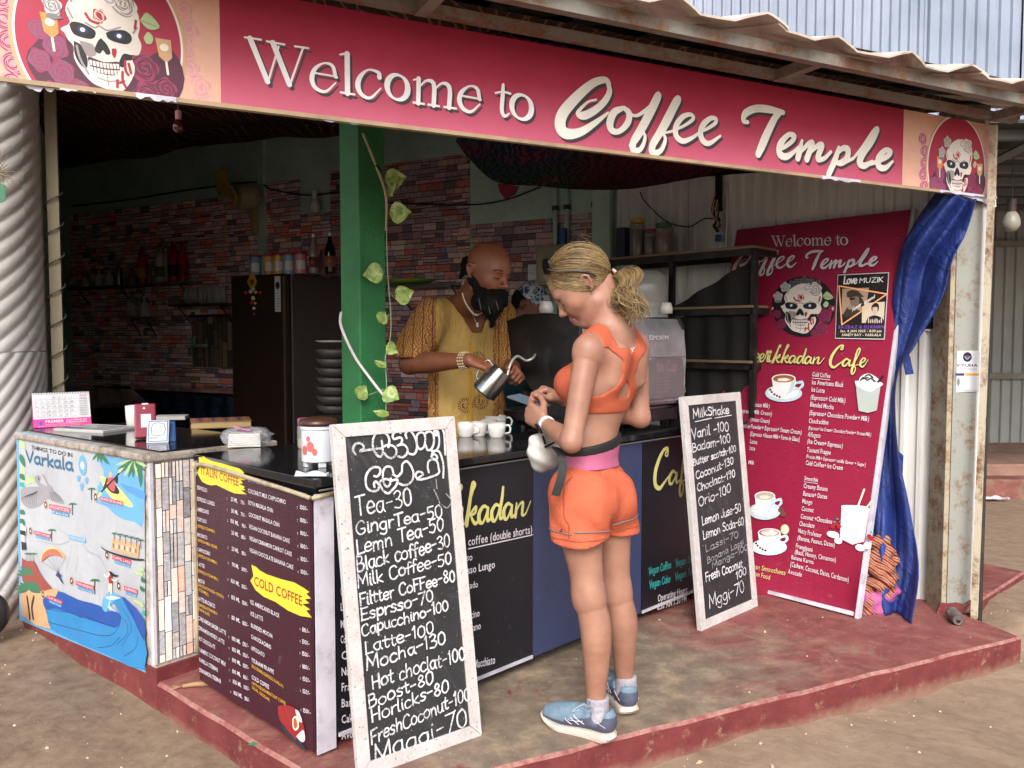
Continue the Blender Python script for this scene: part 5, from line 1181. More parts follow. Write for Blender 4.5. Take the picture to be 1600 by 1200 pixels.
for i in range(6): prt.rib([q1(360+i*10, 650), q1(390+i*20, 740)], .0012, BLACK)
prt.ell(q1(258, 525), .005, .008, BLACK)
prt.rib([q1(668, 250), q1(668, 345)], .001, GREYI); prt.ell(q1(670, 400), .036, .042, SKYI, n=20); prt.ell(q1(670, 402), .018, .018, PAPER)
for x, y, l in ((635, 490, 65), (662, 560, 80), (705, 510, 65)): leafp(q1, x, y, x+(x-668)*.1, y+l, 16, SKYI)
lines(prt, pf, p1_, [('THINGS TO DO IN', 192, 250, 575, 325, 38)], BLACK, .012)
prt.hand('Varkala', q1(138, 368), q1(585, 452), .050, ink('varkala', '#1f5a80'), w=.0062, jit=.0)
def sign_(Q, P0, txt, sub, x0, y0, x1, y1, h, cr_, h2=None):
    s_ = (y1-y0)
    prt.poly([Q(x0, y0), Q(x1, y1), Q(x1, y1+h), Q(x0, y0+h)], ink('label_red', '#b8364a')); a, b = Q(x0+8, y0+h-8), Q(x1-8, y1+h-8); hh = Q(x0, y0)[1]-Q(x0, y0+h-16)[1]
    prt.text(txt, a, b, hh, PAPER, bold=.02)
    k = .12; prt.poly([Q(x0+(x1-x0)*k, y0+h+s_*k+2), Q(x1-(x1-x0)*.05, y1+h+2), Q(x1-(x1-x0)*.05, y1+h*1.75+2), Q(x0+(x1-x0)*k, y0+h*1.75+s_*k+2)], ink('label_blue', '#3f84b5'))
    prt.text(sub, Q(x0+(x1-x0)*k+6, y0+h*1.7+s_*k-2), Q(x1-(x1-x0)*.05-6, y1+h*1.7-3), hh*.62, PAPER, bold=.01)
def pin(Q, x, y, k=1.): prt.ell(Q(x, y), .017*k, .019*k, SAND); prt.ell(Q(x, y), .013*k, .015*k, BLACK); prt.ell(Q(x, y), .006*k, .007*k, PAPER)
def palm(Q, x, y, h, w_=.0035):
    prt.rib([Q(x, y), Q(x-3, y-h*.5), Q(x+2, y-h)], w_, ink('trunk_dark', '#2c2a2a'))
    for k_ in range(6): a = math.radians(15+k_*30); leafp(Q, x+2, y-h, x+2+math.cos(a)*h*.42, y-h-math.sin(a)*h*.22+h*.13, h*.06)
sign_(q1, 0, 'MUNROE ISLAND', '40.51 km, 1 hr 20 min', 835, 690, 1055, 740, 36, p1_); sign_(q1, 0, "JATAYU EARTH'S CENTRE", '17 km, 1 hr', 358, 760, 555, 800, 48, p1_)
sign_(q1, 0, 'LIGHT HOUSE', '14.2 km, 30 min', 212, 1010, 370, 1048, 34, p1_); sign_(q2, 0, 'KAPPIL LAKE', '6.9 km, 10 min', 905, 92, 1075, 142, 38, p2_)
sign_(q2, 0, 'PARAGLIDING', '1.5 km, 6 min', 578, 322, 742, 372, 38, p2_); sign_(q2, 0, 'SURFING', '5 min walk', 1010, 368, 1132, 405, 38, p2_)
prt.poly([q1(548, 1050), q1(702, 1090), q1(700, 1130), q1(546, 1090)], SKYI); prt.text('KEERIKKADAN CAFE', q1(556, 1082), q1(694, 1118), .012, PAPER)
for x, y in ((795, 697), (325, 770), (182, 1016)): pin(q1, x, y)
for x, y in ((858, 95), (541, 325), (964, 370)): pin(q2, x, y)
palm(q1, 757, 718, 100); palm(q1, 578, 860, 100); palm(q1, 382, 1110, 105); palm(q2, 750, 438, 120); 
for i in range(26):
    for P_ in ((q1, [(700, 1080), (710, 980), (705, 880), (720, 800), (745, 730)]), (q1, [(540, 1060), (470, 1010), (420, 940), (380, 890)]), (q1, [(545, 1110), (450, 1140), (250, 1110)])):
        L_ = cr(P_[1], 12); j = int(i*len(L_)/26); j2 = min(j+1, len(L_)-1)
        if i % 2 == 0 and j2 > j: prt.rib([P_[0](*L_[j]), P_[0](*L_[j2])], .0012, GREYI, caps=False, samp=2)
for P_ in ([(540, 10), (530, 100), (500, 200), (495, 290)], [(590, 0), (595, 120), (580, 260)], [(640, 0), (690, 60), (800, 120), (860, 240)]):
    L_ = cr(P_, 14)
    for j in range(0, len(L_)-1, 2): prt.rib([q2(*L_[j]), q2(*L_[j+1])], .0012, GREYI, caps=False, samp=2)
A1([(90, 960), (108, 940), (130, 975), (145, 985), (150, 1060), (130, 1050), (140, 1195), (100, 1200)], PAPER, 0); A1([(90, 1005), (142, 1015), (145, 1062), (92, 1045)], BLACK, 0); A1([(100, 1110), (140, 1125), (148, 1190), (105, 1195)], BLACK, 0)
# houseboat, glider, surfer, cliff, sea
A2([(812, 0), (820, 28), (880, 60), (1000, 95), (1120, 125), (1187, 128), (1187, 145), (1100, 140), (980, 108), (870, 70), (815, 32)], BLACK, 2); A2([(905, -55), (1150, 0), (1145, 118), (1010, 82), (900, 45)], SAND, 0)
for i in range(9): x = 915+i*25; y = -12+i*6; prt.poly([q2(x, y), q2(x+13, y+3), q2(x+13, y+42), q2(x, y+38)], PAPER if i % 2 else ink('hatch', '#6b5a4a'))
for x, y in ((930, -40), (980, -30), (1030, -18), (1080, -6), (1130, 6), (1165, 20)): palm(q2, x, y+15, 75, .002)
A2([(275, 150), (285, 95), (325, 52), (372, 35), (430, 55), (470, 90), (487, 125), (440, 105), (390, 95), (340, 105), (300, 135)], ink('wing', '#c4604a')); prt.rib([q2(275, 150), q2(283, 92), q2(325, 48), q2(372, 32), q2(430, 50), q2(487, 122)], .003, ink('wing_yellow', '#dcc35a'))
for x, y in ((278, 150), (325, 115), (370, 98), (415, 98), (450, 108), (485, 125)): prt.rib([q2(x, y), q2(425, 248)], .0007, BLACK, samp=2)
A2([(412, 255), (430, 245), (442, 262), (462, 285), (445, 285), (470, 340), (476, 352), (455, 335), (430, 295), (408, 280)], NAVY, 2)
A2([(104, 120), (150, 150), (208, 150), (250, 230), (300, 310), (370, 390), (385, 430), (350, 445), (270, 420), (110, 350)], BRICKI, 2); A2([(105, 330), (250, 420), (330, 405), (400, 395), (430, 415), (415, 465), (380, 460), (300, 470), (310, 560), (330, 640), (360, 755), (105, 635)], SAND, 2)
A2([(425, 418), (480, 430), (600, 490), (720, 520), (830, 560), (870, 600), (930, 585), (985, 640), (1000, 700), (970, 760), (880, 820), (700, 800), (500, 750), (340, 650), (325, 590), (300, 550), (290, 480), (340, 475), (400, 470)], DEEP, 2)
A2([(325, 580), (420, 575), (640, 650), (800, 700), (940, 740), (980, 700), (985, 640), (940, 540), (880, 500), (920, 450), (1000, 470), (1100, 600), (1195, 780), (1197, 1118), (900, 1000), (620, 880), (420, 790), (355, 735), (330, 650)], SEA, 2)
A2([(990, 460), (1050, 500), (1195, 660), (1197, 860), (1120, 700), (1040, 560)], DEEP, 2)
A2([(820, 560), (825, 490), (860, 440), (900, 425), (960, 450), (930, 500), (890, 540), (865, 600), (835, 590)], SKYI, 2)
A2([(905, 450), (890, 540), (945, 600), (905, 585), (870, 560)], ink('foam', '#9cc4dd'), 2)
for q in ([(330, 575), (480, 600), (560, 615), (640, 650), (600, 560)], [(340, 690), (480, 730), (640, 770), (800, 810), (910, 800), (975, 720), (985, 640), (940, 560)], [(640, 600), (720, 660), (940, 740)], [(1000, 560), (1060, 660), (1080, 760), (1000, 900)], [(1020, 470), (1090, 600), (1130, 720), (1197, 850)], [(780, 920), (900, 900), (980, 820)], [(1140, 820), (1120, 920), (1020, 995)], [(960, 620), (1040, 700), (1040, 800), (950, 890)]): prt.rib([q2(*p) for p in q], .0013, NAVY, samp=6)
A2([(878, 275), (905, 275), (912, 340), (895, 352), (880, 335)], REDI, 2); A2([(880, 345), (892, 350), (888, 420), (878, 420)], CREAM, 0); A2([(895, 350), (910, 345), (908, 430), (896, 450)], CREAM, 0); prt.rib([q2(840, 265), q2(855, 288), q2(880, 280)], .003, CREAM); prt.rib([q2(908, 310), q2(935, 325), q2(952, 315)], .003, CREAM); prt.ell(q2(888, 256), .007, .009, CREAM)
A2([(880, 240), (900, 240), (930, 265), (965, 275), (950, 288), (905, 280), (890, 262)], BLACK, 2); A2([(845, 470), (900, 455), (990, 475), (900, 495)], PALEBL, 2)
for x, y, m_ in ((1110, 240, LEAF2), (1160, 200, LEAF2), (1180, 300, LEAFI), (1100, 500, LEAF2), (1150, 520, LEAF2), (1190, 590, TEALI), (1165, 380, LEAFI)): leafp(q2, 1194, y+40, x-5, y-10, 16, m_)
for bx, h_ in ((175, 380), (205, 330)): prt.rib([q2(bx, 660), q2(bx-12, 560), q2(bx-25+(bx-175), 470)], .009, ink('trunk_brown', '#3a2926'))
for k_ in range(11): a = math.radians(-20+k_*22); leafp(q2, 165, 400, 165+math.cos(a)*115, 400-math.sin(a)*85, 17)
for k_ in range(7): a = math.radians(k_*30); leafp(q2, 150, 260, 150+math.cos(a)*80-15, 270-math.sin(a)*80, 14)
sign_(q2, 0, 'CLIFF BEACH', '1.0 km, 5 min', 330, 450, 465, 500, 34, p2_); pin(q2, 293, 445)
for x in (150, 180, 208): palm(q2, x, 150, 70, .002)
prt.build(tp, 'print')
# ================================================================== CHALKBOARDS
def chalk_mat():
    s = NT('slate'); c = s.ramp(s.noise(2.5, 9, .75, dist=1.5), [(.3, H('#1b1b1d')), (.6, H('#2b2b2e')), (.8, H('#4a4a4d'))])
    c = s.mix(s.ramp(s.noise(6, 9, .8, vec=s.rot((0, .6, 0), (1, 1, .3)), dist=2), [(.56, 0.), (.72, .35)]), c, H('#77777b')); c = s.mix(s.ramp(s.noise(160, 2, .5), [(.71, 0.), (.74, .8)]), c, H('#b0b0b0')); return s.fin(c, .55)
M_slate = chalk_mat()
def frame_mat():
    s = NT('speckled_white_frame'); c = s.ramp(s.noise(9, 8, .75), [(.3, H('#a8a2a0')), (.7, H('#c9c5c4'))]); c = s.mix(s.ramp(s.noise(110, 3, .6), [(.64, 0.), (.69, .9)]), c, H('#4a3c34')); c = s.mix(s.ramp(s.noise(7, 9, .8), [(.6, 0.), (.7, .6)]), c, H('#8b8073')); s.bump(s.noise(30, 6, .7), .2, .006); return s.fin(c, .6)
M_frame = frame_mat()
def chalkm(name, k):
    s = NT(name); a = s.ramp(s.m('ADD', s.m('MULTIPLY', s.noise(190, 4, .8), .6), s.m('MULTIPLY', s.noise(22, 4, .7), .4)), [(.38, k*.12), (.52, k)]); return s.fin(s.mix(a, H('#3a3a3c'), H('#d2d2d4')), .9, spec=.1)
CH = chalkm('chalk', 1.); CHF = chalkm('faded_chalk', .42)
def board(label, bl_, br_, lean, height, fw=.042):
    bl_ = np.asarray(bl_, float); br_ = np.asarray(br_, float); U_ = nrm(br_-bl_); back = V(-U_[1], U_[0], 0); Wd = np.linalg.norm(br_-bl_)
    Vv = nrm(back*lean+UP*(height-ZP)); Ht = math.hypot(lean, height-ZP); pan = Panel(bl_, U_, Vv); r_ = thing('chalkboard', label, 'chalkboard', (bl_+br_)/2)
    mb = MB(); mb.prism(pan.pt([(fw*.7, fw*.7), (Wd-fw*.7, fw*.7), (Wd-fw*.7, Ht-fw*.7), (fw*.7, Ht-fw*.7)], -.008), pan.N*.003); mb.build('slate', M_slate, r_)
    F_ = [[(0, 0), (Wd, 0), (Wd-fw, fw), (fw, fw)], [(Wd, 0), (Wd, Ht), (Wd-fw, Ht-fw), (Wd-fw, fw)], [(Wd, Ht), (0, Ht), (fw, Ht-fw), (Wd-fw, Ht-fw)], [(0, Ht), (0, 0), (fw, fw), (fw, Ht-fw)]]
    for q in F_: c = np.mean(q, 0); mb = MB(); mb.prism(pan.pt([(np.array(p)-c)*.9985+c for p in q], -.022), pan.N*.024); mb.build('frame_rail', M_frame, r_, bevel=.002)
    return pan, r_
pb, rb1 = board('large chalkboard of tea and coffee prices leaning beside the maroon menu', atz(561, 1219, ZP), atz(753, 1149, ZP), .155, 1.18)
pb.O = pb.O; k1 = Print(pb, -.0047); kc = crop(500, 620, 2.07); kq = crop(510, 640, 6.316)
def chalk(k_, pan, cr_, rows, w_, mat=CH):
    for txt, x0, y0, x1, y1, h in rows: a = pan.uv(*cr_(x0, y0)); t = pan.uv(*cr_(x0, y0-h)); k_.hand(txt, a, pan.uv(*cr_(x1, y1)), t[1]-a[1], mat, w=w_, jit=.035)
random.seed(21)
chalk(k1, pb, kc, [('Tea-30',118,388,302,352,60),('GingrTea-50',118,448,400,386,42),('Lemn Tea-50',120,512,405,432,46),('Black coffee-30',120,568,425,486,46),('Milk Coffee-50',122,620,430,536,42),('Filtter CoFFee-80',130,678,440,594,40),('Esprsso-70',132,726,370,660,40),('Capucchino-100',135,776,418,690,38),('Latte-100',145,832,372,764,40),('Mocha-130',150,888,410,796,44),('Hot choclat-100',168,945,472,848,46),('Boost-80',155,1008,370,925,42),('Horlicks-80',165,1055,420,950,42),('FreshCoconut-100',165,1125,487,975,44),('Maggi-70',175,1192,480,1062,62)], .0026)
MAL = [[(285,440),(262,400),(275,350),(320,330),(360,350),(365,385),(330,410),(400,400),(545,380)],
 [(560,225),(500,225),(462,290),(460,370),(490,440),(530,465),(555,430),(550,340),(545,310)], [(560,225),(600,250),(620,300),(610,370)],
 [(560,370),(600,350),(660,360),(690,400),(680,450),(640,480),(600,465),(570,430)], [(730,230),(700,210),(655,245),(665,290),(720,275),(745,290),(735,335),(700,355)], [(700,355),(760,345),(798,385),(790,440),(750,470),(705,460)],
 [(790,280),(780,235),(815,205),(855,240),(885,310),(890,390),(860,440),(810,430),(800,400)],
 [(890,300),(895,250),(930,225),(965,240),(975,300),(960,370),(920,390),(895,350),(890,300)], [(965,240),(1010,215),(1050,240),(1060,310),(1040,380),(1000,400),(975,340)], [(1060,250),(1095,230),(1110,270),(1110,350),(1085,400),(1040,410)],
 [(1060,215),(1085,205),(1105,230),(1080,255),(1060,235)], [(1080,200),(1110,172),(1145,195),(1162,250),(1168,350),(1172,445)],
 [(470,655),(500,660),(530,620),(520,575),(460,570),(405,620),(385,690),(400,770),(450,805),(500,795),(520,750),(490,710),(468,730),(475,765)],
 [(660,620),(640,570),(590,565),(560,610),(560,700),(590,760),(625,740),(635,680)], [(520,740),(540,700),(590,685),(640,700),(700,690),(690,740),(660,780),(610,825),(560,800),(530,740)],
 [(745,610),(750,540),(790,510),(830,550),(858,620),(850,690),(810,735),(760,745),(720,730)], [(740,620),(700,660),(660,640)],
 [(900,690),(880,650),(900,615),(940,620),(950,645),(915,670),(940,690),(1100,635),(1105,570),(1090,510),(1050,490),(1010,510),(998,560),(1010,620)],
 [(1050,480),(1035,460),(1060,440),(1090,460),(1085,485),(1060,490)], [(1040,440),(1075,405),(1115,420),(1140,480),(1155,560),(1152,670)]]
for st in MAL: k1.rib([pb.uv(*kq(*p)) for p in st], .0036, CH, samp=5)
for st in MAL[::2]: k1.rib([pb.uv(*kq(p[0]+5, p[1]+4)) for p in st], .0022, CH, samp=5)
for st in ([(1080, 690), (1090, 780)], [(1060, 790), (1110, 900), (1120, 960)], [(1180, 830), (1230, 900), (1190, 970), (1140, 940)]): k1.rib([pb.uv(*kq(*p)) for p in st], .002, CHF)
k1.build(rb1, 'chalk_lettering')
pb2, rb2 = board('smaller chalkboard of milkshake prices leaning between counter and red banner', atz(1095.5, 986.5, ZP), atz(1184, 947, ZP), .114, 1.18)
k2 = Print(pb2, -.0047); ks = crop(1055, 610, 3.16)
chalk(k2, pb2, ks, [('MilkShake',92,135,272,112,42),('Vanil -100',85,240,270,195,48),('Badam-100',88,305,278,252,42),('Butter scotch-100',92,372,305,300,34),('Coconut-130',105,440,292,362,38),('Choclact-190',112,500,300,424,38),('Orio-100',118,575,280,500,46),('Lemon Juse-50',135,665,328,595,42),('Lemon Soda-60',140,735,342,660,42),('Fresh Coconut',152,945,335,870,42),('100',302,935,355,905,36),('Mggi-70',170,1075,345,995,62)], .0028)
chalk(k2, pb2, ks, [('Lassi-70',150,800,315,722,34),('Banana Lassi',158,858,340,758,30),('Mango-100',182,880,360,785,30)], .0022, CHF)
for a, b in (((98, 155), (180, 137)), ((195, 137), (278, 122))): k2.rib([pb2.uv(*ks(*a)), pb2.uv(*ks(*b))], .002, CH)
k2.build(rb2, 'chalk_lettering')
# ================================================================== THINGS ON AND AROUND THE COUNTERS
M_china = pm('white_china', H('#cfccc8'), .22, var=.05, spec=.6); M_chrome = pm('brushed_steel', H('#8d8e90'), .28, .9, .15, 60, .1, 200)
M_blackp = pm('black_plastic', H('#141417'), .42, var=.3, scale=8, dirt=H('#3b3a3a'), dirtamt=.4, dscale=6); M_whitep = pm('white_plastic', H('#c3c8cf'), .35, var=.06)
G_clear = glass('clear_plastic', H('#b9c0c2'), .12, .32)
def bx(name, mat, root, c, size, R=None, bev=0, m=0): mb = MB(); mb.box(c, size, R); return mb.build(name, mat, root, bevel=bev)
def ztop(px, py): return atz(px, py, CZ)
# coffee cups on the counter
def cup(loc, label, r=.039, h=.062):
    t = thing('coffee_cup', label, 'cup', loc, 'white coffee cups on the counter'); mb = MB()
    mb.lathe([(.001, .0), (r*.74, .0), (r*.76, .004), (r*.93, h*.3), (r, h*.62), (r*1.0, h), (r*.93, h), (r*.9, h*.6), (r*.7, .01), (.001, .008)], (0, 0, 0), 28); o = mb.build('body', M_china, t, smooth=True); o.data.transform(Matrix.Translation(Vector(t.location)))
    me = o.data; me.transform(Matrix.Identity(4)); mb = MB(); mb.tube([(r*.93, 0, h*.85), (r*1.35, 0, h*.86), (r*1.58, 0, h*.66), (r*1.5, 0, h*.36), (r*.9, 0, h*.24)], .0042, 8, cap=True); o2 = mb.build('handle', M_china, t, smooth=True); o2.data.transform(Matrix.Translation(Vector(t.location)))
    return t
c0_ = cup(ztop(748, 681), 'white coffee cup second from the left, its handle towards the right'); c0_.rotation_euler = (0, 0, -.25)
for px, py, a, lb in ((728, 682, -.3, 'white coffee cup half hidden behind the large chalkboard'), (776, 683, -.1, 'white coffee cup standing nearest the counter edge, rightmost in front'), (764, 677, .4, 'white coffee cup squeezed between its neighbours in the middle of the group')):
    copy_tree(c0_, ztop(px, py), a, lb)
cb = copy_tree(c0_, ztop(774, 672), -.05, 'wider white cup at the back of the group, under the pitcher'); cb.scale = (1.28, 1.28, 1.12)
# white container with strawberry print
p = ztop(498, 728); t = thing('sugar_canister', 'white plastic canister with a strawberry label and brown lid at the counter corner', 'canister', p)
mb = MB(); mb.lathe([(.052, 0.018), (.056, .02), (.056, .125), (.059, .128), (.059, .138), (.05, .14)], p, 28); mb.build('body', M_whitep, t, smooth='auto')
for a in (0, 1.57, 3.14, 4.71): bx('foot', M_whitep, t, p+V(math.cos(a+.5)*.043, math.sin(a+.5)*.043, .010), (.026, .014, .02), rotz(a+.5+1.57), .003)
mb = MB(); mb.lathe([(.062, .140), (.064, .146), (.06, .158), (.02, .168), (.001, .17)], p, 28); mb.build('lid', pm('brown_lid', H('#3c231b'), .35), t, smooth=True)
lab = MB(); lab.grid(lambda a, b: (p[0]+.0572*math.cos(-2.5+a*1.1), p[1]+.0572*math.sin(-2.5+a*1.1), p[2]+.045+b*.075), 10, 1); lab.build('label', PAPER, t)
for a, z, r in ((.25, .06, .016), (.62, .072, .018), (.5, .098, .010), (.85, .055, .012)):
    d = V(math.cos(-2.5+a*1.1), math.sin(-2.5+a*1.1), 0); s_ = V(-d[1], d[0], 0); m_ = MB(); tt = np.linspace(0, 2*math.pi, 12)[:-1]
    m_.add([p+d*.0580+UP*z+s_*r*.75*math.cos(q)+UP*r*math.sin(q) for q in tt], [tuple(range(11))]); m_.build('strawberry_print', ink('berry_pink', '#b5605c'), t)
p = ztop(480, 700); t = thing('spice_jar', 'small pink lidded clear jar behind the strawberry canister', 'jar', p)
mb = MB(); mb.lathe([(.001, 0), (.036, .0), (.038, .01), (.038, .085), (.032, .095)], p, 20); mb.build('body', G_clear, t, smooth=True); mb = MB(); mb.lathe([(.001, .002), (.034, .002), (.034, .035), (.001, .036)], p, 20); mb.build('contents', pm('biscuit_powder', H('#a98f6a'), .9), t)
mb = MB(); mb.lathe([(.036, .095), (.036, .118), (.001, .12)], p, 20); mb.build('lid', pm('pink_lid', H('#9c5563'), .4), t)
p = ztop(545, 752); t = thing('paper_scrap', 'crumpled white tissue by the canister at the counter corner', 'tissue', ztop(488, 742))
mb = MB(); q0 = ztop(488, 744); mb.grid(lambda a, b: q0+V((a-.5)*.10, (b-.5)*.05, .004+.014*abs(math.sin(a*5+b*3))*math.sin(b*3.1)), 12, 6); mb.build('tissue', PAPER, t, smooth=True)
# napkin packet
p = ztop(383, 697); t = thing('napkin_packet', 'packet of white napkins in clear film with a pink corner, on the black counter', 'napkins', p)
R_ = basis(cf, ci, UP)
for i in range(7): bx('napkin', M_china, t, p+UP*(.006+i*.0075)+V(random.uniform(-1, 1), random.uniform(-1, 1), 0)*.002, (.125-i*.001, .11, .007), rotz(.25), .002)
bx('pink_napkin', pm('pink_paper', H('#b8659a'), .8), t, p+V(-.01, .02, .062), (.07, .07, .006), axisR((.2, .3, 1)), .001)
mb = MB(); rr = np.random.default_rng(4)
def film(u_, v_):
    th = u_*2*math.pi; ph = (v_-.5)*math.pi; sq = lambda c_: math.copysign(abs(c_)**.45, c_)
    n_ = .012*math.sin(9*th+4*ph)*math.cos(ph)+.006*math.sin(23*th+11*ph); w2 = 1+.25*max(0, math.cos(th))**6*(1+.4*math.sin(9*ph))
    return p+rotz(.25) @ V((.078*w2+n_)*sq(math.cos(th))*math.cos(ph)**.4, (.068+n_)*sq(math.sin(th))*math.cos(ph)**.4, 0)+UP*(.036+.036*math.sin(ph)+n_*.4)
mb.grid(film, 60, 20); mb.build('film', glass('cling_film', H('#c9c9cd'), .15, .20), t, smooth=True)
# calendar
c = atz(97, 668, CZ); A_, B_ = ztop(53, 669), ztop(143, 664); U_ = nrm(B_-A_); Wc = np.linalg.norm(B_-A_)
N_ = V(U_[1], -U_[0], 0); Vc = nrm(UP*1.-N_*.28); cal = Panel(A_, U_, Vc); hc = .172
t = thing('desk_calendar', 'spiral bound 2025 desk calendar with a magenta footer at the pedestal corner', 'calendar', c)
mb = MB(); mb.prism(cal.pt([(0, 0), (Wc, 0), (Wc, hc), (0, hc)]), -cal.N*.002); mb.build('page', PAPER, t)
bk = cal.pt([(0, hc), (Wc, hc)]); mb = MB(); mb.prism([A_-N_*.085, B_-N_*.085, bk[1]-N_*.003, bk[0]-N_*.003], N_*.0015); mb.build('stand', pm('calendar_card', H('#a03a78'), .6), t)
for i in range(22):
    q = cal.pt([(Wc*(i+.5)/22, hc-.002)])[0]; mb = MB(); mb.tube([q+cal.V*(.007*math.cos(a))+cal.N*(.006*math.sin(a)) for a in np.linspace(0, 2*math.pi, 9)[:-1]], .0009, 4, close=True); mb.build('ring', M_blackp, t)
pk = Print(cal, .0006); pk.poly([(0, 0), (Wc, 0), (Wc, .042), (0, .042)], MAG); pk.text('PREMIER', (.05, .022), (.13, .022), .014, PAPER, bold=.02); pk.text('ALUMINIUM', (.14, .029), (Wc-.02, .029), .007, PAPER, bold=.02); pk.text('INDUSTRIES', (.14, .018), (Wc-.02, .018), .007, PAPER, bold=.02)
pk.text('Manufacturers of Roofing and Industrial Sheets', (.05, .012), (Wc-.04, .012), .0045, YEL); pk.text('Kollam Road, Varkala, Kerala', (.02, .004), (Wc-.05, .004), .004, PAPER); pk.ell((.03, .022), .011, .012, ink('calendar_star', '#5a4aa0'), n=4)
pk.text('2025', (Wc-.045, hc-.022), (Wc-.012, hc-.022), .008, MAG, bold=.02); pk.text('JANUARY', (Wc-.045, hc-.032), (Wc-.016, hc-.032), .005, GREYI)
for i in range(7):
    x = .012+i*(Wc-.075)/7
    pk.rib([(x, .05), (x, hc-.022)], .0004, GREYI, samp=2)
    for j in range(5):
        if i == 0: pk.rib([(.012, .05+j*.022), (Wc-.062, .05+j*.022)], .0004, GREYI, samp=2)
        d_ = j*7+i-2
        if 1 <= d_ <= 31: pk.text(str(d_), (x+.004, .05+(4-j)*.022+.005), (x+(.013 if d_ > 9 else .0085), .05+(4-j)*.022+.005), .008, MAG if i == 0 else GREYI)
for j in range(10): pk.rib([(Wc-.048, .055+j*.009), (Wc-.012, .055+j*.009)], .0009, GREYI, samp=2)
pk.build(t, 'print')
# newspapers, books
def flat(label, name, cat, px, py, w_, d_, h_, rz, mat, root=None): 
    p = ztop(px, py); t = thing(name, label, cat, p); o = bx('block' if name != 'newspaper' else 'sheets', mat, t, p+UP*h_/2, (w_, d_, h_), rotz(rz), .003); return p, t
p, t = flat('folded colour newspaper lying on the pedestal beside the calendar', 'newspaper', 'newspaper', 152, 672, .30, .22, .014, -.35, pm('newsprint', H('#a9a8a6'), .8))
nw = Panel(p+UP*.0145+rotz(-.35) @ V(-.15, -.11, 0), rotz(-.35) @ V(1, 0, 0), rotz(-.35) @ V(0, 1, 0)); pk = Print(nw, .0006)
for i, (a, b, c_, m_) in enumerate(((.01, .14, .03, DEEP), (.01, .14, .05, BLACK), (.16, .29, .04, ink('news_blue', '#5b6f8e')), (.16, .29, .09, GREYI), (.01, .09, .12, REDI), (.1, .29, .15, ink('news_blue', '#5b6f8e')))): pk.poly([(a, c_), (b, c_), (b, c_+.02), (a, c_+.02)], m_)
for j in range(20): pk.rib([(.015, .018+j*.009), (.285, .018+j*.009)], .0007, GREYI, samp=2)
pk.build(t, 'print')
p, t = flat('folded paper behind the blue card machine', 'leaflet', 'leaflet', 268, 655, .16, .12, .02, .2, pm('newsprint', H('#a9a8a6'), .8))
p = ztop(345, 666); t = thing('exercise_book', 'thick notebook with a purple patterned cover and yellowed pages', 'book', p)
bx('pages', pm('old_pages', H('#b49c6d'), .8, grain=(1, 1, 60)), t, p+UP*.017, (.27, .19, .026), rotz(.38)); bx('cover', pm('cover_tan', H('#8a6235'), .6), t, p+UP*.0325, (.28, .2, .004), rotz(.38), .001); bx('cover', pm('cover_tan', H('#8a6235'), .6), t, p+UP*.0022, (.28, .2, .004), rotz(.38), .001)
for i in range(9): bx('cover_stripe', pm('cover_purple', H('#4d3560'), .6) if i % 2 else pm('cover_rose', H('#98606a'), .6), t, p+UP*.0350+rotz(.38) @ V(-.125+i*.03, .0, 0), (.014, .196, .0008), rotz(.38))
# mug
p = ztop(208, 667); p = aty(210, 668, p[1]); t = thing('mug', 'plain white mug with its handle behind the maroon payment box', 'mug', (p[0], p[1], CZ)); p = V(p[0], p[1], CZ)
mb = MB(); mb.lathe([(.001, 0), (.030, 0), (.034, .004), (.038, .05), (.040, .105), (.036, .105), (.033, .02), (.001, .012)], p, 28); mb.build('body', M_china, t, smooth=True)
mb = MB(); mb.tube([p+V(.036, 0, .085), p+V(.058, -.004, .082), p+V(.064, -.004, .055), p+V(.052, 0, .03), p+V(.034, 0, .026)], .005, 8); mb.build('handle', M_china, t, smooth=True)
# maroon soundbox and blue machine
p = ztop(228, 686); t = thing('payment_soundbox', 'maroon slanted payment box with a white label, left of the blue one', 'payment box', p); Rz = rotz(.42)
def wedge(t, p, w_, d_, h1, h2, mat, Rz, name='housing', bev=.006):
    P_ = [V(0, -d_/2, 0), V(0, d_/2, 0), V(0, d_/2, h1), V(0, d_*.1, h2), V(0, -d_/2, .012)]; P_ = [p+Rz @ (q-V(w_/2, 0, 0)) for q in P_]
    mb = MB(); mb.prism(P_, Rz @ V(w_, 0, 0)); return mb.build(name, mat, t, bevel=bev)
tl = nrm(V(.0, -.45, 1)); Fm = Panel(p+Rz @ V(-.043, -.045, .012), Rz @ V(1, 0, 0), Rz @ V(0.28, .45, 1.0))
mb = MB(); mb.prism(Fm.pt([(0, 0), (.085, 0), (.085, .155), (0, .155)], -.022), Fm.N*.022); mb.build('housing', pm('maroon_plastic', H('#7d2238'), .35), t, bevel=.006)
mb = MB(); mb.prism(Fm.pt([(0.002, 0.004), (.083, .004), (.083, .153), (.002, .153)], -.036), Fm.N*.013); mb.build('rear_shell', M_whitep, t, bevel=.005)
pk = Print(Fm, .0006); pk.poly([(.025, .045), (.065, .045), (.065, .105), (.025, .105)], PAPER); pk.poly([(.032, .128), (.044, .128), (.038, .14)], PAPER); pk.poly([(.03, .148), (.055, .148), (.055, .155), (.03, .155)], PAPER); pk.build(t, 'print')
p = ztop(247, 691); t = thing('card_machine', 'blue and white payment speaker with a slotted side, right of the maroon box', 'payment box', p)
wd = wedge(t, p+Rz @ V(.02, .02, 0), .10, .10, .055, .085, pm('blue_plastic', H('#33558a'), .4), Rz)
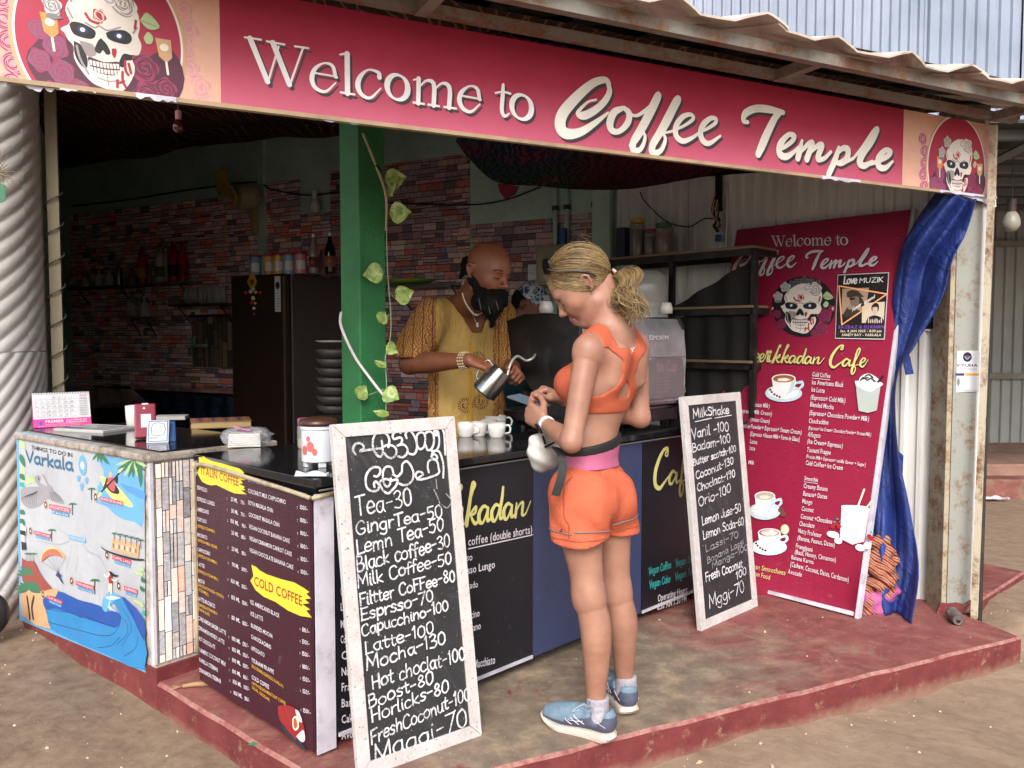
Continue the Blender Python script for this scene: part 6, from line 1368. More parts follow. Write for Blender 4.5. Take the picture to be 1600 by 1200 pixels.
Fb = Panel(p+Rz @ V(-.045, -.045, .004), Rz @ V(1, -.12, 0), Rz @ V(.28, .5, .85)); mb = MB(); mb.prism(Fb.pt([(0, 0), (.085, 0), (.085, .105), (0, .105)], -.008), Fb.N*.008); mb.build('face_plate', M_whitep, t, bevel=.004)
pk = Print(Fb, .0006); pk.poly([(.005, .005), (.08, .005), (.08, .1), (.005, .1)], ink('face_blue', '#3e6fa8')); pk.poly([(.009, .009), (.076, .009), (.076, .096), (.009, .096)], PAPER); pk.text('BHARAT', (.014, .018), (.05, .018), .008, BLACK, bold=.02); pk.rib([(.02, .035), (.065, .035), (.065, .085), (.02, .085), (.02, .035)], .0012, BLACK, samp=2); pk.build(t, 'print')
for i in range(12): q = p+Rz @ V(.0705, -.0+.008*(i % 4), .028+.009*(i//4)); mb = MB(); mb.lathe([(.001, 0), (.0018, 0)], q, 6, axisR(Rz @ V(1, 0, 0))); mb.build('speaker_hole', M_blackp, t)
# ================================================================== ESPRESSO MACHINE on the counter
E0 = cp(1.43, .12, CZ); eU, eI = cf, ci; EW, ED, EH = .84, .52, .50
t = thing('espresso_machine', 'black sided espresso machine with a maroon reflection painted on its back panel on the counter', 'coffee machine', E0+eU*EW/2+eI*ED/2)
def ep(a, d, z): return E0+eU*a+eI*d+UP*z
side = [(.0, .06), (.0, .50), (.02, .54), (.40, .545), (.60, .50), (.66, .44), (.65, .34), (.40, .25), (.33, .18), (.33, .10), (.60, .09), (.60, .04), (0, .04)]
for a in (0, EW-.03): mb = MB(); mb.prism([ep(a, d*.86, z) for d, z in side], eU*.03); mb.build('side_panel', M_blackp, t, bevel=.006)
mb = MB(); mb.prism([ep(.03, d*.84, z) for d, z in [(.02, .1), (.02, .50), (.05, .52), (.42, .525), (.55, .48), (.55, .38), (.35, .3), (.3, .1)]], eU*(EW-.06)); mb.build('body', M_chrome, t, bevel=.004)
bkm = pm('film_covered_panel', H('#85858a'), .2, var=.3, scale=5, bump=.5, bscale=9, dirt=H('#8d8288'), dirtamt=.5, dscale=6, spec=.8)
prof = [(-.004, .12), (-.012, .30), (-.004, .47), (.03, .53)]
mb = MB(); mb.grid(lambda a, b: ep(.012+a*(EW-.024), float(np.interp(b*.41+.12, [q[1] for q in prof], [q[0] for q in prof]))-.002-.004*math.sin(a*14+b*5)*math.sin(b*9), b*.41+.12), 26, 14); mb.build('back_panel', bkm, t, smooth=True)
for z in (.18, .34): bx('panel_seam', M_chrome, t, ep(EW/2, -.014, z), (EW-.02, .004, .004), basis(cf, ci, UP))
bx('drip_tray', M_chrome, t, ep(EW/2, .30, .075), (EW, .50, .035), basis(cf, ci, UP), .004); bx('base', M_blackp, t, ep(EW/2, .22, .05), (EW-.06, .40, .06), basis(cf, ci, UP), .004)
for a, d in ((.06, .08), (EW-.06, .08), (.06, .4), (EW-.06, .4)): mb = MB(); mb.lathe([(.022, 0), (.018, .03)], ep(a, d, 0), 12); mb.build('foot', M_blackp, t)
ep2 = Panel(ep(0, -.0185, 0), cf, UP); pk = Print(ep2, .0015); pk.text('LA ESMORFIM', (.44, .425), (.66, .425), .022, TXT, bold=.0)
pk.poly([(.30, .14), (.79, .14), (.80, .20), (.79, .33), (.55, .335), (.42, .30), (.32, .24)], ink('red_reflection', '#6a6064'), 2); pk.hand('tin Cup', (.56, .27), (.74, .27), .05, ink('reflected_script', '#8b6f78'), w=.003, jit=0)  # mirror image of the banner painted on the panel as ink
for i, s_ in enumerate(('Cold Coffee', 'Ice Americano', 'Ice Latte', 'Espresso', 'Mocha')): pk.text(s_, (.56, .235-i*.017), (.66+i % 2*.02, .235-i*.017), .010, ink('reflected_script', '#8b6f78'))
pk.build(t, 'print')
mb = MB(); w0_ = aty(832, 558, 3.72); mb.tube(cr([aty(838, 552, 3.86), w0_-UP*.005, w0_+V(-.03, -.02, -.015), w0_+V(-.07, -.06, .005), w0_+V(-.10, -.10, -.03), w0_+V(-.12, -.13, -.10), aty(783, 592, 3.52)], 5), .0058, 8); mb.build('steam_wand', pm('steam_hose', H('#b5b2ac'), .35, .3), t, smooth=True)
for px, py, lb in ((853, 489, 'upturned white cup on the espresso machine, beside her forehead'), (1040, 490, 'upturned fluted white cup on the right end of the espresso machine')):
    q = aty(px, py, 4.0 if px < 900 else 4.28); t = thing('coffee_cup', lb, 'cup', q, 'white coffee cups on the counter'); r = .036
    mb = MB(); mb.lathe([(r, 0), (r*.99, .03), (r*.8, .052), (r*.72, .056), (.001, .056)], q, 24); mb.build('body', M_china, t, smooth=True)
q = aty(992, 500, 4.2); t = thing('milk_sachet', 'small white and blue packet standing on the espresso machine behind her hair', 'packet', q); bx('packet', M_china, t, q+UP*.03, (.035, .03, .09), rotz(.5), .004); bx('label', SKYI, t, q+UP*.05+V(0, -.016, 0), (.02, .002, .02), rotz(.5))
# ================================================================== STEEL SHELF RACK behind the machine
M_bsteel = pm('black_angle_iron', H('#1c1a1b'), .5, .2, .4, 20, .2, dirt=H('#5b4c40'), dirtamt=.45, dscale=11); M_ply = pm('raw_ply', H('#7d6a52'), .75, var=.25, scale=8, grain=(1, 1, 9), bump=.2)
kr = atz(1182, 668, CZ-.03); rp = aty(1180, 378, 4.49); rA = V(rp[0], rp[1], 0); rB = aty(948, 402, 5.22); rd = nrm(V(rB[0]-rA[0], rB[1]-rA[1], 0)); RL = np.linalg.norm((rB-rA)[:2]); rn2 = V(rd[1], -rd[0], 0); rn2 = rn2 if rn2[1] > 0 else -rn2
rack = thing('shelf_rack', 'black angle iron shelf rack with plywood shelves beside the red banner', 'shelf', rA+rd*RL/2+UP*ZP)
def rq(a, d, z): return rA+rd*a+rn2*d+UP*z
zs = [aty(1180, 388, rA[1])[2], aty(1178, 481, rA[1])[2], aty(1178, 568, rA[1])[2]]
for a, d in ((0, 0), (RL, 0), (0, .30), (RL, .30), (RL*.52, .0)): bx('upright', M_bsteel, rack, rq(a, d, (zs[0]+(ZP if a else CZ))/2), (.03, .03, zs[0]-(ZP if a else CZ)), basis(rd, rn2, UP))
for i, z in enumerate(zs):
    L_ = RL if i == 0 else RL*.62
    for d in (0, .30): bx('rail', M_bsteel, rack, rq(L_/2, d, z-.018), (L_, .03, .034), basis(rd, rn2, UP))
    bx('rail', M_bsteel, rack, rq(0, .15, z-.018), (.03, .27, .034), basis(rd, rn2, UP)); bx('shelf', M_ply, rack, rq(L_/2+.005, .14, z+.008), (L_+.02, .34, .014), basis(rd, rn2, UP), .002)
mb = MB(); mb.grid(lambda a, b: rq(.02+a*.62*RL, .03+.015*math.sin(a*20), zs[1]+(zs[0]-.05-zs[1])*b*max(.02, (1-a*1.12))), 24, 12); mb.build('black_cloth', pm('black_cloth', H('#1d1b1c'), .9, bump=.4, bscale=12), rack, smooth=True)
mb = MB(); mb.grid(lambda a, b: rq(.02+a*.60*RL, .03+.012*math.sin(a*26), CZ+(zs[1]-.04-CZ)*b), 24, 6); mb.build('black_cloth', pm('black_cloth', H('#1d1b1c'), .9, bump=.4, bscale=12), rack, smooth=True)
zj = zs[0]+.016
def jar(label, px, r, h, col, lid, name='storage_jar', k=.75, sq=False):
    b = V(*rq(0, .14, zj)); P_ = rq(0, .13, 0); d_ = ray(px, 380); 
    A2_ = np.array([[rd[0], -d_[0]], [rd[1], -d_[1]]]); sol = np.linalg.solve(A2_, (CAM-P_)[:2]); c = rq(sol[0], .13, zj)
    t = thing(name, label, 'jar' if name == 'storage_jar' else 'box', c)
    if sq: bx('carton', col, t, c+UP*h/2, (r*1.7, r*1.3, h), basis(rd, rn2, UP), .002); return t, c
    mb = MB(); mb.lathe([(.001, 0), (r*.95, 0), (r, .01), (r, h*.82), (r*.86, h*.92), (r*.86, h*.95)], c, 24); mb.build('glass', glass('jar_plastic', H('#8f857a'), .2, .45), t, smooth=True)
    mb = MB(); mb.lathe([(.001, .006), (r*.93, .006), (r*.93, h*k), (.001, h*k)], c, 20); mb.build('contents', col, t)
    mb = MB(); mb.lathe([(r*.92, h*.93), (r*.92, h*1.03), (r*.85, h*1.04), (.001, h*1.04)], c, 24); mb.build('lid', lid, t, smooth='auto'); return t, c
PC = lambda n_, h_: pm('jar_'+n_, H(h_), .6)
t, c = jar('dark blue carton with an orange picture on the shelf rack', 973, .042, .20, pm('carton_blue', H('#20283f'), .45), None, 'carton', sq=True); 
jar('tall jar of brown powder with a yellow lid, on the shelf rack', 996, .050, .235, PC('brown', '#50392c'), PC('yellow', '#b3902a')); jar('smaller jar with a red lid between two larger jars', 1016, .040, .165, PC('reddish', '#6d5a4c'), PC('red', '#9a2b27')); jar('squat jar with a green lid, rightmost on the shelf rack', 1037, .055, .190, PC('tan', '#7d6a52'), PC('green', '#2f6b35'))
# big water jar behind her
q = aty(1003, 486, 4.75); t = thing('water_jug', 'large translucent grey water jug with rounded shoulders behind the coffee machine', 'water jug', (q[0], q[1], 1.0))
mb = MB(); R_ = .148; mb.lathe([(.001, .8), (.10, .8), (R_, .82)]+[(R_*(1-.05*(abs(math.sin(i*.55)) < .3)), 1.0+i*.025) for i in range(14)]+[(R_, 1.62), (R_*.94, 1.64), (R_, 1.66), (R_, 1.74), (R_*.95, 1.79), (R_*.75, 1.825), (.05, 1.835), (.001, 1.835)], (q[0], q[1], 0), 32)
mb.build('body', pm('jug_plastic', H('#a3a6a3'), .25, var=.1, spec=.7, dirt=H('#a9aaa5'), dirtamt=.4, dscale=8), t, smooth=True)
bx('stand', M_bsteel, t, V(q[0], q[1], .45), (.3, .3, .68), rotz(.7))
# ================================================================== FRIDGE and what stands on it
f0_ = V(-1.707, 6.3, 0); fw_, fd_ = .58, .62; fwd = V(.488, .873, 0)
M_fs = pm('fridge_grey', H('#4a4644'), .45, var=.1, scale=4); M_fd = pm('fridge_brown', H('#33261f'), .28, .3, .15, 3, spec=.6)
ft = aty(450, 427, 6.3)[2]; t = thing('fridge', 'tall dark brown fridge with stickers and a hanging charm on its door', 'fridge', f0_-wb*.29+fwd*.3+UP*ZP)
Rf = basis(wb, fwd, UP); bx('cabinet', M_fs, t, f0_-wb*fw_/2+fwd*(.03+fd_/2)+UP*(ZP+ft)/2, (fw_, fd_-.04, ft-ZP), Rf, .008)
bx('door', M_fd, t, f0_-wb*fw_/2+fwd*.0+UP*((ZP+.03+ft)/2), (fw_, .05, ft-ZP-.03), Rf, .012); bx('door_edge', pm('gold_edge', H('#6f6454'), .35, .6), t, f0_+fwd*-.018-wb*.012+UP*((ZP+ft)/2), (.012, .03, ft-ZP-.05), Rf)
fp = Panel(f0_-wb*fw_-fwd*.0255, wb, UP); pk = Print(fp, .001); c = fp.uv(394, 440); pk.ell(c, .055, .085, ink('sticker_gold', '#b08b2e'), n=4); pk.hand('om', c-V(.025, .02), c+V(.02, -.02), .05, BLACK, w=.004, jit=0)
a, b = fp.uv(429, 432), fp.uv(439, 487); pk.poly([(a[0], b[1]), (b[0], b[1]), (b[0], a[1]), (a[0], a[1])], PAPER); pk.ell(((a[0]+b[0])/2, a[1]-.07), .022, .03, BLACK, n=14); 
for i in range(9): pk.rib([(a[0]+.01, b[1]+.02+i*.02), (b[0]-.01, b[1]+.02+i*.02)], .002, GREYI if i % 3 else SKYI, samp=2)
pk.build(t, 'sticker')
ch_ = thing('hanging_charm', 'dangling string charm of beads and a tassel on the fridge door', 'ornament', fp.pt([fp.uv(398, 450)], .012)[0])
for i, (px, py, r, m_) in enumerate(((398, 452, .014, PALEROSE), (394, 456, .016, PALEROSE), (402, 457, .014, PEACH), (386, 458, .015, REDI), (409, 458, .015, REDI), (398, 466, .017, CREAM), (396, 473, .017, REDI), (401, 474, .012, GOLD), (399, 482, .013, CREAM), (399, 491, .012, ink('charm_brown', '#6b4530')))): mb = MB(); mb.lathe([(.0005, -r), (r*.7, -r*.7), (r, 0), (r*.7, r*.7), (.0005, r)], fp.pt([fp.uv(px, py)], .016)[0], 10); mb.build('bead', m_, ch_, smooth=True)
mb = MB(); mb.tube(fp.pt([fp.uv(395, 446), fp.uv(398, 494)], .012), .002, 4); mb.build('string', BLACK, ch_)
def fq(px, d): 
    P_ = f0_+fwd*d; dd = ray(px, 420); s_ = np.linalg.solve(np.array([[wb[0], -dd[0]], [wb[1], -dd[1]]]), (CAM-P_)[:2]); return P_+wb*s_[0]+UP*(ft+.002)
tins = [(399, '#5d8fae', 'pale blue tin with a red lid, leftmost on the fridge', 1), (421, '#c08f4a', 'orange tin with a red lid, second on the fridge', 1), (436, '#c79a3e', 'amber tin between orange and blue ones on the fridge', 1), (452, '#6f9db8', 'light blue tin fourth on the fridge', 1), (470, '#c47a86', 'pink tin with a red lid, on the fridge', 1)]
for px, hcol, lb, _ in tins:
    q = fq(px, .10); t = thing('drink_powder_tin', lb, 'tin', q, 'drink powder tins on the fridge'); r = .047
    mb = MB(); mb.lathe([(.001, 0), (r, 0), (r, .145), (.001, .146)], q, 22); mb.build('can', pm('tin'+hcol, H(hcol), .4), t, smooth='auto'); mb = MB(); mb.lathe([(r*1.03, .146), (r*1.03, .166), (.001, .167)], q, 22); mb.build('lid', PC('red', '#9a2b27'), t, smooth='auto')
    d_ = nrm(CAM-q); d_[2] = 0; d_ = nrm(d_); s_ = V(-d_[1], d_[0], 0); mb = MB(); mb.grid(lambda a, b: q+d_*math.cos((a-.5)*1.4)*(r+.001)+s_*math.sin((a-.5)*1.4)*(r+.001)+UP*(.03+b*.07), 8, 1); mb.build('label', PALEROSE, t)
def bottle(label, q, r, h, colr, cap, lab=None, group=None, neck=.35):
    t = thing('bottle', label, 'bottle', q, group); mb = MB(); mb.lathe([(.001, 0), (r*.95, 0), (r, .01), (r, h*.5), (r*.9, h*.62), (r*.4, h*(.62+neck*.55)), (r*.33, h*.93), (.001, h*.93)], q, 20); mb.build('body', colr, t, smooth=True)
    mb = MB(); mb.lathe([(r*.42, h*.92), (r*.42, h), (.001, h*1.005)], q, 14); mb.build('cap', cap, t)
    if lab: mb = MB(); mb.lathe([(r*1.02, h*.15), (r*1.02, h*.42)], q, 20); mb.build('label', lab, t, smooth=True)
    return t
bottle('brown syrup bottle with a white cap on the fridge, right of the tins', fq(490, .14), .036, .30, pm('syrup_clear', H('#8d8078'), .2), M_china, ink('brown_label', '#6b3a24')); bottle('dark sauce bottle with a white cap, nearest the green pillar on the fridge', fq(516, .16), .042, .30, pm('dark_syrup', H('#120d10'), .15, spec=.7), M_china, ink('brown_label2', '#8a5a3c')); bottle('short clear bottle squeezed between the two capped syrup bottles', fq(503, .30), .034, .20, pm('syrup_clear', H('#8d8078'), .2), PC('red', '#9a2b27'))
# ================================================================== WALL SHELVES and their contents
def wq(px, py, off): P_ = atpl(px, py, WL0+wn*off, wn); return P_
def shelf(px0, px1, py, dep, label, th=.02, mat=None):
    a, b = wq(px0, py, dep), wq(px1, py, dep); z = (a[2]+b[2])/2; t = thing('wall_shelf', label, 'shelf', V((a[0]+b[0])/2, (a[1]+b[1])/2, z))
    L_ = np.linalg.norm((b-a)[:2]); c = (a+b)/2-wn*dep/2; bx('board', mat or M_ply, t, V(c[0], c[1], z-th/2), (L_, dep, th), basis(wb, -wn, UP))
    for s_ in (.15, .85):
        q = a+(b-a)*s_; q = V(q[0], q[1], z-th)-wn*dep*.1; mb = MB(); mb.tube([q, q-wn*dep*.85, ], .008, 4); mb.tube([q, q-wn*dep*.85-UP*.16], .008, 4); mb.build('bracket', M_steel, t)
    return z
M_darkb = pm('dark_shelf', H('#453c38'), .6)
z1 = shelf(104, 200, 447, .17, 'dark wall shelf of small jars at the far left of the kitchen', mat=M_darkb); z2 = shelf(196, 293, 441, .17, 'wooden wall shelf holding the red sauce bottles'); z3 = shelf(262, 356, 474, .17, 'black wall shelf carrying a row of glasses', mat=M_darkb); z4 = shelf(198, 232, 495, .12, 'little corner shelf with two jars below the others')
def wz(px, z, off): q = wq(px, 450, off); return V(q[0], q[1], z+.001)
Mr = pm('sauce_red', H('#a5241f'), .35); Mw = pm('sauce_white', H('#bdb9b2'), .4)
for px, h, r, m_, lb, cap in ((223, .36, .048, Mr, 'red sauce bottle with a yellow label, first of the tall ones', PC('red', '#9a2b27')), (251, .36, .050, Mw, 'white mayonnaise bottle with a green label on the wooden shelf', PC('red', '#9a2b27')), (272, .38, .052, Mr, 'dark labelled red sauce bottle on the wooden shelf', PC('red', '#9a2b27')), (286, .38, .045, Mr, 'slim red sauce bottle rightmost on the wooden shelf', PC('red', '#9a2b27'))):
    bottle(lb, wz(px, z2, .08), r, h, m_, cap, ink('sauce_label%d' % px, {223: '#b8902c', 251: '#4c7a3a', 272: '#1f1a1a', 286: '#8a2420'}[px]), neck=.6)
bottle('pale bottle half hidden behind the white mayonnaise bottle', wz(260, z2, .04), .034, .32, Mw, M_china, neck=.6); bottle('small yellow sauce bottle between red and white ones', wz(234, z2, .10), .024, .16, pm('mustard', H('#8a7a20'), .4), PC('yellow', '#b3902a')); bottle('small amber jar on the left of the wooden shelf', wz(207, z2, .08), .045, .16, pm('amber', H('#7d5a30'), .4), PC('red', '#9a2b27'), neck=.1)
for px, r, h, m_, cp_, lb in ((112, .05, .15, G_clear, M_blackp, 'clear tumbler at the far left of the dark wall shelf'), (133, .034, .10, M_china, M_china, 'small white cup on the dark wall shelf'), (155, .045, .18, Mw, PC('red', '#9a2b27'), 'white tub with a red lid on the dark wall shelf'), (171, .040, .17, M_whitep, M_chrome, 'white jar with a steel lid on the dark wall shelf'), (186, .035, .26, M_chrome, M_chrome, 'steel shaker tallest on the dark wall shelf')):
    bottle(lb, wz(px, z1, .08), r, h, m_, cp_, neck=.15)
bottle('pink lidded jar of pulses on the little corner shelf', wz(206, z4, .06), .055, .26, G_clear, PC('pink', '#9c5563'), neck=.1); bottle('white jar on the right of the little corner shelf', wz(225, z4, .06), .045, .20, M_whitep, M_chrome, neck=.1)
for i in range(9):
    px = 292+i*7; q = wz(px, z3, .07+.03*(i % 2)); t = thing('drinking_glass', 'plain drinking glass upside down in the row on the black wall shelf', 'glass', q, 'glasses on the black wall shelf'); mb = MB(); mb.lathe([(.033, 0), (.029, .15), (.001, .151)], q, 14); mb.build('glass', glass('tumbler', H('#c9ced0'), .1, .6), t, smooth=True)
q = wz(273, z3, .08); t = thing('cloth_bundle', 'small crumpled lilac rag left of the drinking glasses', 'rag', q); mb = MB(); mb.grid(lambda a, b: q+V(.07*math.cos(a*6.28)*math.cos(b*1.5), .05*math.sin(a*6.28)*math.cos(b*1.5), .07*math.sin(b*1.5)+.012*math.sin(a*25)), 20, 6); mb.build('rag', pm('lilac_cloth', H('#7d7388'), .9), t, smooth=True)
# back counters with blue cloth
M_bcloth = NT('blue_ripple_cloth'); _f = M_bcloth.ramp(M_bcloth.noise(5, 4, .6, vec=M_bcloth.scl((1, 1, 3)), dist=2.5), [(.44, H('#0b0f1a')), (.5, H('#1e3358')), (.56, H('#0d1424'))]); M_bc = M_bcloth.fin(_f, .5)
t = thing('kitchen_counter', 'low kitchen counter behind a rippled dark blue cloth along the back wall', 'counter', wq(250, 600, .5)*V(1, 1, 0)+UP*ZP)
ca = wq(150, 597, .62); cb_ = wq(372, 570, .62); L_ = np.linalg.norm((cb_-ca)[:2]); cc_ = (ca+cb_)/2
bx('top', M_granite, t, V(cc_[0], cc_[1], .985)+wn*-.32, (L_, .64, .03), basis(wb, -wn, UP)); mb = MB(); mb.grid(lambda a, b: V(ca[0], ca[1], 0)+wb*(a*L_)+wn*(.012*math.sin(a*55)+.006*math.sin(a*23))+UP*(ZP+b*.84), 160, 2); mb.build('cloth', M_bc, t, smooth=True)
sk_ = wq(300, 560, .3); 
t = thing('side_counter', 'black topped side counter with blue cloth along the left wall', 'counter', (-3.1, 6.6, ZP)); ld2 = nrm(ld); lN = V(ld2[1], -ld2[0], 0); sP = LW+ld2*1.5
bx('top', M_granite, t, sP+ld2*1.0+lN*.3+UP*.985, (2.6, .6, .03), basis(ld2, -lN, UP)); mb = MB(); mb.grid(lambda a, b: sP-ld2*.3+ld2*(a*2.6)+lN*(.59+.012*math.sin(a*40))+UP*(ZP+b*.84), 100, 2); mb.build('cloth', M_bc, t, smooth=True)
q = atz(316, 595, 1.003); q = atz(216, 596, 1.003)
t = bottle('clear plastic water bottle with a green label on the side counter', V(q[0], q[1], 1.003), .042, .29, G_clear, PC('green', '#2f6b35'), ink('green_label', '#2f7a4a'))
q = atz(110, 590, 1.003); t = thing('plastic_bucket', 'white plastic tub with a blue lid next to the cream post', 'tub', (q[0], q[1], 1.003)); mb = MB(); mb.lathe([(.001, 0), (.085, 0), (.10, .26)], (q[0], q[1], 1.003), 24); mb.build('tub', M_whitep, t, smooth='auto'); mb = MB(); mb.lathe([(.104, .26), (.104, .285), (.001, .287)], (q[0], q[1], 1.003), 24); mb.build('lid', PC('blue', '#2a5a8a'), t, smooth='auto')
# tap, sink splash
q = wq(303, 540, .16); t = thing('water_tap', 'pale green plastic tap over the kitchen sink', 'tap', q); Mg = pm('tap_green', H('#6f9c7c'), .4)
mb = MB(); mb.tube([q+wb*.16-wn*.02, q, q-wb*.02, q-wb*.035-UP*.03, q-wb*.035-UP*.09], .016, 8); mb.build('spout', Mg, t, smooth=True); mb = MB(); mb.tube([q+UP*.01, q+UP*.07], .012, 8); mb.tube([q-wb*.03+UP*.07, q+wb*.03+UP*.07], .012, 8); mb.build('handle', Mg, t, smooth=True)
t = thing('sink_splashback', 'upright stone print sheet behind the kitchen sink, left of the fridge', 'splashback', wq(332, 570, .02)); sp = Panel(WL0+wn*.012, wb, UP); a, b = sp.uv(300, 494), sp.uv(364, 575); brick_sheet('vinyl', sp, a[0], b[0], b[1], a[1], .06, (.12, .3), t, vertical=True, pal=[H('#8a7364'), H('#6d6058'), H('#9b8371'), H('#57504c')], k=1.1)
mb = MB(); pp = [sp.pt([(x_, y_)], .03)[0] for x_, y_ in ((a[0], a[1]), (b[0], a[1]))]; mb.tube(pp, .012, 4); mb.build('trim', M_darkb, t)
# sockets, wall cabinet, pipes
def wbox(label, name, cat, px0, py0, px1, py1, dep, mat, bev=.004):
    A_, B_ = wq(px0, py1, dep), wq(px1, py0, dep); L_ = np.linalg.norm((B_-A_)[:2]); h_ = B_[2]-A_[2]; h_ = abs(wq((px0+px1)/2, py0, dep)[2]-wq((px0+px1)/2, py1, dep)[2]); c = wq((px0+px1)/2, (py0+py1)/2, dep/2); t = thing(name, label, cat, c); bx('case', mat, t, c, (L_, dep, h_), basis(wb, -wn, UP), bev); return t, c, L_, h_
t, c, L_, h_ = wbox('cream wall cabinet behind the customer with the ponytail', 'wall_cabinet', 'cabinet', 843, 383, 900, 446, .12, pm('cabinet_cream', H('#8b8471'), .6)); bx('door', pm('cabinet_cream2', H('#948d79'), .6), t, c+wn*.066, (L_*.86, .012, h_*.86), basis(wb, -wn, UP), .004)
t, c, L_, h_ = wbox('white double socket with a round knob, left of the cream cabinet', 'wall_socket', 'socket', 826, 413, 846, 438, .03, M_whitep); mb = MB(); mb.lathe([(.022, 0), (.02, .02), (.001, .022)], c+wn*.015+wb*.02, 14, axisR(wn)); mb.build('knob', M_china, t); bx('switch', M_china, t, c+wn*.018-wb*.03, (.02, .01, .03), basis(wb, -wn, UP))
wbox('small lower white socket under the double socket', 'wall_socket', 'socket', 838, 436, 850, 452, .03, M_whitep)
for px, lb in ((868, 'left'), (886, 'middle'), (930, 'right')):
    a = wq(px, 300, .03); t = thing('wall_pipe', f'{ {"left": "first", "middle": "second", "right": "third"}[lb]} upright teal pipe, counted from the left, above the cream cabinet', 'pipe', (a[0], a[1], 1.2)); mb = MB(); mb.tube([(a[0], a[1], 1.2), (a[0], a[1], 3.15)], .017, 8); mb.build('tube', M_teal, t, smooth=True)
    for z in (2.35, 2.8): mb = MB(); mb.tube([(a[0], a[1], z), (a[0], a[1], z+.03)], .026, 8); mb.build('clamp', M_steel, t)
a = wq(880, 372, .06); t = thing('cleaning_bottles', 'blue and clear cleaning bottle on the cabinet top', 'bottle', a); bx('bottle', PC('blue', '#2a5a8a'), t, a, (.05, .05, .14), basis(wb, -wn, UP), .01); 
# wall shelf behind barista with green dish
a0_ = wq(600, 440, .2); z5 = shelf(600, 722, 443, .20, 'narrow steel shelf on the brick wall behind the barista', mat=M_chrome); q = wz(640, z5, .12); t = thing('green_tray', 'lime green oval dish on the steel shelf beside the green pillar', 'dish', q); mb = MB(); mb.lathe([(.001, .005), (.14, .012), (.19, .04), (.185, .04), (.13, .018)], q, 30, sy=.7); mb.build('dish', pm('lime_plastic', H('#6f9a2e'), .4), t, smooth=True)
q = aty(527, 560, 4.9); t = thing('dish_stack', 'column of pale plates and baskets beside the green pillar', 'crockery', (q[0], q[1], .5)); 
for i in range(7): mb = MB(); mb.lathe([(.09, 0), (.13, .05), (.12, .05)], (q[0], q[1], 1.0+i*.055), 20); mb.build('basket', M_fs, t, smooth=True)
bx('stand', M_bsteel, t, V(q[0], q[1], .565), (.25, .25, .87), rotz(.3)); mb = MB(); mb.lathe([(.001, 0), (.10, .0), (.13, .012)], (q[0], q[1], 1.42), 20); mb.build('plate', M_china, t, smooth=True)
# ---- wall fan
hub = wq(372, 308, .36); t = thing('wall_fan', 'wall fan with yellow blades and a cream motor on the brick wall', 'fan', wq(400, 330, .02))
fdir = nrm(wn+wb*-.55+UP*-.1); Rm = axisR(fdir); mb = MB(); mb.lathe([(.001, -.10), (.07, -.10), (.10, -.06), (.10, .06), (.07, .09), (.02, .12)], hub+fdir*-.06, 20, Rm); mb.build('motor', pm('fan_cream', H('#a89d80'), .5), t, smooth='auto')
for k_ in range(3):
    a = k_*2.094+2.6; mb = MB()
    def bl_(u_, v_, a=a):
        r = .05+u_*.24; w_ = (.03+.075*math.sin(min(1, u_*1.15)*math.pi*.9)); th = a+(v_-.5)*w_*2/max(r, .09); return hub+fdir*(.10+(v_-.5)*.05)+Rm[:, 0]*r*math.cos(th)+Rm[:, 1]*r*math.sin(th)
    mb.grid(bl_, 10, 6); mb.build('blade', pm('fan_yellow', H('#c2ab2c'), .4), t, smooth=True, solid=.003)
arm = wq(402, 345, .03); mb = MB(); mb.tube([hub-fdir*.1, hub-fdir*.17-UP*.02, arm+UP*.14+wn*.05, arm-UP*.12+wn*.02], [.03, .03, .04, .03], 8); mb.build('arm', pm('fan_arm', H('#b3a870'), .5), t, smooth=True)
bx('conduit', M_teal, t, wq(410, 350, .02)+UP*.1, (.07, .035, 1.5), basis(wb, -wn, UP))
# ---- bulbs
def bulb(label, q, r, mat, cap, top=None):
    t = thing('light_bulb', label, 'bulb', q); mb = MB(); mb.lathe([(.0005, -r*1.25), (r*.6, -r*1.1), (r*.97, -r*.55), (r, 0), (r*.8, r*.7), (r*.45, r*1.2)], q, 20); mb.build('bulb', mat, t, smooth=True)
    mb = MB(); mb.lathe([(r*.5, r*1.1), (r*.55, r*2.6), (r*.3, r*2.8)], q, 14); mb.build('holder', cap, t, smooth='auto')
    if top is not None: mb = MB(); mb.tube([q+UP*r*2.6, top], .003, 5); mb.build('cord', BLACK, t)
q = aty(279, 197, 3.3); bulb('unlit red bulb in a white holder hanging under the sign', q, .022, pm('red_bulb', H('#4a0f18'), .15, spec=.7), PINKI, q+UP*.25)
q = wq(491, 322, .12); bulb('unlit white globe on the brick wall left of the green pillar', q, .045, M_china, M_china)
q = aty(1580, 346, 5.2); bulb('big unlit white bulb hanging in the porch at the right edge', q, .052, pm('dusty_bulb', H('#98958c'), .4), M_steel, q+UP*.42)
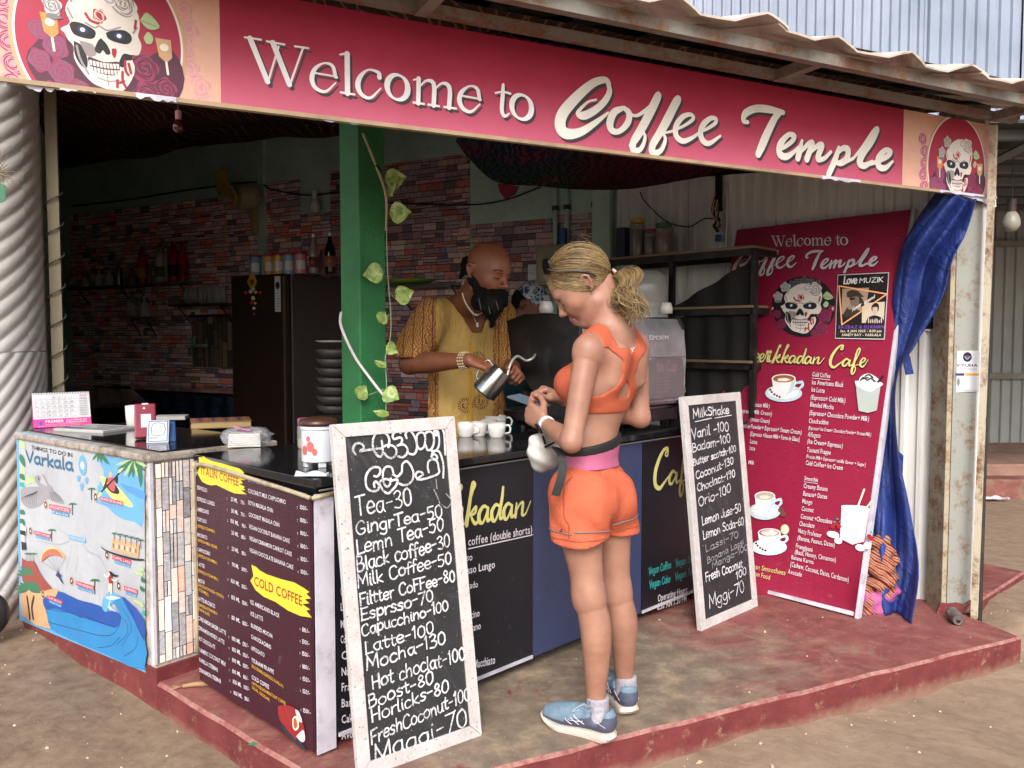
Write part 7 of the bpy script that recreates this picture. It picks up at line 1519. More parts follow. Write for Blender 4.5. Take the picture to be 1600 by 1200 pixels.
# ---- tapestry under the ceiling
def tapm():
    s = NT('tapestry_print'); X = s.xyz(); n = s.noise(1.6, 4, .6); c = s.ramp(n, [(.3, H('#8a3f12')), (.42, H('#1f4a3c')), (.55, H('#22344a')), (.68, H('#6d1730'))]); 
    c = s.mix(s.ramp(s.m('ADD', X[0], s.m('MULTIPLY', n, .4)), [(.42, 0.), (.62, 1.)]), c, H('#4d0f22')); v = s.wave(5.5, 9, detail=2); c = s.mix(s.ramp(s.m('ADD', v, s.m('MULTIPLY', s.vor(9), .6)), [(.28, 1.), (.42, 0.), (.95, 0.), (1.1, .8)]), c, H('#0c0a0d'))
    return s.fin(c, .85, spec=.15)
M_tap = tapm(); t = thing('tapestry', 'dark printed cloth in orange, green and wine red slung under the ceiling', 'cloth', (.6, 4.5, 2.5))
bot = [(712, 221, 3.9), (735, 250, 4.3), (777, 285, 4.7), (845, 291, 4.9), (900, 296, 5.0), (977, 296, 5.0), (1040, 287, 4.8), (1077, 279, 4.6), (1160, 271, 4.2)]; bp = np.array([aty(*b) for b in bot]); bpc = cr(bp, 6)
def tapf(u_, v_):
    i = u_*(len(bpc)-1); k_ = min(int(i), len(bpc)-2); b = bpc[k_]+(bpc[k_+1]-bpc[k_])*(i-k_); tp_ = SG-sdv*(2.15*(1-u_)+.5)-sn*.12; tp_ = V(tp_[0], tp_[1], 2.49)
    return tp_+(b-tp_)*v_-UP*(.07*math.sin(v_*math.pi)+.012*math.sin(u_*33)*v_*(1-v_)*4)
mb = MB(); mb.grid(tapf, 70, 24); mb.build('cloth', M_tap, t, smooth=True)
q = [aty(777, 286, 4.72), aty(812, 291, 4.75), aty(806, 303, 4.75), aty(790, 312, 4.74), aty(781, 300, 4.73)]; mb = MB(); mb.prism(q, (0, .004, 0)); mb.build('corner_flap', pm('flap_red', H('#6d1424'), .8), t)
# ---- blue tarp gathered at the right
M_tarp = NT('blue_tarpaulin'); _c = M_tarp.ramp(M_tarp.noise(4, 7, .7), [(.3, H('#1b2b66')), (.7, H('#2b4086'))]); _c = M_tarp.mix(M_tarp.ramp(M_tarp.noise(20, 8, .8), [(.6, 0.), (.72, .35)]), _c, H('#5a679c')); M_tarp.bump(M_tarp.m('ADD', M_tarp.noise(7, 6, .65, vec=M_tarp.rot((0, .5, 0), (2.5, 1, .6)), dist=1), M_tarp.m('MULTIPLY', M_tarp.vor(300), .02)), .8, .03); M_tarp = M_tarp.fin(_c, .45, spec=.4)
t = thing('blue_tarpaulin', 'deep blue tarpaulin gathered in folds from the sign end down behind the red banner', 'tarpaulin', (1.95, 4.0, ZP))
Lp = [(1462, 305, 3.98), (1430, 352, 4.06), (1408, 400, 4.14), (1396, 470, 4.2), (1390, 560, 4.2), (1378, 660, 4.15), (1366, 760, 4.12), (1362, 850, 4.08), (1365, 900, 4.05), (1372, 940, 4.02)]
Rp = [(1523, 318, 3.86), (1508, 368, 3.88), (1487, 410, 3.9), (1470, 470, 3.93), (1430, 540, 3.98), (1402, 590, 4.02), (1404, 690, 4.02), (1425, 800, 3.98), (1436, 880, 3.93), (1425, 958, 3.88)]
LL_ = cr([aty(*a) for a in Lp], 6); RR_ = cr([aty(*a) for a in Rp], 6); nT = min(len(LL_), len(RR_))
def tf(u_, v_):
    i = v_*(nT-1); k_ = min(int(i), nT-2); f_ = i-k_; a = LL_[k_]*(1-f_)+LL_[k_+1]*f_; b = RR_[k_]*(1-f_)+RR_[k_+1]*f_; am = .075*(1-.6*math.exp(-((v_-.55)/.12)**2))
    return a+(b-a)*u_+V(-.03, -.06, 0)+V(-.5, -1, 0)*(am*math.sin(u_*math.pi*1.3+v_*1.2+.5*math.sin(v_*5))**2+am*.28*abs(math.sin(u_*8+v_*5+math.sin(v_*9)))+.006*math.sin(u_*13+v_*21)+.004*math.sin(v_*43+u_*17+2*math.sin(u_*9)))
mb = MB(); mb.grid(tf, 60, 110); mb.build('sheet', M_tarp, t, smooth=True, solid=.003)
for P_ in ([(1412, 548, 3.96), (1422, 556, 3.96), (1428, 584, 3.96), (1416, 586, 3.96), (1412, 566, 3.96)], [(1398, 700, 3.97), (1412, 712, 3.95), (1410, 745, 3.95), (1398, 738, 3.97)]): mb = MB(); mb.prism([aty(*a) for a in P_], (.01, .03, 0)); mb.build('loose_end', M_tarp, t)
# ---- colourful cloth stuffed behind the banner
def orn():
    s = NT('striped_orange_cloth'); w_ = s.wave(3.2, 5, vec=s.rot((.4, .9, .2), (4, 4, 4)), detail=1.5); c = s.ramp(w_, [(.1, H('#5d1d14')), (.28, H('#b8541c')), (.45, H('#c9962a')), (.6, H('#a03a18')), (.8, H('#c98a5a')), (.92, H('#2a4a7a'))]); c = s.mix(s.ramp(s.noise(3.5, 3), [(.6, 0.), (.64, 1.)]), c, H('#a8548a')); s.bump(s.noise(9, 5, .6, dist=1), .7, .03); return s.fin(c, .75)
M_orn = orn(); q = aty(1372, 905, 4.02); t = thing('cloth_bundle', 'orange striped cloth bundle stuffed behind the corner of the red banner', 'cloth', (q[0], q[1], ZP))
s_ = SDF(); 
for px, py, Y_, r in ((1374, 850, 3.93, .05), (1388, 872, 3.93, .055), (1378, 905, 3.90, .06), (1358, 920, 3.92, .055), (1372, 945, 3.89, .05), (1352, 948, 3.90, .045), (1366, 880, 3.94, .055), (1380, 892, 3.91, .06), (1384, 915, 3.9, .055), (1390, 930, 3.90, .045)): c = aty(px, py, Y_); s_.el(c, (r*.9, r*.8, r*1.2), k=.03)
def foldp(D, G): return D+.008*np.sin(G[..., 0]*70+G[..., 2]*40+3*np.sin(G[..., 2]*22))+.005*np.sin(G[..., 2]*95-G[..., 0]*30)
s_.post = foldp; skin_mesh('cloth', s_.mesh(.008), M_orn, t)
# ---- drink can, litter
q = atz(1492, 972, ZP); t = thing('drink_can', 'empty silver and red drink can lying on the platform by the rusty column', 'can', q); ax_ = nrm(atz(1503, 981, ZP)-atz(1480, 955, ZP)); Rc = axisR(ax_, (0, 0, 1)); r = .029; c = q+UP*r
mb = MB(); mb.lathe([(.001, -.058), (.021, -.058), (.0265, -.050), (r, -.045), (r, .045), (.0265, .053), (.0235, .058), (.0225, .054), (.001, .054)], c, 24, Rc); mb.build('can_body', pm('can_silver', H('#86807f'), .35, .7, dirt=H('#7a3038'), dirtamt=.75, dscale=22), t, smooth='auto')
mb = MB(); e = c+ax_*.0545; mb.lathe([(.001, 0), (.009, 0)], e-UP*.006, 12, Rc); mb.build('opening', BLACK, t); mb = MB(); mb.lathe([(.004, 0), (.008, .0), (.008, .0015), (.004, .0015)], e+UP*.006, 12, Rc, sx=1.2); mb.build('pull_tab', M_chrome, t)
q = atz(1553, 782, .1); t = thing('paper_litter', 'crumpled white paper scrap on the sandy yard at the right edge', 'litter', q); mb = MB(); mb.grid(lambda a, b: q+V((a-.5)*.22, (b-.5)*.09, .02+.02*math.sin(a*7)*math.sin(b*4)), 8, 4); mb.build('paper', PAPER, t)
q = atz(305, 1074, ZP); t = thing('dry_stick', 'short pale dry root lying at the foot of the menu board', 'stick', q); mb = MB(); d_ = nrm(atz(328, 1073, ZP)-atz(288, 1076, ZP)); mb.tube([q-d_*.045+UP*.008, q+UP*.012, q+d_*.05+UP*.010], [.007, .009, .011], 7); 
for a in (-.5, .2, .6): mb.tube([q-d_*.045+UP*.008, q-d_*.085+V(-d_[1], d_[0], 0)*a*.03+UP*.004], [.004, .0015], 5)
mb.build('stick', pm('dry_root', H('#9c7a58'), .85), t, smooth=True)
for i, (px, py, s2, lb) in enumerate(((395, 1166, .016, 'tiny green leaf by the bottom of the maroon menu board'), (1093, 1195, .012, 'pale leaf scrap on the sand in front of the step'))):
    q = atz(px, py, ZP if i == 0 else .01); t = thing('fallen_leaf', lb, 'leaf', q); mb = MB(); mb.prism([q+V(-s2, 0, .004), q+V(0, -s2*.5, .006), q+V(s2, 0, .01), q+V(0, s2*.5, .012)], (0, 0, .0008)); mb.build('leaf', LEAFI if i == 0 else SAND, t)
# grit and crumbs on floor and ground
rg = np.random.default_rng(9); mb = MB()
for i in range(900):
    x, y = rg.uniform(-2.4, 3.2), rg.uniform(1.6, 5.2); pl = (np.dot(V(x, y, 0)-B, sn) < -.01) and x > -1.3 and y < 4.4 and x < 2.1 and np.dot(V(x, y, 0)-Cc, V(-.67, -.74, 0)) < -.02 
    if pl and rg.random() > .16: continue
    s2 = abs(rg.normal(0, .0022))+.0012; z = (ZP if pl else gz(x, y))+s2*.4; a = rg.uniform(0, 6)
    mb.box((x, y, z), (s2*2.4, s2*1.7, s2*1.3), rotz(a), taper=.6)
tag(mb.build('gravel', pm('pebble', H('#b8a894'), .85, var=.45, scale=30)), 'scattered grit and tiny crumbs on the sand and the red floor', 'gravel', kind='stuff')
# ---- wheel at the left edge
q = aty(-30, 962, 3.6); t = thing('scooter_wheel', 'part of a small dark wheel at the left edge by the white column', 'wheel', (q[0], q[1], .09)); Rw = axisR(V(.3, -1, .0)); mb = MB(); mb.lathe([(.07, -.03), (.10, -.03), (.112, -.015), (.112, .015), (.10, .03), (.07, .03)], q, 28, Rw); mb.build('tyre', M_blackp, t, smooth=True); mb = MB(); mb.lathe([(.001, .012), (.035, .02), (.07, .012)], q, 24, Rw); mb.build('rim', M_steel, t, smooth=True)
# ---- posters on the steel column and behind the tarp
cA, cB = aty(1491, 548, cc[1]-.0655), aty(1529, 613, cc[1]-.0655); tpn = Panel(V(cA[0], cA[1], cB[2]), nrm(V(cB[0]-cA[0], cB[1]-cA[1]+.0001, 0)), UP); Wt, Ht = cB[0]-cA[0], cA[2]-cB[2]; Wt = min(Wt, cw-.02)
t = thing('tattoo_flyer', 'small white tattoo studio flyer taped on the steel column', 'flyer', cA); mb = MB(); mb.prism(tpn.pt([(0, 0), (Wt, 0.004), (Wt-.002, Ht), (0, Ht)], .003), tpn.N*.0008); mb.build('paper', PAPER, t)
pk = Print(tpn, .0042); pk.ell((Wt*.5, Ht*.85), .021, .023, BLACK); pk.rib([(Wt*.5-.012, Ht*.86), (Wt*.5, Ht*.80), (Wt*.5+.012, Ht*.86)], .0025, SKYI); pk.ell((Wt*.5, Ht*.86), .006, .006, REDI); pk.text('VYUHA', (Wt*.08, Ht*.62), (Wt*.92, Ht*.62), .013, BLACK, bold=.02); pk.text('TATTOO', (Wt*.12, Ht*.53), (Wt*.88, Ht*.53), .010, GREYI)
pk.poly([(0.002, Ht*.40), (Wt*.4, Ht*.40), (Wt*.4, Ht*.46), (.002, Ht*.46)], NAVY); pk.poly([(Wt*.44, Ht*.40), (Wt*.98, Ht*.40), (Wt*.98, Ht*.46), (Wt*.44, Ht*.46)], GOLD); pk.text('Call now', (Wt*.46, Ht*.42), (Wt*.95, Ht*.42), .005, BLACK); pk.ell((Wt*.18, Ht*.25), .007, .02, GREYI); pk.text('VARKALA', (Wt*.3, Ht*.03), (Wt*.9, Ht*.03), .006, GREYI); pk.build(t, 'print')
def wr_(px, py, off=.02): return atpl(px, py, WR0+rn*off, rn)
t = thing('dark_poster', 'dark poster on the ribbed wall, mostly hidden by the blue tarpaulin', 'poster', wr_(1460, 460)); rp_ = Panel(WR0+rn*.02, rb, UP); a, b = rp_.uv(1412, 388), rp_.uv(1474, 517); mb = MB(); mb.prism(rp_.pt([(a[0], b[1]), (b[0], b[1]), (b[0], a[1]), (a[0], a[1])], .0), rn*.002); mb.build('paper', PAPER, t)
pk = Print(rp_, .003); pk.poly([(a[0]+.006, b[1]+.01), (b[0]-.008, b[1]+.01), (b[0]-.008, a[1]-.006), (a[0]+.006, a[1]-.006)], BLACK); pk.text('GIG $ JAM', (a[0]+.02, a[1]-.09), (a[0]+.14, a[1]-.09), .03, CREAM); pk.rib([(b[0]-.09, b[1]+.10), (b[0]-.03, b[1]+.12)], .006, GREYI); pk.text('SAT 9PM', (b[0]-.11, b[1]+.04), (b[0]-.02, b[1]+.04), .014, PURP); pk.build(t, 'print')
# ---- cable and cord runs
def cable(label, pts, r=.004, name='cable', mat=None, n_=6):
    P_ = cr(np.array(pts), 8); t = thing(name, label, 'cable', P_[0]); mb = MB(); mb.tube(P_, r, n_); mb.build('cord', mat or BLACK, t, smooth=True); return t
cable('loose black twin cable looping across the ribbed wall', [wr_(1000, 300, .04), wr_(1008, 315, .05), wr_(1040, 345, .05), wr_(1075, 354, .05), wr_(1100, 342, .05), wr_(1116, 342, .05)], .004)
t = cable('thick tangle of wires hanging beside the black box on the ribbed wall', [wr_(1121, 283, .03), wr_(1121, 320, .05), wr_(1117, 335, .05), wr_(1124, 345, .06), wr_(1116, 352, .05), wr_(1122, 362, .05)], .010)
for k_ in range(5): mb = MB(); mb.tube(cr([wr_(1119+k_, 300+k_*6, .06), wr_(1112+3*k_, 330, .07), wr_(1126-2*k_, 350, .07), wr_(1118, 360-k_*4, .06)], 6), .0035, 5); mb.build('loose_wire', [REDI, BLACK, YEL, GREYI, BLACK][k_], t)
bx('plug', PC('blue', '#2a5a8a'), t, wr_(1122, 372, .04), (.03, .03, .04)); bx('bracket', M_bsteel, t, wr_(1123, 296, .02), (.04, .02, .26), basis(rb, -rn, UP))
cable('white upright conduit on the ribbed wall by the red banner', [wr_(1136, 285, .03), wr_(1135, 380, .03), wr_(1128, 440, .03)], .008, 'conduit', M_china)
cable('sagging black cable along the top of the brick pattern at the left', [wq(112, 322, .02), wq(200, 312, .03), wq(300, 296, .03), wq(395, 285, .03), wq(425, 296, .03), wq(480, 305, .03), wq(530, 300, .03)], .007)
cable('black cable swooping across the teal wall behind the barista', [wq(600, 316, .03), wq(640, 318, .03), wq(735, 320, .03), wq(790, 312, .05), wq(845, 292, .05)], .006)
# rod / vine on the green pillar
M_cane = pm('old_cane', H('#a8997a'), .7, bump=.2, dirt=H('#6b4f35'), dirtamt=.7, dscale=20)
def pl(px, py, off=-.11): return aty(px, py, 3.47+off)
t = cable('pale bent cane tied down the face of the green pillar', [pl(567, 208), pl(580, 240), pl(590, 265), pl(600, 292), pl(604, 318), pl(603, 360, -.06)], .0055, 'cane', M_cane, 8)
mb = MB(); mb.tube([pl(592, 262)+V(-.012, 0, .01), pl(592, 266)+V(.012, 0, -.008)], .007, 6); mb.build('tie', BLACK, t)
cable('white electric cable crossing the green pillar low down', [pl(533, 488, -.06), pl(532, 505, -.09), pl(540, 528, -.12), pl(556, 560), pl(576, 588), pl(596, 614), pl(606, 626, -.07)], .006, 'cable', M_china, 8)
vt = thing('vine_garland', 'trailing artificial vine with pale green leaves hanging beside the green pillar', 'garland', pl(603, 380)); vine = cr([pl(603, 300, -.08), pl(604, 370, -.08), pl(606, 430, -.09), pl(611, 500, -.09), pl(608, 540, -.09), pl(602, 560, -.1), pl(604, 600, -.1), pl(603, 640, -.1)], 6); mb = MB(); mb.tube(vine, .0022, 5); mb.build('stem', pm('vine_stem', H('#7d9a7a'), .6), vt)
def vleafm():
    s = NT('variegated_leaf'); c = s.ramp(s.noise(28, 4, .6, dist=1.5), [(.35, H('#5d7a33')), (.55, H('#8fa457')), (.7, H('#b9bb8a'))]); return s.fin(c, .5)
M_vl = vleafm()
for px, py, sx, ang, tilt, jx in ((618, 279, .052, .2, .2, 604), (611, 297, .04, -1.4, .9, 604), (625, 332, .052, .1, .1, 604), (583, 427, .050, 3.3, .2, 606), (632, 460, .048, .5, .8, 608), (598, 495, .034, 1.2, 1.0, 609), (612, 545, .036, -.6, .8, 607), (594, 568, .034, 2.5, .8, 603), (611, 617, .045, -.5, .6, 604), (566, 612, .04, 1.2, .9, 600), (595, 645, .04, 2.8, .9, 603)):
    c = pl(px, py, -.12); ca_, sa_ = math.cos(ang), math.sin(ang); d_ = V(ca_, 0, sa_-.3*0); n_ = nrm(V(.1*sa_, -1, tilt*.6)); d_ = nrm(d_-n_*np.dot(d_, n_)); w_ = np.cross(n_, d_); mb = MB(); hw = [0, .75, 1, .95, .7, .3, 0]
    if tilt > .7: w_ = nrm(w_+n_*.9)
    v = []; 
    for i, k_ in enumerate(hw):
        x = -.9+i*.3
        for j in (-1, -.5, 0, .5, 1): v.append(c+d_*x*sx*(1 if i else .95)+w_*j*k_*sx*.86-n_*(.006*(1-abs(j))*1)-n_*.012*x*x*.5)
    mb.add(v, [(i*5+j, i*5+j+1, (i+1)*5+j+1, (i+1)*5+j) for i in range(6) for j in range(4)]); lf = mb.build('leaf', M_vl, vt, smooth=True)
    mb = MB(); mb.tube([c-d_*.9*sx, pl(jx, py-4, -.085)], .0016, 4); mb.build('leaf_stalk', M_vl, vt)
# bit of plant at the left edge
q = aty(2, 262, 3.45); t = thing('dry_plant', 'dry grassy sprig and green leaf tied to the column at the left edge', 'plant', q); rg = np.random.default_rng(3); mb = MB()
for i in range(26): d_ = nrm(V(rg.normal(.1, .5), rg.normal(-.2, .3), rg.normal(0, .8))); mb.tube([q+V(-.02, 0, -.02), q+d_*.04+V(0, 0, -.02), q+d_*rg.uniform(.05, .11)+V(.0, 0, -.03)], [.0015, .0012, .0006], 4)
mb.build('straw', pm('straw', H('#8f8262'), .8), t); mb = MB(); mb.prism([q+V(-.03, -.03, -.16), q+V(.03, -.03, -.14), q+V(.035, -.03, -.08), q+V(-.01, -.03, -.06)], (0, .002, 0)); mb.build('leaf', LEAFI, t)
# ================================================================== PEOPLE
def skinm(name, lo, hi, k=.12):
    s = NT(name); c = s.ramp(s.noise(9, 6, .6), [(.3, lo), (.7, hi)]); c = s.mix(s.ramp(s.noise(16, 5, .7), [(.5, 0.), (.7, .35)]), c, (lo[0]*1.05, lo[1]*.72, lo[2]*.68, 1)); c = s.mix(s.ramp(s.noise(160, 2), [(.66, 0.), (.74, .22)]), c, tuple(x*.55 for x in lo[:3])+(1,)); s.bump(s.noise(220, 3), .08, .002); return s.fin(c, .48, spec=.4, sss=k)
M_skin = skinm('fair_skin', H('#8a6252'), H('#a37a66')); M_dark = skinm('brown_skin', H("#683d29"), H("#805038"), .06); M_dark2 = skinm('brown_skin_dim', H('#5b3423'), H('#6d4330'), .05)
def fabm(name, lo, hi, rough=.8, sc=6, b=.3, weave=0):
    s = NT(name); c = s.ramp(s.noise(sc, 6, .6), [(.3, lo), (.7, hi)]); s.bump(s.m('ADD', s.noise(14, 4, .6, dist=.6), s.m('MULTIPLY', s.noise(500, 2), .25)), b, .012); return s.fin(c, rough, spec=.25)
def face_bits(t, L, lipm, browm, sc=1., hw=.5, lid=None):
    for x in (-1, 1):
        m_ = MB(); m_.lathe([(.0005, -.0115*sc), (.009*sc, -.0075*sc), (.0117*sc, 0), (.009*sc, .0075*sc), (.0005, .0115*sc)], L(x*.031, .0895, .0095), 14); m_.build('eyelid' if lid else 'eye', lid or M_china, t, smooth=True)
        if not lid: m_ = MB(); m_.lathe([(.001, 0), (.0052*sc, -.001)], L(x*.031, .1015, .006), 12, axisR(L(0, 1, -.35)-L(0, 0, 0))); m_.build('iris', ink('iris', '#3d4a55'), t)
        m_ = MB(); m_.tube(cr([L(x*.016, .097, .008), L(x*.026, .1035, .0045), L(x*.038, .101, .004), L(x*.046, .092, .007)], 4), .0013*sc, 5); m_.build('eyelash', browm, t)
        m_ = MB(); m_.tube(cr([L(x*.014, .106, .030), L(x*.028, .107, .038), L(x*.044, .096, .037), L(x*.052, .086, .031)], 4), [.0022*sc*hw*2]*13 if False else .0024*sc*hw*2, 5); m_.build('eyebrow', browm, t)
    m_ = MB(); m_.tube(cr([L(-.021, .1035, -.0595), L(-.009, .1125, -.0555), L(0, .1135, -.057), L(.009, .1125, -.0555), L(.021, .1035, -.0595)], 4), [.0008]*4+[.0032]*8+[.0034]*1+[.0008]*4 if False else .0034*sc, 6); m_.build('lip', lipm, t, smooth=True)
    m_ = MB(); m_.tube(cr([L(-.018, .1030, -.064), L(-.008, .111, -.067), L(0, .1125, -.068), L(.008, .111, -.067), L(.018, .1030, -.064)], 4), .0042*sc, 6); m_.build('lip', lipm, t, smooth=True)
def hair_strands(name, mats, t, L, C0, rad, tie, starts, n, r=.0016, seed=1, lift=1.015, wig=.02):
    rg = np.random.default_rng(seed); tieu = nrm((np.array(tie)-C0)/rad); mbs = [MB() for _ in mats]
    for i in range(n):
        s0 = starts(rg); a = nrm((np.array(s0)-C0)/rad); om = math.acos(np.clip(np.dot(a, tieu), -1, 1)); P_ = []; k = lift+abs(rg.normal(0, .008)); w0, w1 = rg.normal(0, wig, 2)
        for j in range(10):
            q = j/9; d = (math.sin((1-q)*om)*a+math.sin(q*om)*tieu)/max(math.sin(om), 1e-3); d = nrm(d+V(w0, w1, -w0)*math.sin(q*math.pi)); P_.append(L(*(C0+d*rad*k)))
        mbs[i % len(mats)].tube(P_, [r*.4]+[r]*8+[r*.8], 3, cap=False)
    for m_, mt in zip(mbs, mats): o = m_.build(name, mt, t, smooth=True); tag(o, kind='stuff')
# ------------------------------------------------------------------ the customer
wr, wf = nrm((.66, .75, 0)), nrm((-.75, .66, 0)); RB = np.stack([wr, wf, UP], 1)
P0 = aty(921, 765, 2.80); Wc = aty(923, 690, 2.80); Rc_ = aty(939, 605, 2.80); Uc = aty(957, 552, 2.80); NB = aty(957, 515, 2.80)
SLh, SRh = aty(919, 546, 2.68), aty(992, 540, 2.905)
woman = thing('person', 'woman in orange sports top and shorts looking down at her phone by the counter', 'person', V(.32, 2.76, ZP), None)
def torso(s):
    s.el(P0-UP*.01, (.146, .100, .115), RB, k=.04); s.el(P0+wr*.068-wf*.040-UP*.035, (.080, .086, .09), RB, k=.04); s.el(P0-wr*.068-wf*.040-UP*.035, (.080, .086, .09), RB, k=.04)
    s.el(Wc, (.114, .080, .13), RB, k=.05); s.el(Rc_, (.124, .092, .15), RB, k=.05); s.el(Uc-UP*.01, (.138, .076, .085), RB, k=.05)
    for x in (-1, 1):
        s.el(Rc_+wr*x*.062+wf*.072+UP*.012, (.062, .060, .058), RB, k=.03); s.rc(Uc+wr*x*.06-wf*.055-UP*.01, Uc+wr*x*.075-wf*.052-UP*.09, .040, .030, k=.04)
        s.rc(Uc+wr*x*.125-UP*.02, Rc_+wr*x*.10-wf*.02, .045, .04, k=.04)
    s.rc(NB+UP*.015, SLh, .035, .045, k=.05); s.rc(NB+UP*.015, SRh, .035, .045, k=.05)
HO = aty(917, 446, 2.80); hf_ = nrm((-.75, .10, -.66)); hu_ = nrm((-.62, .0, .78))
body = SDF(); torso(body)
body.rc(NB-wf*.008-UP*.03, HO-hu_*.02-hf_*.035, .056, .050, k=.03); body.rc(NB-wf*.025, HO-hf_*.035-hu_*.035, .04, .035, k=.04); body.rc(NB+wf*.04-UP*.01, HO+hf_*.0-hu_*.06, .028, .03, k=.04)
Lh, Rh = head(body, HO, hf_, hu_, 1.02)
body.rc(P0+wr*.0-UP*.08, P0-UP*.08, .03, k=.02)
EL, WLh = aty(893, 690, 2.61), aty(851, 661, 2.83); ER, WRh = aty(1001, 653, 2.89), aty(880, 625, 2.98)
body.chain([SLh, SLh+(EL-SLh)*.35, SLh+(EL-SLh)*.75, EL], [.044, .040, .0355, .0325], k=.02); body.chain([EL, EL+(WLh-EL)*.3, EL+(WLh-EL)*.7, WLh], [.0325, .0345, .0275, .0225], k=.02)
body.chain([SRh, SRh+(ER-SRh)*.4, SRh+(ER-SRh)*.8, ER], [.044, .040, .035, .032], k=.02); body.chain([ER, ER+(WRh-ER)*.3, ER+(WRh-ER)*.7, WRh], [.032, .033, .027, .0225], k=.02)
hand(body, WLh, aty(820, 640, 2.90)-WLh, V(.45, .85, .15), UP, curls=[(50, 45, 25), (58, 55, 30), (62, 60, 30), (66, 60, 30)], thumb=((.6, .5, .45), (.9, .25, .35), (.98, .0, .2)))
hand(body, WRh, aty(846, 606, 2.96)-WRh, V(-.35, -.1, -.93), V(-.5, -.85, 0), curls=[(42, 35, 15), (55, 50, 30), (60, 55, 30), (62, 55, 30)], thumb=((.8, .4, .35), (.95, .1, .3), (.98, .0, .25)))
HL, KL, AL = aty(899, 775, 2.735), aty(921, 930, 2.70), aty(934, 1112, 2.69); HR, KR, AR = aty(950, 772, 2.875), aty(963, 922, 2.86), aty(978, 1078, 2.865)
for Hh, K, A_, rs in ((HL, KL, AL, 1.), (HR, KR, AR, .97)):
    kd = nrm(K-Hh); body.chain([Hh-UP*.0, Hh+(K-Hh)*.4, Hh+(K-Hh)*.78, K], [.082*rs, .070*rs, .0555*rs, .0495*rs], k=.03); body.el(K+wf*.012, (.036, .030, .055), RB, k=.05)
    body.chain([K, K+(A_-K)*.28-wf*.016, K+(A_-K)*.55-wf*.010, K+(A_-K)*.82, A_], [.048*rs, .0525*rs, .044*rs, .034*rs, .030*rs], k=.03); body.rc(A_, A_-UP*.05+wf*.02, .033, .03, k=.02)
skin_mesh('body', body.mesh(.0042), M_skin, woman, relax=1)
face_bits(woman, Lh, ink('lips_pink', '#b06a62'), pm('brow_blonde', H('#7d5c42'), .8), 1.02, hw=.4, lid=M_skin)
# clothes
M_bra = fabm('orange_top', H('#9c4a33'), H('#b15a40'), .65, b=.2); M_shorts = fabm('orange_shorts', H('#b5563c'), H('#c86749'), .6, 5, .8); M_pink = fabm('pink_waistband', H('#a85878'), H('#b9698a'), .7, b=.25); M_belt = pm('black_webbing', H('#141416'), .7)
bra = SDF(); torso(bra)
z0b = aty(930, 641, 2.75)[2]
def brapost(D, G):
    q = G-Rc_; x = q @ wr; y = q @ wf; z = G[..., 2]
    band = np.maximum(z0b-z, z-(z0b+.052)); t = (z-(z0b+.045))/.20
    hwid = np.where(t < .45, .088-.115*t, .036)
    strap = np.maximum(np.abs(x)-hwid, np.maximum(z0b-z, z-(z0b+.165)))
    c_ = np.clip((t-.6)/.35, 0, 1); split = np.maximum(np.abs(np.abs(x)-(.012+c_*.076))-.036, -(z-(z0b+.135)))
    key = .034-np.sqrt((x/.95)**2+((z-(z0b+.062))/1.0)**2); key = np.where(z < z0b+.045, -1, key)
    sm = lambda a, b, k: np.minimum(a, b)-np.maximum(k-np.abs(a-b), 0)**2/(4*k); back = np.maximum(sm(sm(strap, split, .03), band, .03), np.maximum(key, -1))
    top = z0b+.062+.075*np.clip((y-.005)/.05, 0, 1); front = np.minimum(np.maximum(z-top, np.abs(x)-.16), np.abs(np.abs(x)-.078)-.028); front = np.maximum(front, z0b-z)
    reg = np.where(y < .0, back, front); reg = np.where(z > Uc[2]+.02, np.minimum(np.abs(np.abs(x)-.088)-.030, 1), reg)
    neckcut = .075-np.linalg.norm(G-(NB+UP*.01), axis=-1)
    return np.maximum(np.maximum(D-.0055, reg), neckcut)
bra.post = brapost; skin_mesh('sports_top', bra.mesh(.0042, lo=V(-9, -9, z0b-.02)), M_bra, woman, relax=5)
mk = [aty(988, 560, 2.74)+V(-.0, -.012, 0)]; m_ = MB(); q = aty(988, 546, 2.655); m_.tube(cr([q+V(-.005, 0, .005), q+V(0, 0, .0), q+V(.006, 0, .007)], 4), .0009, 4); m_.tube([q, q+V(.002, 0, -.008)], .0009, 4); m_.build('logo_mark', WHITE, woman)
zw0, zw1 = aty(925, 724, 2.8)[2], aty(925, 694, 2.8)[2]
wbn = SDF(); torso(wbn); wbn.post = lambda D, G: np.maximum(np.maximum(D-.007, zw0-.01-G[..., 2]), G[..., 2]-(zw1+.10*((G-P0) @ wr)))
skin_mesh('waistband', wbn.mesh(.0045, lo=V(-9, -9, zw0-.04), hi=V(9, 9, zw1+.06)), M_pink, woman, relax=1)
blt = SDF(); torso(blt); blt.post = lambda D, G: np.maximum(np.maximum(D-.0095, (zw1-.012+.16*((G-P0) @ wr))-G[..., 2]), G[..., 2]-(zw1+.020+.19*((G-P0) @ wr)))
belt_o = skin_mesh('belt', blt.mesh(.004, lo=V(-9, -9, zw0), hi=V(9, 9, zw1+.12)), M_belt, woman, relax=1)
sh = SDF(); sh.el(P0-UP*.0, (.156, .110, .12), RB, k=.04); sh.el(P0+wr*.068-wf*.043-UP*.04, (.088, .090, .10), RB, k=.04); sh.el(P0-wr*.068-wf*.043-UP*.04, (.088, .090, .10), RB, k=.04)
zh = .775
for Hh, K, dx in ((HL, KL, -.012), (HR, KR, .006)):
    e = Hh+(K-Hh)*.62+wr*dx; sh.rc(Hh, e, .089, .096, k=.03)
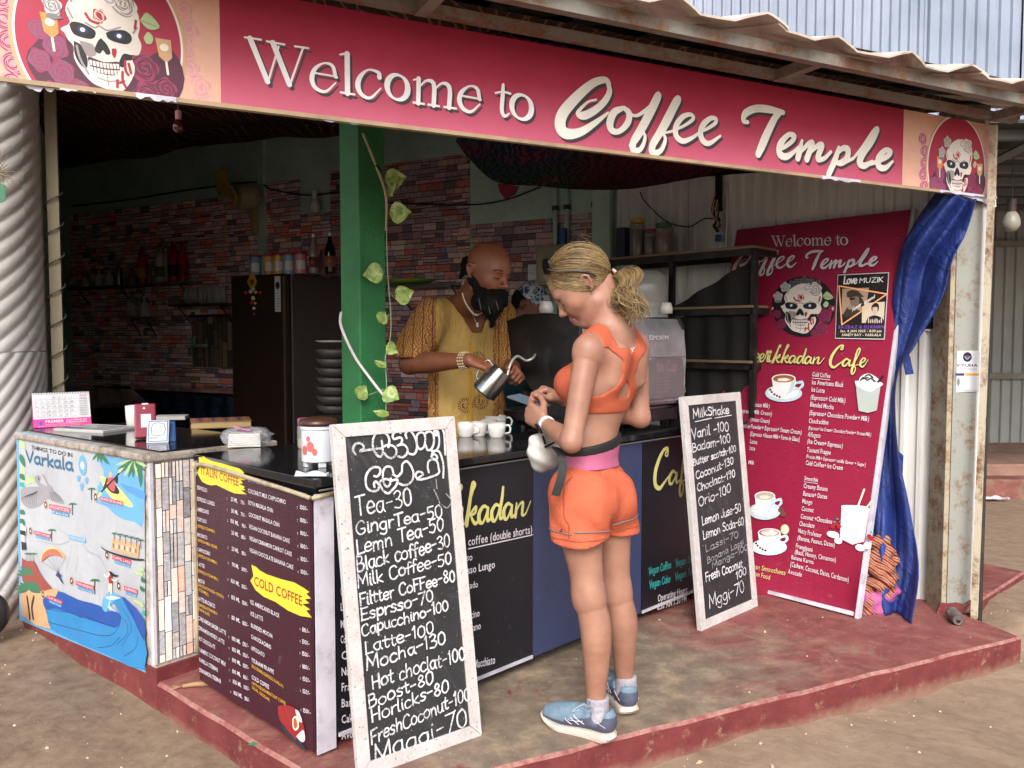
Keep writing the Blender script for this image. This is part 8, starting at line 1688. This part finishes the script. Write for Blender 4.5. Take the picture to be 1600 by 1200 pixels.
def shpost(D, G):
    z = G[..., 2]; x = (G-P0) @ wr; y = (G-P0) @ wf; th = np.arctan2(y, x+.0); low = np.clip((1.0-z)/.2, 0, 1)
    D = D+.0045*np.sin(th*9+z*14+1.5*np.sin(z*30))*low+.003*np.sin(z*75+th*5)*np.clip((z-.93)/.06, 0, 1)
    hem = (zh+.012*np.sin(th*3+.6))-z; inner = np.maximum(D+.006, (zh-.1)-z)
    return np.maximum(np.maximum(D, hem), z-(zw0+.002))
sh.post = shpost; skin_mesh('shorts', sh.mesh(.0045, lo=V(-9, -9, zh-.03), hi=V(9, 9, zw0+.03)), M_shorts, woman, relax=1)
shv = np.concatenate([np.array([tuple(v.co) for v in o.data.vertices])+wl(woman) for o in woman.children if o.name.startswith('shorts')]); sha = np.degrees(np.arctan2((shv-P0) @ wf, (shv-P0) @ wr)); shr = np.hypot((shv-P0) @ wf, (shv-P0) @ wr)
def onshorts(deg, z): m = (np.abs((sha-deg+180) % 360-180) < 4) & (np.abs(shv[:, 2]-z) < .012); k = np.where(m)[0]; p = shv[k[np.argmax(shr[k])]]; return V(p[0], p[1], z)+nrm((p-P0)*V(1, 1, 0))*.0012
def refl(pts, r=.0022): m_ = MB(); m_.tube(cr(pts, 5), r, 4); m_.build('reflective_trim', ink('trim_grey', '#6f6c70'), woman)
M_seam = pm('orange_seam', H('#8f4630'), .7)
for a0, a1, z0, z1, m_k, r_ in ((-155, -110, zh+.045, zh+.038, 0, .0022), (-95, -20, zh+.045, zh+.060, 0, .0022), (150, 195, zh+.038, zh+.036, 0, .0022), (100, 260, zh+.016, zh+.016, 1, .0012), (-100, 0, zh+.018, zh+.018, 1, .0012)):
    try: P_ = [onshorts(a0+(a1-a0)*i/9, z0+(z1-z0)*i/9) for i in range(10)]
    except ValueError: continue
    m_ = MB(); m_.tube(cr(P_, 3), r_, 4); m_.build('hem_seam' if m_k else 'reflective_trim', M_seam if m_k else ink('trim_grey', '#6f6c70'), woman)
try:
    P_ = [onshorts(-168, zh+.02+i*.022) for i in range(10)]; m_ = MB(); m_.tube(cr(P_, 3), .0014, 4); m_.build('side_seam', M_seam, woman)
    q = onshorts(-178, zh+.045); m_ = MB(); m_.tube([q+V(-.005, 0, -.006), q+V(.004, -.001, .008), q+V(.010, 0, 0), q+V(.0, -.001, -.004)], .0014, 4); m_.build('logo_mark', BLACK, woman)
except ValueError: pass
# pouch, strap
q = aty(853, 703, 2.93); pouch = thing('waist_pouch', 'small white zipped pouch worn at the front of her waist with a dangling black strap', 'pouch', q)
sp_ = SDF(); sp_.el(q, (.085, .045, .055), np.stack([wr, wf, UP], 1), k=.02); sp_.el(q-UP*.03+wf*.01, (.06, .04, .05), np.stack([wr, wf, UP], 1), k=.03); sp_.el(q-wr*.03+UP*.03, (.05, .036, .036), RB, k=.02); sp_.post = lambda D, G: D+.003*np.sin(G[..., 2]*110+G[..., 0]*60)
skin_mesh('bag', sp_.mesh(.005), pm('white_nylon', H('#c9cac6'), .55, bump=.5, bscale=25), pouch)
for a, b in (((848, 681), (852, 694)), ((851, 699), (868, 690))): m_ = MB(); m_.tube([aty(a[0], a[1], 2.855), aty(b[0], b[1], 2.855)], .004, 4); m_.build('zip', M_belt, pouch)
st = cr([aty(868, 700, 2.70), aty(877, 712, 2.62), aty(880, 730, 2.60), aty(876, 752, 2.59), aty(868, 776, 2.59)], 6); m_ = MB(); n_ = len(st); m_.add(np.concatenate([st+V(.013, .0, 0), st+V(-.014, .006, .004)]), [(i, i+1, n_+i+1, n_+i) for i in range(n_-1)]); m_.build('strap', M_belt, pouch, solid=.0025)
# watch
ax_ = nrm(WLh-EL); wc_ = WLh-ax_*.018; m_ = MB(); Rw_ = axisR(ax_); m_.lathe([(.0262, -.010), (.0285, -.009), (.0285, .009), (.0262, .010)], wc_, 24, Rw_, sx=1.05); m_.build('watch_strap', M_whitep, woman, smooth=True)
wd_ = nrm(V(-.75, -.4, -.45)-ax_*np.dot(V(-.75, -.4, -.45), ax_)); m_ = MB(); m_.box(wc_+wd_*.031, (.036, .032, .009), basis(ax_, np.cross(wd_, ax_), wd_)); m_.build('watch_face', M_blackp, woman, bevel=.003)
# phone
pc_ = aty(826, 627, 2.945); pn2 = nrm(V(.12, -.2, .97)); pu = nrm(wf-pn2*np.dot(wf, pn2)); pv = np.cross(pn2, pu); ph_ = thing('mobile_phone', 'slim grey phone held flat in both hands by the woman', 'phone', pc_)
m_ = MB(); m_.box(pc_, (.15, .072, .008), basis(pu, pv, pn2)); m_.build('case', pm('phone_grey', H('#4a525c'), .4), ph_, bevel=.003); m_ = MB(); m_.box(pc_+pn2*.0046, (.143, .066, .001), basis(pu, pv, pn2)); m_.build('screen', pm('phone_screen', H('#5d6a78'), .15, spec=.7), ph_)
# hair
M_h1 = pm('blonde_hair', H('#6c5538'), .5, var=.3, scale=30, spec=.5); M_h2 = pm('light_blonde_hair', H('#947c52'), .45, var=.25, scale=30, spec=.5); M_h3 = pm('dark_blonde_hair', H('#55432d'), .55, var=.3, scale=30)
hc = SDF(); C0 = V(0, -.004, .048); rad = V(.081, .103, .095); hc.el(Lh(*C0), rad*1.05, Rh); hc.el(Lh(0, -.040, -.002), (.057, .040, .050), Rh, k=.015)
def hpost(D, G):
    q = (G-HO) @ Rh/1.05; y, z, x = q[..., 1], q[..., 2], np.abs(q[..., 0]); line = np.interp(y, [-.12, -.035, -.004, .095], [-.062, -.046, .014, .090]); m = line-z
    ear = .034-np.sqrt((y+.006)**2+(z-.008)**2); ear = np.where(x > .05, ear, -1)
    return np.maximum(np.maximum(D, m*.8), ear)+.0006*np.sin(G[..., 2]*400)
hc.post = hpost; skin_mesh('hair', hc.mesh(.0042), M_h1, woman, relax=1)
tie = V(0, -.092, -.036)
def st_(rg):
    while True:
        y = rg.uniform(-.088, .096); line = float(np.interp(y, [-.12, -.035, -.004, .095], [-.062, -.046, .014, .090]))
        if rg.random() < .6: z = line+.004; x = math.sqrt(max(0, 1-((y-C0[1])/rad[1])**2-((z-C0[2])/rad[2])**2))*rad[0]*rg.choice([-1, 1])
        else: z = rg.uniform(max(line, .06), .14); v_ = 1-((y-C0[1])/rad[1])**2-((z-C0[2])/rad[2])**2; x = rg.choice([-1, 1])*math.sqrt(max(0, v_))*rad[0]
        return (x, y, z)
hair_strands('hair_strand', [M_h1, M_h2, M_h3, M_h2], woman, Lh, C0, rad*1.0, tie, st_, 1700, .00095, 5, 1.05, .03)
TB = Lh(*tie); m_ = MB(); m_.tube([TB+Rh[:, 1]*-.006+V(math.cos(a)*.0, 0, 0)+Rh[:, 0]*.017*math.cos(a)+Rh[:, 2]*.017*math.sin(a) for a in np.linspace(0, 6.283, 17)[:-1]], .006, 6, close=True); m_.build('hair_tie', pm('tie_pink', H('#b39492'), .7, var=.4, scale=150), woman, smooth=True)
rg = np.random.default_rng(12); base = cr([TB, TB+V(.020, -.01, .003), TB+V(.040, -.03, -.022), aty(973, 462, 2.72), aty(990, 482, 2.70), aty(1001, 503, 2.69)], 8); mbs = [MB(), MB(), MB()]
N_b = len(base)
for i in range(620):
    o1, o2 = np.clip(rg.normal(0, .8, 2), -1.6, 1.6); L_ = int(N_b*rg.uniform(.5, 1.0)); tw = rg.uniform(0, 1.6)+(i % 4)*1.57; am = rg.uniform(.004, .011); fr = rg.uniform(.28, .5); P_ = []
    for j in range(L_):
        q = j/(N_b-1); sp2 = .012+.020*math.sin(min(1, q*1.3)*math.pi*.75); P_.append(base[j]+V(o1*sp2*.8+am*q*2*math.sin(j*fr+tw), o2*sp2*.9, (o1*.4-o2*.3)*sp2+am*q*2*math.cos(j*fr+tw)))
    mbs[i % 3].tube(P_, [.0010]*(L_-1)+[.0005], 3, cap=False)
for m_, mt in zip(mbs, (M_h2, M_h1, M_h2)): tag(m_.build('ponytail', mt, woman, smooth=True), kind='stuff')
m_ = MB()
for i in range(60):
    a = st_(rg); p_ = Lh(*(C0+(np.array(a)-C0)*1.08)); d_ = rg.normal(0, .012, 3)+(TB-p_)*rg.uniform(.1, .3); m_.tube([p_, p_+d_*.5+nrm(p_-HO)*.004, p_+d_+nrm(p_-HO)*.002], [.0005, .0006, .0003], 3, cap=False)
tag(m_.build('flyaway_hair', M_h2, woman), kind='stuff')
# sunglasses
sg = thing('sunglasses', 'black sunglasses pushed up on top of her head', 'sunglasses', Lh(0, .07, .125))
for x in (-1, 1):
    c = Lh(x*.042, .058, .134); m_ = MB(); nn_ = nrm(Rh @ V(x*.35, .75, .5)); uu = nrm(np.cross(nn_, Rh @ V(0, -.66, .75))); vv = np.cross(nn_, uu); tt = np.linspace(0, 2*math.pi, 18)[:-1]; m_.prism([c+uu*.036*math.copysign(abs(math.cos(a))**.7, math.cos(a))+vv*.027*math.copysign(abs(math.sin(a))**.7, math.sin(a)) for a in tt], nn_*.003); m_.build('lens', pm('dark_lens', H('#0a0a0c'), .25, spec=.5), sg, bevel=.001)
    m_ = MB(); m_.tube(cr([Lh(x*.072, .062, .125), Lh(x*.082, .045, .098), Lh(x*.090, .0, .06), Lh(x*.090, -.03, .028), Lh(x*.084, -.04, .002)], 5), .003, 5); m_.build('arm', M_blackp, sg, smooth=True)
m_ = MB(); m_.tube([Lh(-.008, .085, .12), Lh(.008, .085, .12)], .003, 5); m_.build('bridge', M_blackp, sg)
m_ = MB(); m_.lathe([(.0005, -.003), (.003, 0), (.0005, .003)], Lh(-.083, -.004, -.022), 8); m_.build('earring', M_chrome, woman)
# socks and shoes
def shoe(heel, d, A_, name_lbl):
    d = nrm(V(d[0], d[1], 0)); s_ = V(-d[1], d[0], 0); t = woman
    def S(x, y, z): return heel+d*x+s_*y+UP*z
    sk = SDF(); sk.chain([A_+UP*.055, A_, S(.06, 0, .06)], [.037, .038, .034], k=.02); sk.post = lambda D, G: np.maximum(D, G[..., 2]-(A_[2]+.052)); skin_mesh('sock', sk.mesh(.004), pm('grey_sock', H('#9b97a0'), .85, bump=.5, bscale=160), t)
    out = [(0, 0), (.004, .030), (.03, .040), (.09, .038), (.15, .044), (.20, .050), (.245, .040), (.272, .018), (.278, -.004), (.268, -.026), (.235, -.040), (.18, -.042), (.12, -.034), (.06, -.036), (.02, -.034)]; o_ = cr(out+[out[0]], 4)[:-1]; n_ = len(o_)
    zb = lambda x: .002+.022*max(0, (x-.19)/.09)**2+.008*max(0, (.03-x)/.03); zt = lambda x: .034-.010*min(1, x/.2)+.020*max(0, (x-.19)/.09)**2
    m_ = MB(); rings = [[S(.139+(x-.139)*k, y*k, zb(x) if q == 0 else (zb(x)*.5+zt(x)*.5 if q == 1 else zt(x))) for x, y in o_] for q, k in ((0, .95), (1, 1.03), (2, .97))]
    m_.add(np.concatenate([np.array(r_) for r_ in rings]), [(j, (j+1) % n_, n_+(j+1) % n_, n_+j) for j in range(n_)]+[(n_+j, n_+(j+1) % n_, 2*n_+(j+1) % n_, 2*n_+j) for j in range(n_)]+[tuple(range(n_))[::-1], tuple(range(2*n_, 3*n_))]); m_.build('sole', pm('shoe_sole', H('#c4b8ae'), .6, bump=.3, bscale=60, dirt=H('#8b7868'), dirtamt=.5, dscale=20), t, smooth='auto')
    up_ = SDF(); up_.chain([S(.038, 0, .058), S(.09, 0, .062), S(.15, .002, .056), S(.20, .003, .046), S(.238, .004, .040)], [.0375, .039, .041, .041, .034], k=.03); up_.rc(S(.04, 0, .085), S(.085, 0, .09), .034, .033, k=.02); up_.rc(A_+UP*.04, S(.055, 0, .08), .036, .034, k=.02, op=-1)
    def upp(D, G):
        q = G-heel; x = q @ d; y = q @ s_; z = q[..., 2]; top = .098+.012*np.clip((.03-x)/.03, 0, 1)+np.where(x > .12, .05, 0); return np.maximum(np.maximum(D, z-top-.0), .026-z)
    up_.post = upp; v_, f_ = up_.mesh(.004); c_ = v_[f_].mean(1)-heel; x_ = c_ @ d; z_ = c_[:, 2]; y_ = c_ @ s_
    dark = (z_ < .085-.28*np.clip(x_-.045, 0, 1)) & (x_ < .17) | (z_ < .040); 
    o = skin_mesh('upper', (v_, f_), fabm('shoe_pale_blue', H('#5f7486'), H('#728899'), .75, 40, .4), t, relax=1); o.data.materials.append(fabm('shoe_slate', H('#44485a'), H('#565b6e'), .65, 30, .4)); o.data.polygons.foreach_set('material_index', dark.astype(np.int32)); o.data.update()
    for k_ in (-1, 1):
        for P_ in ([(.095, .041, .050), (.12, .043, .062), (.135, .041, .072)], [(.115, .042, .045), (.14, .044, .058), (.155, .040, .066)], [(.10, .0425, .060), (.125, .045, .055), (.155, .045, .052)], [(.02, .036, .055), (.045, .040, .066), (.06, .041, .074)], [(.14, .045, .040), (.16, .046, .050), (.17, .042, .060)]): m_ = MB(); m_.tube(cr([S(x, y*k_*.97, z) for x, y, z in P_], 4), .0012, 4); m_.build('shoe_stripe', M_strip, t)
    for i in range(5): x = .115+i*.016; z = .092-.0078*i*1.35; m_ = MB(); m_.tube(cr([S(x, -.024, z-.006), S(x+.004, 0, z+.007), S(x, .024, z-.006)], 4), .0024, 5); m_.build('lace', ink('lace_grey', '#8d98a0'), t)
    for q in ([(.105, 0, .098), (.09, .012, .118), (.075, .025, .112), (.10, .02, .10)], [(.105, 0, .098), (.12, .02, .10), (.14, .04, .082), (.12, .03, .09)], [(.105, 0, .098), (.115, -.02, .10), (.13, -.035, .09)]): m_ = MB(); m_.tube(cr([S(*p_) for p_ in q], 4), .0022, 5); m_.build('lace', ink('lace_grey', '#8d98a0'), t)
fl = atz(962, 1160, ZP); shoe(V(fl[0], fl[1]-.0, ZP)+V(-.0, .0, 0), atz(849, 1126, ZP)-fl, AL, '')
fr_ = atz(985, 1118, ZP); shoe(V(fr_[0], fr_[1]-.015, ZP), V(-.22, 1, 0), AR, '')
m_ = MB(); q = aty(868, 832, 2.60)
lg = thing if False else None
# ------------------------------------------------------------------ the barista
bf = nrm((.42, -.9, 0)); br = nrm((-.9, -.42, 0)); RBb = np.stack([br, bf, UP], 1)           # faces us, turned to our right; his right is our left
bman = thing('person', 'bald bearded barista in a yellow printed kaftan steaming milk behind the counter', 'person', aty(722, 600, 4.0)*V(1, 1, 0)+UP*ZP)
Tc = aty(722, 560, 3.98); Sc = aty(722, 492, 3.95); SRb, SLb = aty(672, 497, 3.80), aty(781, 497, 4.05)
bb_ = SDF(); bb_.el(Tc, (.17, .12, .24), RBb, k=.05); bb_.el(Sc-UP*.04, (.19, .11, .12), RBb, k=.05)
Hb = aty(757, 428, 3.66); bhf = nrm((.74, -.62, -.30)); bhu = nrm((.24, -.18, .95)); bb_.rc(Sc+UP*.02, Hb-UP*.06-bhf*.02, .075, .068, k=.04); bb_.rc(Sc+UP*.0, SRb, .06, .06, k=.05); bb_.rc(Sc, SLb, .06, .06, k=.05)
Lb, Rb_ = head(bb_, Hb, bhf, bhu, 1.10)
ERb, WRb = aty(640, 568, 3.72), aty(733, 563, 3.52); ELb, WLb = aty(800, 572, 4.0), aty(802, 580, 3.74)
bb_.chain([SRb, SRb+(ERb-SRb)*.5, ERb], [.062, .054, .046], k=.02); bb_.chain([ERb, ERb+(WRb-ERb)*.35, ERb+(WRb-ERb)*.8, WRb], [.047, .048, .034, .030], k=.02)
bb_.chain([SLb, ELb], [.058, .045], k=.02); bb_.chain([ELb, WLb], [.046, .032], k=.02)
hand(bb_, WRb, aty(765, 572, 3.50)-WRb, V(-.1, .35, -.85), V(.2, .8, .5), curls=[(40, 60, 40), (50, 65, 40), (55, 65, 40), (60, 65, 40)], sc=1.08)
hand(bb_, WLb, V(.25, -.8, -.05), V(-.6, -.2, -.5), V(-.4, .0, .9), curls=[(45, 70, 40), (55, 75, 40), (60, 75, 40), (60, 75, 40)], sc=1.05)
skin_mesh('body', bb_.mesh(.0052), M_dark, bman); face_bits(bman, Lb, ink('lips_brown', '#4a2a26'), pm('black_hair', H('#0c0a0a'), .85, spec=.15), 1.10, hw=.5, lid=M_dark)
M_bh = pm('black_hair', H('#0c0a0a'), .85, spec=.15)
bd2 = SDF(); 
for a, b, r1, r2 in (((-.062, .0, -.03), (-.04, .07, -.085), .018, .026), ((.062, .0, -.03), (.04, .07, -.085), .018, .026), ((-.03, .085, -.085), (.03, .085, -.085), .030, .030), ((-.02, .106, -.046), (.02, .106, -.046), .0075, .0075), ((-.02, .106, -.046), (-.034, .095, -.075), .008, .014), ((.02, .106, -.046), (.034, .095, -.075), .008, .014)): bd2.rc(Lb(*a), Lb(*b), r1*1.1, r2*1.1, k=.02)
bt = Lb(0, .085, -.09); bend = aty(768, 508, 3.52); bd2.rc(Lb(-.03, .05, -.08), aty(752, 470, 3.56), .045, .045, k=.03); bd2.rc(bt, aty(768, 478, 3.50), .05, .048, k=.03); bd2.rc(aty(768, 478, 3.50), aty(770, 492, 3.50), .045, .018, k=.02); bd2.rc(aty(770, 492, 3.50), bend, .018, .012, k=.01)
bd2.rc(Lb(-.014, .112, -.060), Lb(.014, .112, -.060), .007, op=-1, k=.004)
bd2.post = lambda D, G: D+.003*np.sin(G[..., 0]*160+3*np.sin(G[..., 2]*40)); skin_mesh('beard', bd2.mesh(.005), M_bh, bman)
rg = np.random.default_rng(8); m_ = MB()
for i in range(260):
    a = Lb(rg.uniform(-.05, .05), rg.uniform(.04, .11), rg.uniform(-.12, -.07)); e = aty(768+rg.normal(0, 9), 488+rg.uniform(-12, 14), 3.50+rg.normal(0, .03)); m_.tube([a, (a+e)/2+rg.normal(0, .008, 3), e], [.0014, .0014, .0006], 3, cap=False)
for i in range(30): a = aty(770, 490, 3.5); m_.tube([a, a+V(rg.normal(0, .014), rg.normal(0, .01), -rg.uniform(.04, .075))], [.0014, .0006], 3, cap=False)
tag(m_.build('beard_strands', M_bh, bman), kind='stuff'); 
for px, py0, py1 in ((748, 466, 486), (762, 472, 490), (775, 470, 484)): m_ = MB(); m_.tube(cr([aty(px, py0, 3.455), aty(px+2, (py0+py1)/2, 3.45), aty(px+4, py1, 3.455)], 4), .0018, 4); m_.build('beard_chain', M_chrome, bman)
m_ = MB(); m_.lathe([(.0005, -.045), (.02, -.03), (.03, 0), (.02, .03), (.0005, .04)], Lb(.0, -.105, .012), 14); m_.build('hair_bun', M_bh, bman, smooth=True); m_ = MB(); m_.tube([Lb(0, -.11, 0), Lb(.0, -.125, -.05)], [.016, .008], 8); m_.build('hair_bun', M_bh, bman, smooth=True)
# necklace
nk = cr([aty(724, 440, 3.86), aty(722, 452, 3.74), aty(726, 470, 3.66), aty(736, 486, 3.62), aty(746, 492, 3.61), aty(756, 484, 3.64), aty(764, 470, 3.72)], 9)
for i in range(0, len(nk)-1, 1): m_ = MB(); m_.lathe([(.0004, -.0055), (.0045, 0), (.0004, .0055)], nk[i], 6); m_.build('necklace_bead', M_china, bman)
ks_ = [atz] and cr([aty(736, 486, 3.70), aty(742, 500, 3.74), aty(746, 508, 3.755)], 3); m_ = MB(); m_.tube(ks_, .0015, 4); m_.tube([aty(746, 504, 3.75), aty(746, 511, 3.75)], .006, 6); m_.build('pendant', M_china, bman)
axw = nrm(WRb-ERb)
for rr_, off in ((.0335, -.012), (.0345, -.024), (.0355, -.036)):
    for i in range(16): a = i*math.pi/8; RR = axisR(axw); p_ = WRb+axw*off+RR[:, 0]*rr_*math.cos(a)+RR[:, 1]*rr_*math.sin(a); m_ = MB(); m_.lathe([(.0004, -.006), (.0055, 0), (.0004, .006)], p_, 6); m_.build('bracelet_bead', pm('ivory_bead', H('#b8aa8a'), .4), bman)
m_ = MB(); m_.lathe([(.0005, -.004), (.004, 0), (.0005, .004)], Lb(-.084, -.002, -.03), 8); m_.build('earring', M_china, bman)
# kaftan
def kaftanm():
    s = NT('yellow_block_print'); P_ = s.n('ShaderNodeVectorMath', operation='SUBTRACT'); s.l(s.pos, P_.inputs[0]); P_.inputs[1].default_value = tuple(Tc)
    def dot(v): x = s.n('ShaderNodeVectorMath', operation='DOT_PRODUCT'); s.l(P_.outputs[0], x.inputs[0]); x.inputs[1].default_value = tuple(v); return x.outputs['Value']
    X = dot(V(1, 0, 0)); Z = dot(V(0, 0, 1)); base = s.ramp(s.noise(5, 5, .6), [(.3, H('#a3864a')), (.7, H('#bf9f60'))]); orange = H('#ad783c'); red = H('#6d3a2a')
    cen = s.m('SUBTRACT', X, s.m('ADD', .035, s.m('MULTIPLY', Z, -.0))); pat = s.m('GREATER_THAN', s.m('ABSOLUTE', s.m('ADD', cen, .01)), .125)
    w1 = s.wave(26, 14, detail=3, vec=s.scl((1, 1, 1.6))); w2 = s.m('SINE', s.m('MULTIPLY', X, 150)); sq = s.ramp(w1, [(.42, 0.), (.52, 1.)]); stripe = s.m('GREATER_THAN', w2, .93)
    f = s.m('MULTIPLY', pat, s.m('MAXIMUM', s.m('MULTIPLY', sq, .8), stripe)); col_ = s.mix(s.m('MULTIPLY', pat, .55), base, orange); col_ = s.mix(f, col_, red)
    for cx_, cz_ in ((.10, .0), (.045, -.215), (.115, -.20), (.055+.1, .215)):
        dx, dz = s.m('SUBTRACT', X, cx_-.02), s.m('SUBTRACT', Z, cz_); r = s.m('SQRT', s.m('ADD', s.m('MULTIPLY', dx, dx), s.m('MULTIPLY', dz, dz))); an = s.m('ARCTAN2', dz, dx); ray_ = s.m('MULTIPLY', s.m('GREATER_THAN', s.m('SINE', s.m('MULTIPLY', an, 18)), .1), s.m('MULTIPLY', s.m('GREATER_THAN', r, .022), s.m('LESS_THAN', r, .036))); disc = s.m('MULTIPLY', s.m('LESS_THAN', r, .018), s.m('GREATER_THAN', s.noise(120, 2), .5)); col_ = s.mix(s.m('MAXIMUM', ray_, disc), col_, red)
    pl_ = s.m('LESS_THAN', s.m('ABSOLUTE', s.m('ADD', cen, -.012)), .008); col_ = s.mix(s.m('MULTIPLY', pl_, s.m('LESS_THAN', Z, .08)), col_, H('#b8862f'))
    s.bump(s.m('ADD', s.noise(6, 4, .6, vec=s.scl((2.2, 1, .7)), dist=.6), s.m('MULTIPLY', s.noise(300, 2), .08)), .8, .04); return s.fin(col_, .85, spec=.2)
M_kaf = kaftanm()
kf = SDF(); kf.el(Tc+UP*.01, (.205, .145, .27), RBb, k=.05); kf.el(Tc-UP*.28, (.225, .16, .30), RBb, k=.06); kf.el(Sc-UP*.04, (.205, .125, .13), RBb, k=.05)
kf.rc(Sc+UP*.01, SRb, .075, .082, k=.05); kf.rc(Sc+UP*.01, SLb, .075, .08, k=.05); kf.chain([SRb, SRb+(ERb-SRb)*.9+V(-.0, 0, .02)], [.082, .088], k=.03); kf.chain([SLb, SLb+(ELb-SLb)*.8], [.088, .092], k=.03)
nv = aty(744, 520, 3.8)
def kpost(D, G):
    D = D+.005*np.sin((G[..., 0]*38+G[..., 2]*9+2*np.sin(G[..., 2]*11)))+.003*np.sin(G[..., 2]*33+G[..., 0]*15)
    c_ = np.linalg.norm(G-(Sc+UP*.07+bf*.06)*1., axis=-1); cut = .098-c_
    x = (G-nv)[..., 0]; z = (G-nv)[..., 2]; y = (G-Sc) @ bf; vcut = np.maximum(np.abs(x+.0+.10*np.clip(z, 0, 1))-(.02+.48*z), -z); vcut = np.where((y > .02) & (z < .2), -vcut*.8, -1)
    slv = np.where((G @ V(1, 0, 0) < SRb[0]-.02), (ERb[2]+.028)-G[..., 2], -1); slv2 = np.where((G @ V(1, 0, 0) > SLb[0]+.05), (ELb[2]+.035)-G[..., 2], -1)
    return np.maximum(np.maximum(np.maximum(D, cut), vcut), np.maximum(np.maximum(slv, slv2), .85-G[..., 2]))
kf.post = kpost; skin_mesh('kaftan', kf.mesh(.006), M_kaf, bman, relax=2)
# pitcher
pa, pb_ = aty(754, 615, 3.49), aty(784, 580, 3.49); axp = nrm(pb_-pa); pt = thing('milk_pitcher', 'tilted stainless steel milk pitcher held by the barista under the steam wand', 'pitcher', pa); Rp_ = axisR(axp); hp = np.linalg.norm(pb_-pa)*1.02
m_ = MB(); m_.lathe([(.001, 0), (.049, 0), (.055, .006), (.056, hp*.35), (.052, hp*.7), (.046, hp), (.044, hp), (.05, hp*.7), (.052, .02), (.001, .012)], pa, 36, Rp_); m_.build('body', pm('pitcher_steel', H('#9a9a9c'), .22, .95, .1, 8, .05), pt, smooth='auto')
dn = nrm(V(.75, -.1, -.62)-axp*np.dot(V(.75, -.1, -.62), axp)); sdn = np.cross(axp, dn); m_ = MB(); tp2 = pa+axp*hp; m_.add([tp2+dn*.036+sdn*.017, tp2+dn*.068+axp*.006, tp2+dn*.036-sdn*.017, tp2+dn*.040-axp*.035], [(0, 1, 3), (1, 2, 3)]); m_.build('spout', pm('pitcher_steel', H('#9a9a9c'), .22, .95, .1, 8, .05), pt, solid=.0015)
m_ = MB(); m_.tube(cr([tp2-dn*.04-axp*.01, tp2-dn*.075-axp*.005, tp2-dn*.080-axp*.04, tp2-dn*.07-axp*.085, tp2-dn*.045-axp*.10], 5), .004, 8); m_.build('handle', pm('pitcher_steel', H('#9a9a9c'), .22, .95, .1, 8, .05), pt, smooth=True)
# ------------------------------------------------------------------ the helper behind
hm = thing('person', 'helper in a dark teal shirt and patterned cap bending down behind the espresso machine', 'person', aty(805, 560, 4.75)*V(1, 1, 0)+UP*ZP)
h3 = SDF(); H3 = aty(824, 482, 4.62); n3 = aty(797, 525, 4.75); f3 = nrm((.72, -.35, -.6)); u3 = nrm((.6, -.1, .78)); L3, R3 = head(h3, H3, f3, u3, 1.02); h3.rc(n3, H3-u3*.04, .058, .055, k=.03); h3.el(n3-UP*.25, (.17, .13, .26), k=.05)
sh3 = n3+V(.09, -.10, -.10); el3 = sh3+V(.03, -.05, -.26); h3.chain([sh3, el3, el3+V(.14, -.12, .04)], [.055, .042, .028], k=.02); hand(h3, el3+V(.14, -.12, .04), V(.8, -.5, -.1), V(0, 0, -1), V(0, -1, 0), curls=[(30, 40, 20)]*4)
for x in (-1, 1): h3.rc(V(n3[0]+x*.09, n3[1]+.02, .85), V(n3[0]+x*.1, n3[1], .20), .085, .045, k=.03)
skin_mesh('body', h3.mesh(.0065), M_dark2, hm)
s3 = SDF(); s3.el(n3-UP*.25, (.19, .15, .27), k=.05); s3.rc(n3-UP*.05, sh3, .08, .075, k=.04); s3.rc(n3-UP*.05, n3+V(-.12, .05, -.1), .08, .075, k=.04); s3.rc(sh3, sh3+(el3-sh3)*.6, .075, .07, k=.03); s3.el(n3-UP*.55, (.18, .14, .22), k=.05); skin_mesh('shirt', s3.mesh(.008), fabm('teal_shirt', H('#23454a'), H('#2e555a'), .85, b=.5), hm)
c3 = SDF(); c3.el(L3(0, -.005, .055), (.086, .108, .088), R3)
c3.post = lambda D, G: np.maximum(D, .045-((G-H3) @ R3)[..., 2]+.2*((G-H3) @ R3)[..., 1]*-1*0); 
def capm():
    s = NT('patterned_cap'); c = s.ramp(s.vor(26, feat='DISTANCE_TO_EDGE'), [(.02, H('#98a0a6')), (.10, H('#1d2b48'))]); c = s.mix(s.ramp(s.noise(14), [(.5, 0.), (.56, .8)]), c, H('#a9aeb2')); return s.fin(c, .8)
skin_mesh('cap', c3.mesh(.006), capm(), hm); hh = SDF(); hh.el(L3(0, -.035, .025), (.083, .082, .08), R3); hh.post = lambda D, G: D+.003*np.sin(G[..., 0]*130)*np.sin(G[..., 2]*120); skin_mesh('hair', hh.mesh(.006), M_bh, hm)
for o in list(bpy.data.objects):
    if o.type == 'MESH' and o.get('kind') is None and o.parent is not None and o.name.split('.')[0] in ('lettering', 'print', 'emblem'): o['kind'] = 'stuff'
